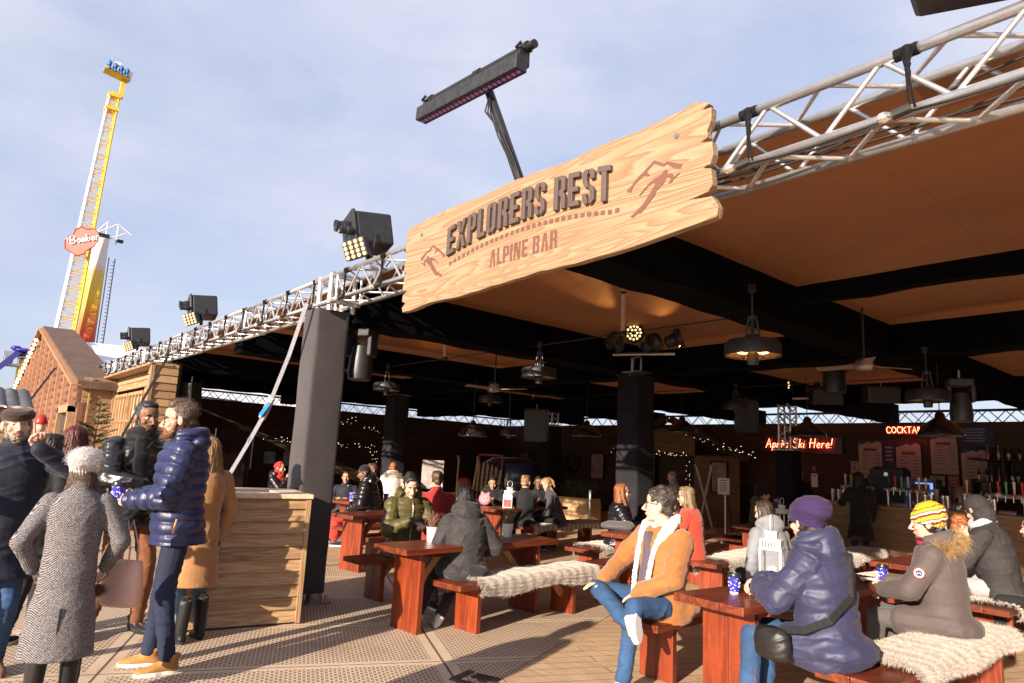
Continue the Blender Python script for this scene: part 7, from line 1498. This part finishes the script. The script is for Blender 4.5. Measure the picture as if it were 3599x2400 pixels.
C_taupe = cloth('taupe_parka', (.085, .068, .066), .7, 300, .2, .1, .1); C_dden = denim('black_denim', (.022, .02, .021)); C_jean = denim('jeans_blue', (.017, .048, .115)); C_jeand = denim('jeans_indigo', (.006, .011, .032)); C_jeanl = denim('jeans_light', (.09, .15, .23)); C_brownt = cloth('brown_trousers', (.17, .065, .03), .85); C_greyt = cloth('grey_trousers', (.085, .078, .078), .85); C_chr = cloth('charcoal_trousers', (.03, .025, .028), .85)
C_cap = cloth('tweed_brown', (.035, .022, .018), .9, 180, .4); C_cream = cloth('cream_knit', (.50, .48, .47), .9, 120, .3, .3); C_white = cloth('white_fleece', (.74, .72, .70), .95, 140, .5, .3, .06); C_polo = cloth('polo_plum', (.085, .065, .085), .85); C_glove = cloth('glove_leather', (.008, .008, .009), .35, 90, .3, 0, .2, .6)
C_hij = cloth('hijab_beige', (.30, .24, .20), .8); C_hijr = cloth('hijab_red', (.52, .03, .02), .75); C_mauve = cloth('mauve_coat', (.075, .042, .045), .85); C_oliv2 = cloth('olive_parka', (.075, .07, .05), .75); C_tan = cloth('boot_tan', (.36, .17, .045), .7, 150, .15); C_bootb = cloth('boot_brown', (.20, .09, .04), .6); C_bootk = cloth('boot_black', (.008, .008, .009), .45); C_snk = cloth('sneaker_white', (.58, .56, .53), .6, 100, .2)
C_turt = cloth('turtleneck_grey', (.055, .05, .06), .9); C_whitec = cloth('cream_coat', (.52, .46, .43), .9)
def stripehat():
    m, t, b = newmat('hat_striped'); v = objv(t); c = N(t, 'ShaderNodeTexCoord'); sep = N(t, 'ShaderNodeSeparateXYZ'); t.links.new(c.outputs['Object'], sep.inputs[0]); n1 = noise(t, 70, 2, .5, v)
    zz = mth(t, 'ADD', mth(t, 'MULTIPLY', sep.outputs[2], 1.0), mth(t, 'MULTIPLY', sep.outputs[1], .35)); zz = mth(t, 'ADD', zz, mth(t, 'MULTIPLY', mth(t, 'SINE', mth(t, 'MULTIPLY', sep.outputs[0], 150)), .004)); f = mth(t, 'FRACT', mth(t, 'MULTIPLY', zz, 15.5))
    st = ramp(t, f, [(0, (.16, .012, .03)), (.25, (.62, .56, .50)), (.45, (.17, .15, .06)), (.62, (.60, .36, .02)), (1, (.55, .33, .02))]); n_ = [x for x in t.nodes if x.type == 'VALTORGB'][-1]; n_.color_ramp.interpolation = 'CONSTANT'
    top_ = mth(t, 'GREATER_THAN', zz, 1.362); t.links.new(mixc(t, top_, st, (.60, .37, .015)), b.inputs['Base Color']); b.inputs['Roughness'].default_value = .95; bump(t, b, n1, .7, .01); return m
def checked(name, c1, c2, k=42):
    m, t, b = newmat(name); v = objv(t, rot=(0, 0, .7)); sep = N(t, 'ShaderNodeSeparateXYZ'); t.links.new(v, sep.inputs[0]); a = mth(t, 'GREATER_THAN', mth(t, 'SINE', mth(t, 'MULTIPLY', mth(t, 'ADD', sep.outputs[2], sep.outputs[0]), k*2)), .2); d = mth(t, 'GREATER_THAN', mth(t, 'SINE', mth(t, 'MULTIPLY', mth(t, 'SUBTRACT', sep.outputs[2], sep.outputs[0]), k*2)), .2); t.links.new(mixc(t, mth(t, 'MAXIMUM', a, d), c1, c2), b.inputs['Base Color']); b.inputs['Roughness'].default_value = .9; return m
J = dict
# 1 flat cap man, pointing
p = person('bearded man in brown flat cap and long navy coat pointing one finger beside his face', -5.86, .44, -90, hh=-88, h=1.78, build=1.16, rw=(.27, .30, 1.17), lw=(-.115, .31, 1.47), lel=(-1, .1, -.6), lhand='point', lnorm=(-.3, -1, .1), lfd=(.12, .12, 1), rhand='grip', rel=(.8, -.6, -.4), rfd=(-.25, 1, .25), skin='fair', hair='short', hc='grey', beard=('ltgrey', False), hat=('flatcap', C_cap), tilt=6,
       top=J(mat=C_navy, kind='coat', hem=.62, infl=.026, wrinkle=.009, wf=14, belly=.04), legs=C_jean, shoes=C_bootb, sole=C_bootb, scarf=None)
g = MB(); Rt = p['Rt']; nk = p['neck']
g.loft([(nk+Rt@vec((0, .05, -.01)), .06, .035), (nk+Rt@vec((0, .105, -.08)), .05, .03), (nk+Rt@vec((0, .15, -.22)), .02, .02)], 14); g.build('shirt', checked('shirt_check', (.45, .42, .50), (.25, .25, .36), 60), p['root'], smooth=True)
w = atloc(p, p['WR'][1]+vec((-.045, .09, -.02))); cup(w.x, w.y, w.z-.05, 'blue paper cup held by the man in the flat cap at the left edge')
# 2 red haired woman from behind
person('woman with long dark red hair seen from behind beside the flat cap', -6.86, .93, 80, h=1.68, female=True, skin='pale', hair='longf', hc='auburn', top=J(mat=cloth('fleece_grey', (.20, .18, .19), .95, 90, .8, .4), kind='coat', hem=.60, infl=.03), legs=C_black, shoes=C_bootk, hh=88)
# 3 beanie woman
p = person('woman in white beanie and black and white herringbone coat standing with her back to us', -4.90, .735, 78, h=1.50, female=True, build=.99, hh=68, lw=(-.22, .12, .93), rw=(.22, .13, .93), skin='pale', hair='under', hc='brown', hat=('cable', C_cream), top=J(mat=C_herr, kind='coat', hem=.37, infl=.022, flare=.045, wrinkle=.004, wf=10, collar_h=.06, collar_r=.072), legs=C_black, shoes=C_bootk, shoe_h=.26, sole=C_bootk)
g = MB(); g.box((0, -.168, .56), (.006, .03, .30)); g.build('coat_vent', C_black, p['jacket'])
o = thing('handbag', 'blush pink leather tote bag with fur charm hanging by the herringbone coat', 'bag', (-5.02, 1.06, .54), rad(45), None, .88)
M_pink = cloth('blush_leather', (.58, .36, .29), .45, 120, .15, 0, .05, .5)
g = MB(); g.loft([((0, 0, 0), .125, .055), ((0, 0, .02), .145, .07), ((0, 0, .14), .150, .068), ((0, 0, .27), .135, .055), ((0, 0, .315), .125, .050)], 28, e=.7); g.build('body', M_pink, o, auto=True)
g = MB()
for s in (-1, 1): g.path([(-.06, s*.05, .28), (-.055, s*.048, .42), (0, s*.03, .60), (.055, s*.048, .42), (.06, s*.05, .28)], .0065, 8)
g.build('handle', M_pink, o, smooth=True)
g = MB(); g.path([(-.10, -.06, .30), (-.06, -.09, .22), (-.12, -.10, .17)], .005, 6); rs = np.random.RandomState(5); c = vec((-.12, -.10, .12)); P = rs.normal(0, 1, (300, 3)); P /= np.linalg.norm(P, axis=1)[:, None]; fur_blades(g, c+P*.028, P, 1200, .022, .0012, .3, .1, rs); g.ell(c, .03); g.build('fur_charm', cloth('charm_brown', (.13, .06, .045), .9), o)
# 4 leather jacket
p = person('man in black leather jacket and brown trousers clasping black gloved hands, half hidden', -6.58, 1.38, -78, h=1.92, hh=-76, hp=-4, lw=(-.05, .36, 1.10), rw=(.10, .35, 1.13), lhand='grip', rhand='grip', gloves=C_glove, skin='brown', hair='short', hc='black', beard=('black', False), scarf=(C_black, True), lfd=(1, .2, 0), rfd=(-1, .2, 0), top=J(mat=C_leather, kind='jacket', infl=.03, wrinkle=.010, wf=18, hem=.80, flare=.02), legs=C_brownt, shoes=C_bootk, sole=C_bootk, lel=(-1, -.5, -.6), rel=(1, -.5, -.6), lleg=((-.13, .10, .50), (-.14, .02, .085)), rleg=((.12, .06, .50), (.20, -.02, .085)))
# 5 bearded man in navy puffer
p = person('bearded man with glasses in shiny navy puffer jacket holding a blue cup', -5.44, 1.47, 165, h=1.89, lean=4, hh=160, hp=-6, lw=(-.07, .30, 1.08), rw=(.06, .31, 1.075), lhand='soft', rhand='soft', lfd=(.75, .6, .1), rfd=(-.8, .55, .1), lnorm=(-.6, .6, .3), rnorm=(.6, .6, .3), lel=(-.8, -.7, -.8), rel=(.8, -.7, -.8), skin='fair', hair='quiff', hc='brown', beard=('beard', True), glasses='clear', hood='down',
       top=J(mat=C_puffnavy, kind='puffer', infl=.040, puff=.078, pa=.017, hem=.80, flare=.015, wrinkle=.005, collar_h=.05, belly=.02), legs=C_jeand, shoes=C_tan, sole=M_white, build=1.04, lleg=((-.10, .04, .50), (-.11, -.03, .085)), rleg=((.10, .05, .50), (.10, .08, .085)))
g = MB(); g.tube(p['hip']+vec((-.235, .02, .03)), p['hip']+vec((-.232, .035, -.06)), .005); g.build('zip_pull', emis('orange_pull', (1, .4, .05), .05, (.8, .3, .03)), p['jacket'])
w = atloc(p, vec((-.0, .39, 1.09))); cup(w.x, w.y, w.z-.045, 'blue paper cup with black lid held by the bearded man in the navy puffer', s=1.15, rz=2)
# 6 camel coat woman
person('woman with long fair hair in a camel coat standing behind the navy puffer', -6.09, 1.82, 100, h=1.64, female=True, hh=104, skin='pale', hair='longf', hc='blond', build=.9, top=J(mat=C_camel, kind='coat', hem=.46, infl=.02, flare=.03, wrinkle=.004, wf=9, puff=0), legs=C_jeanl, shoes=C_bootk, shoe_h=.24, sole=C_bootk)
# second dark figure behind flat cap man
person('person in dark coat hidden behind the flat capped man', -6.55, .72, 40, h=1.60, female=True, skin='pale', hair='long', hc='dkbrown', top=J(mat=C_black, kind='coat', hem=.75, infl=.02), legs=C_chr, shoes=C_black, lod=1)
# 7 red head scarf
person('woman in red head scarf and dark padded jacket sitting beyond the planter', -12.95, 5.15, -48, sit=True, h=1.63, hh=-42, female=True, hat=('hijab', C_hijr), hair=None, glasses='clear', lw=(-.02, .26, 1.02), rw=(.08, .26, 1.0), lhand='fist', rhand='fist', top=J(mat=C_blackp, kind='puffer', infl=.04, puff=.09, hem=.3), legs=C_black, shoes=C_black, hood='down', lod=1, z=.06)
bench(-13.2, 4.3, 10, 1.6, 'far bench of the woman in the red head scarf')
# 8 boy
p = person('boy with cropped hair and pale necklace sitting behind three blue cups', -11.75, 6.0, -126, sit=True, h=1.58, skin='tan', hair='short', hc='black', lw=(-.15, .30, .80), rw=(.15, .30, .80), top=J(mat=C_navy, kind='jacket', infl=.02), legs=C_chr, shoes=C_black, lod=1, hp=-4)
g = MB(); g.path([p['neck']+vec((.06*math.cos(a), .075+.03*math.sin(a), .0-.05*abs(math.sin(a)))) for a in np.linspace(0, PI, 12)], .006, 6); g.build('necklace', M_white, p['root'], smooth=True)
# 9 + friend
person('man in black cap and glossy black padded jacket leaning over the distant table', -10.55, 5.92, 138, sit=True, h=1.78, lean=14, hh=150, hp=-14, lw=(-.2, .34, .62), rw=(.15, .36, .70), skin='brown', hair='short', hc='black', hat=('cap', C_black), hood='down', top=J(mat=C_blackp, kind='puffer', infl=.045, puff=.075, hem=.25), legs=C_greyt, shoes=C_black, lod=1)
person('person with brown hair mostly hidden behind the man in the black cap', -11.3, 6.4, 150, sit=True, h=1.80, lean=8, hh=170, skin='brown', hair='short', hc='brown', top=J(mat=C_black, kind='jacket', infl=.04), legs=C_black, shoes=C_black, lod=2)
# 10 cream coat
M_furw = plain('fur_pale', (.5, .4, .33), .9, 0, .3, 30, rndv=.4); M_furg = plain('fur_golden', (.52, .34, .16), .9, 0, .35, 30, rndv=.5); M_furd = plain('fur_dark', (.05, .045, .05), .9, 0, .3, 30, rndv=.4)
person('person in cream coat with furry hood beside the second row pillar', -13.2, 7.85, 60, sit=True, h=1.74, skin='fair', hair='short', hc='ginger', top=J(mat=C_whitec, kind='parka', infl=.04, hem=.3, fur=M_furw), hood='down', legs=C_black, shoes=C_black, lod=2, z=.05)
# 11 olive puffer with phone
p = person('young man with black hair in olive green puffer looking down at his phone', -6.76, 4.22, -100, sit=True, h=1.80, lean=9, hh=-108, hp=-26, tilt=6, lw=(-.06, .40, .82), rw=(.10, .38, .84), lhand='soft', rhand='soft', lfd=(.5, .8, .0), rfd=(-.7, .7, .0), skin='pale', hair='straight', hc='black', hood='down', top=J(mat=C_olive, kind='puffer', infl=.040, puff=.085, pa=.009, hem=.3, wrinkle=.008, zip=M_alu), legs=C_greyt, shoes=C_bootk, lleg=((-.14, .40, .50), (-.13, .62, .085)), rleg=((.14, .40, .50), (.12, .50, .085)))
w = atloc(p, vec((.03, .475, .865))); simple('phone', 'smartphone with teal edge in the hands of the man in olive', 'phone', (w.x, w.y, w.z), [('body', plain('phone', (.02, .10, .10), .3), lambda g: g.box((0, 0, 0), (.16, .075, .01), rotx(.4)))], rz=rad(-98))
# 12, 13
person('man with cropped brown hair in a dark red sweater seen from behind', -8.02, 5.50, 58, sit=True, h=1.78, lean=6, hh=75, skin='fair', hair='short', hc='brown', build=1.05, lw=(-.25, .25, .78), rw=(.25, .28, .78), top=J(mat=C_red, kind='sweater', infl=.018, wrinkle=.004), legs=C_jeanl, shoes=C_black, lod=1)
person('woman with bright red hair in a speckled white top next to the red sweater', -7.95, 5.95, 70, sit=True, h=1.66, lean=4, hh=100, female=True, skin='pale', hair='bob', hc='red', top=J(mat=cloth('speckled', (.40, .42, .40), .9, 60, .3, .2, .5), kind='jacket', infl=.02), legs=C_chr, shoes=C_black, lod=1)
# 14 black parka
p = person('woman with long black hair in a black parka with her back to us, middle table', -5.36, 4.06, 66, sit=True, h=1.70, lean=12, hh=72, hp=-16, female=True, build=1.03, lw=(-.12, .32, .70), rw=(.22, .30, .66), skin='pale', hair='bob', hc='black', hood='down', top=J(mat=C_parkab, kind='parka', infl=.038, hem=.55, wrinkle=.010, wf=13), legs=C_chr, shoes=C_snk, sole=M_white, lleg=((-.20, .36, .52), (-.42, .12, .085)), rleg=((.06, .40, .52), (-.22, .02, .085)), scarf=(cloth('blue_collar', (.03, .05, .2), .8), False))
# 15 kid
person('child in black jacket with furry hood fiddling with a pink bag at the far table', -10.28, 8.35, -135, sit=True, h=1.62, lean=6, hh=-130, hp=-22, skin='tan', hair='short', hc='black', female=True, lw=(-.06, .32, .86), rw=(.06, .32, .86), hood='down', top=J(mat=C_black, kind='parka', infl=.04, fur=M_furd, hem=.3), legs=C_black, shoes=C_black, lod=1)
o = thing('soft_bag', 'small round pink bag with a cat face on the table before the child', 'bag', (-9.75, 7.75, .75), 0); g = MB(); g.ell((0, 0, .10), (.15, .09, .11)); g.ell((-.09, 0, .20), (.03, .02, .03)); g.ell((.09, 0, .20), (.03, .02, .03)); g.build('body', plain('bag_pink', (.65, .22, .25), .8), o, smooth=True)
g = MB(); g.ell((.07, -.075, .12), .012); g.ell((.12, -.04, .12), .012); g.build('eyes', M_black if False else M_iris, o)
# 16-18 women
person('woman with messy blond bun in a long black coat, back turned, far bench', -9.06, 8.10, 62, sit=True, h=1.70, lean=2, hh=20, female=True, skin='pale', hair='bun', hc='blond', lw=(-.2, .3, .78), rw=(.05, .38, .80), top=J(mat=C_black, kind='coat', infl=.022, hem=.8, wrinkle=.005), legs=C_black, shoes=C_black, sole=M_white, lod=1, rleg=((.10, .44, .55), (.14, .50, .12)), lleg=((-.12, .40, .50), (-.1, .35, .09)))
person('woman in glasses facing us between the blond bun and the ponytail', -9.66, 8.96, -130, sit=True, h=1.68, lean=8, female=True, skin='brown', hair='bun', hc='black', glasses='clear', lw=(-.05, .36, .84), rw=(.08, .36, .88), rhand='grip', lhand='grip', top=J(mat=C_black, kind='jacket', infl=.02), legs=C_black, shoes=C_black, lod=1, hp=-8)
person('woman with blond ponytail in grey polo neck bending over the far table', -8.98, 8.88, 130, sit=True, h=1.72, lean=22, hh=140, hp=-24, female=True, skin='fair', hair='pony', hc='blond', lw=(-.1, .35, .60), rw=(.1, .38, .62), top=J(mat=C_turt, kind='sweater', infl=.012, collar_h=.08, collar_r=.06), legs=C_black, shoes=C_black, lod=1)
# 19 sunglasses
person('woman with long ginger hair, sunglasses and black puffer resting by a grey coat', -6.42, 7.55, -52, sit=True, h=1.70, hh=-36, hp=6, female=True, skin='fair', hair='longf', hc='ginger', glasses='sun', lw=(-.02, .36, .74), rw=(.12, .38, .74), lhand='soft', rhand='soft', top=J(mat=C_blackp, kind='puffer', infl=.045, puff=.09, pa=.015, hem=.4), legs=C_greyt, shoes=C_black, lod=0)
o = thing('folded_coat', 'grey coat bundled on the table before the woman in sunglasses', 'coat', (-5.95, 6.95, .75), .5); g = MB(); g.ell((0, .05, .04), (.22, .17, .06)); g.ell((.08, .08, .06), (.13, .11, .05)); V, N_, Q = remesh(g, .012, 2); pm = PM(); pm.addarr(V+N_*(.014*wr(V, 18, 4))[:, None], Q); pm.obj('folds', cloth('grey_coat', (.09, .085, .085), .85), o)
# 20 orange shearling man
p = person('man with glasses in tan shearling jacket and blue jeans, ankle crossed over his knee', -3.33, 4.46, 172, sit=True, h=1.83, hh=122, hp=2, skin='pale', hair='curly', hc='salt', glasses='clear', build=1.10, lean=2, lw=(-.06, .30, .62), rw=(.30, .33, .66), rhand='flat', lhand='relaxed', lfd=(.2, .5, -.8), rfd=(.15, .9, -.25), rnorm=(.2, .3, 1), lel=(-1, -.1, -.5), rel=(1, -.4, -.6),
       top=J(mat=C_shear, kind='jacket', infl=.038, hem=.12, wrinkle=.011, wf=13, belly=.05, collar=False), legs=C_jean, shoes=C_snk, sole=M_white, lleg=((-.16, .44, .56), (-.12, .50, .085)), rleg=((.30, .38, .60), (-.16, .50, .46)), rfoot=(-.50, .45, -.55))
g = MB(); Rt, nk, up_ = p['Rt'], p['neck'], p['up']
for s in (-1, 1):   # wide fleece lapels
    g.path([nk+Rt@vec((s*.0, -.10, .06)), nk+Rt@vec((s*.07, -.085, .06)), nk+Rt@vec((s*.105, -.02, .05)), nk+Rt@vec((s*.115, .05, .01)), nk+Rt@vec((s*.10, .115, -.06)), nk+Rt@vec((s*.09, .145, -.11))], [.030, .034, .040, .044, .036, .016], 12)
    g.path([nk+Rt@vec((s*.085, .14, -.08)), nk+Rt@vec((s*.075, .19, -.2)), nk+Rt@vec((s*.070, .225, -.34)), nk+Rt@vec((s*.085, .225, -.47))], .020, 8)
V, N_, Q = remesh(g, .008, 3); pm = PM(); pm.addarr(V+N_*(.004*wr(V, 90, 2))[:, None], Q); pm.obj('fleece_collar', C_white, p['jacket'])
g = MB(); g.loft([(p['hip']+p['up']*f+Rt[:, 1]*(.085+.05*math.exp(-((f-.08)/.16)**2)), rx, .105, Rt) for f, rx in ((-.08, .09), (.05, .10), (.2, .09), (.33, .075), (.44, .05), (.50, .03))], 20); g.build('polo_shirt', C_polo, p['root'], smooth=True)
g = MB(); g.ell(nk+Rt@vec((0, .085, -.01)), (.03, .02, .05), Rt); g.build('undershirt', M_white, p['root'], smooth=True)
g = MB(); g.path([p['WR'][-1]+vec((.034*math.cos(a), .034*math.sin(a), .0)) for a in np.linspace(0, 2*PI, 16)], .008, 6); g.build('watch', M_steel, p['root'], smooth=True)
# 21, 22
person('woman in beige head scarf standing in front of the porch doorway', -8.7, 11.95, 140, h=1.50, hh=140, hp=-15, female=True, hair=None, hat=('hijab', C_hij), top=J(mat=C_hij, kind='coat', hem=.5, infl=.02), legs=C_black, shoes=C_black, lod=2, skin='fair')
person('woman with fair shoulder length hair in a coral jacket and blue jeans', -5.25, 7.62, 110, sit=True, h=1.74, lean=5, hh=112, hp=-4, female=True, skin='fair', hair='bob', hc='ash', glasses='sun', build=1.1, lw=(-.15, .33, .80), rw=(.12, .36, .80), top=J(mat=C_coral, kind='jacket', infl=.026, wrinkle=.005, wf=11), legs=C_jean, shoes=C_black, lod=0)
# 23
p = person('person in black beanie and olive parka drinking from a blue cup at the far table', -6.20, 10.85, -48, sit=True, h=1.72, lean=8, hh=-42, skin='pale', hair=None, hat=('beanie', C_black), hood='down', lw=(-.06, .34, .95), rw=(.05, .30, 1.06), rfd=(-.1, .6, .8), rhand='grip', top=J(mat=C_oliv2, kind='parka', infl=.035, hem=.4), legs=C_oliv2, shoes=C_black, lod=1)
w = atloc(p, vec((.02, .36, 1.06))); cup(w.x, w.y, w.z, 'blue cup raised by the drinking person in the olive parka', s=.9)
# 24 hoodie
person('person with messy dark hair in a pale grey hoodie behind the nearest lantern', -3.66, 6.78, 70, sit=True, h=1.68, lean=14, hh=80, hp=-10, skin='fair', hair='bob', hc='dkbrown', hood='down', glasses='clear', top=J(mat=C_grey, kind='jacket', infl=.028, hem=.1), legs=C_black, shoes=C_black, lod=1, female=True)
# 25 purple hat
M_slch = C_purp
p = person('woman in purple slouchy knit hat and slate blue padded coat at the nearest table', -2.02, 4.38, 98, sit=True, h=1.84, lean=9, hh=72, hp=-6, female=True, build=1.16, lw=(-.03, .41, .80), rw=(.05, .40, .83), lhand='soft', rhand='soft', lfd=(.5, .8, -.1), rfd=(-.6, .7, -.1), lel=(-1, -.5, -.7), rel=(1, -.5, -.7), skin='pale', hair='short', hc='dkbrown', hat=('slouch', C_purp), glasses='clear', hood='down',
       top=J(mat=C_violet, kind='puffer', infl=.040, puff=.125, pa=.012, hem=.42, wrinkle=.011, wf=15, collar_h=.08), legs=C_jean, shoes=C_black, scarf=(cloth('lace_navy', (.012, .014, .035), .9, 60, .9), False))
rt, nk, up_ = p['Rt'], p['neck'], p['up']; g = MB(); P = [p['shc']+rt@vec((.10, .02, .10)), p['shc']+rt@vec((-.02, -.20, -.06)), p['shc']+rt@vec((-.20, -.12, -.28)), p['hip']+rt@vec((-.275, .05, .10)), p['hip']+rt@vec((-.28, .20, .03))]
P = [p['shc']+rt@vec((.12, -.02, .09)), p['shc']+rt@vec((.0, -.195, .0)), p['shc']+rt@vec((-.13, -.20, -.20)), p['hip']+rt@vec((-.25, -.10, .15)), p['hip']+rt@vec((-.28, .04, .10)), p['hip']+rt@vec((-.27, .18, .10))]
o = thing('shoulder_bag', 'small black shoulder bag with a wide strap on the hip of the slate blue coat', 'bag', tuple(atloc(p, p['hip'])), rad(84))
def inw(pts): return [np.array(atloc(p, q)) for q in pts]
g = MB(); PW = inw(P)
for i in range(len(PW)-1):
    for k in range(4):
        A = PW[i]+(PW[i+1]-PW[i])*k/4; B = PW[i]+(PW[i+1]-PW[i])*(k+1.06)/4; g.beam(A, B, .012, .042, up=(.1, .3, 1))
g.build('strap', C_black, o, world=True)
g = MB(); c = np.array(atloc(p, p['hip']+rt@vec((-.27, .24, .03)))); R_ = rotz(rad(84)); g.loft([(c+R_@vec((0, 0, -.095)), .05, .10, R_), (c+R_@vec((0, 0, -.075)), .062, .118, R_), (c, .068, .125, R_), (c+R_@vec((0, 0, .06)), .055, .11, R_), (c+R_@vec((0, 0, .085)), .03, .085, R_)], 24)
V, N_, Q = remesh(g, .007, 2); V = V+N_*(.006*wr(V, 28, 8))[:, None]; V = (V-np.array(o.location))@rotz(rad(84)); pm = PM(); pm.addarr(V, Q); pm.obj('pouch', cloth('nylon_black', (.012, .011, .011), .45, 200, .3, 0, .2, .5), o)
# 26 striped hat
p = person('woman in yellow striped knit hat and taupe parka with golden fur hood', -1.86, 5.88, 98, sit=True, h=1.80, lean=4, hh=104, hp=-6, female=True, build=1.06, lw=(-.13, .36, .72), rw=(.13, .38, .74), lel=(-1, -.4, -.5), skin='pale', hair='short', hc='black', hat=('beanie', stripehat()), glasses='white', hood='down', lhand='soft', rhand='soft',
       top=J(mat=C_taupe, kind='parka', infl=.038, hem=.55, wrinkle=.006, wf=11, puff=.16, pa=.006, fur=M_furg), legs=C_greyt, shoes=C_bootk, scarf=(checked('scarf_check', (.32, .02, .04), (.03, .01, .02), 40), True))
EL, S_ = p['EL'][-1], p['S'][-1]; c = S_+(EL-S_)*.42+vec((-.105, 0, .0)); R_ = np.array([(0, 1, 0), (0, 0, 1), (1, 0, 0)], float).T
g = MB(); g.lathe([(.037, 0), (.037, -.006)], c, 24, R=R_); pj = g.build('sleeve_badge', plain('badge_red', (.55, .03, .04), .6, 0, .05, 20), p['jacket']); g = MB(); g.lathe([(.031, -.007), (.031, -.0095)], c, 24, R=R_); g.build('badge_ring', M_white, pj); g = MB(); g.lathe([(.022, -.010), (.022, -.012)], c, 20, R=R_); g.build('badge_centre', plain('badge_navy', (.02, .03, .12), .6), pj)
g = MB(); g.bx(0, 0, 0, 0, 0, 0) if False else g.path([c+vec((-.013, -.012, -.006)), c+vec((-.013, -.006, .006)), c+vec((-.013, 0, -.004)), c+vec((-.013, .006, .006)), c+vec((-.013, .012, -.006))], .0022, 5); g.build('badge_mark', M_white, pj)
# 27 hooded
person('person with dark hood up and pale scarf leaning over the far right table', -2.05, 8.12, 94, sit=True, h=1.90, lean=12, hh=62, hp=-25, build=1.05, lw=(-.15, .45, .80), rw=(.12, .46, .80), skin='fair', hair='short', hc='black', hood='up', top=J(mat=C_dden, kind='jacket', infl=.035, wrinkle=.008, wf=14), legs=cloth('pale_trousers', (.38, .36, .36), .9), shoes=C_black, scarf=(cloth('scarf_pale', (.42, .46, .52), .9), True))
person('child with curly brown hair and fluffy hood, tucked between striped hat and dark hood', -2.42, 8.45, 150, sit=True, h=1.56, lean=12, hh=-60, hp=-18, skin='fair', hair='curly', hc='ginger', top=J(mat=C_whitec, kind='parka', infl=.03, fur=M_furg), hood='down', legs=C_jean, shoes=C_black, lod=1, z=.04)
person('person with dark curly hair cropped by the right edge of the photo', -1.62, 8.0, 95, sit=True, h=1.68, lean=10, hh=75, skin='fair', hair='curly', hc='dkbrown', top=J(mat=C_black, kind='jacket', infl=.02), legs=C_black, shoes=C_black, lod=1)
person('person in a mauve coat hidden behind the purple knit hat', -3.72, 7.82, 60, sit=True, h=1.66, hh=60, female=True, skin='fair', hair='bob', hc='dkbrown', top=J(mat=C_mauve, kind='coat', infl=.03, hem=.4), legs=C_black, shoes=C_black, lod=2)
# 30, 31
person('barman in black with glasses standing at the left end of the bar', -7.85, 15.7, -140, h=1.68, skin='fair', hair='short', hc='black', glasses='clear', top=J(mat=C_black, kind='sweater', infl=.015), legs=C_black, shoes=C_black, lod=2)
person('customer with long black hair in a long black coat standing at the bar', -5.33, 12.85, 30, h=1.66, hh=50, female=True, skin='fair', hair='longf', hc='black', lw=(-.25, .35, 1.12), top=J(mat=C_black, kind='coat', hem=.5, infl=.03), legs=C_black, shoes=C_black, lod=1)
o = thing('carrier_bag', 'dark jumper laid over the far end of the sunlit orange table', 'jumper', (-8.55, 5.35, .75)); g = MB(); g.ell((0, 0, .03), (.16, .13, .045)); V, N_, Q = remesh(g, .012, 2); pm = PM(); pm.addarr(V+N_*(.01*wr(V, 22, 4))[:, None], Q); pm.obj('folds', cloth('grey_jumper', (.12, .12, .14), .85), o)
o = thing('coat_bundle', 'dark crumpled coat lying on the bench beside the grey hoodie', 'coat', (-3.55, 6.45, .45), .4); g = MB(); g.ell((0, 0, .06), (.2, .35, .09)); g.ell((0, -.25, .0), (.15, .15, .12)); V, N_, Q = remesh(g, .012, 2); pm = PM(); pm.addarr(V+N_*(.016*wr(V, 17, 6))[:, None], Q); pm.obj('folds', C_leather, o)
o = thing('jumper', 'red garment spilling off the bench under the boy with the necklace', 'clothing', (-10.35, 5.2, .45), .4); g = MB(); g.ell((0, 0, .02), (.2, .25, .07)); g.ell((.1, -.15, -.12), (.1, .12, .16)); V, N_, Q = remesh(g, .012, 2); pm = PM(); pm.addarr(V+N_*(.012*wr(V, 20, 6))[:, None], Q); pm.obj('folds', C_hijr, o)
person('person outside the left edge casting the long shadow across the front mats', -3.2, -.25, 60, h=1.78, skin='fair', hair='short', hc='brown', top=J(mat=C_navy, kind='coat', hem=.6, infl=.05), legs=C_black, shoes=C_black, lod=2, build=1.3)
rs = np.random.RandomState(11); g = MB()
for k in range(130):
    u, w_ = rs.uniform(0, 1, 2); c = vec((-6.5+5.5*u, 1.6+6.5*w_, .006)); a = rs.uniform(0, 2*PI); r_ = rs.uniform(.004, .016); t_ = rs.uniform(.002, .008)
    g.add([c+rotz(a)@vec(q) for q in ((-r_, 0, 0), (0, r_*.5, t_), (r_, .1*r_, 0), (0, -r_*.6, .001))], [(0, 3, 2, 1), (0, 1, 2, 3)], 0)
tagit(g.build('floor_litter', plain('leaf_litter', (.22, .13, .07), .8, 0, .5, 9, rndv=.6)), kind='stuff')
bpy.data.scenes.remove(TS)
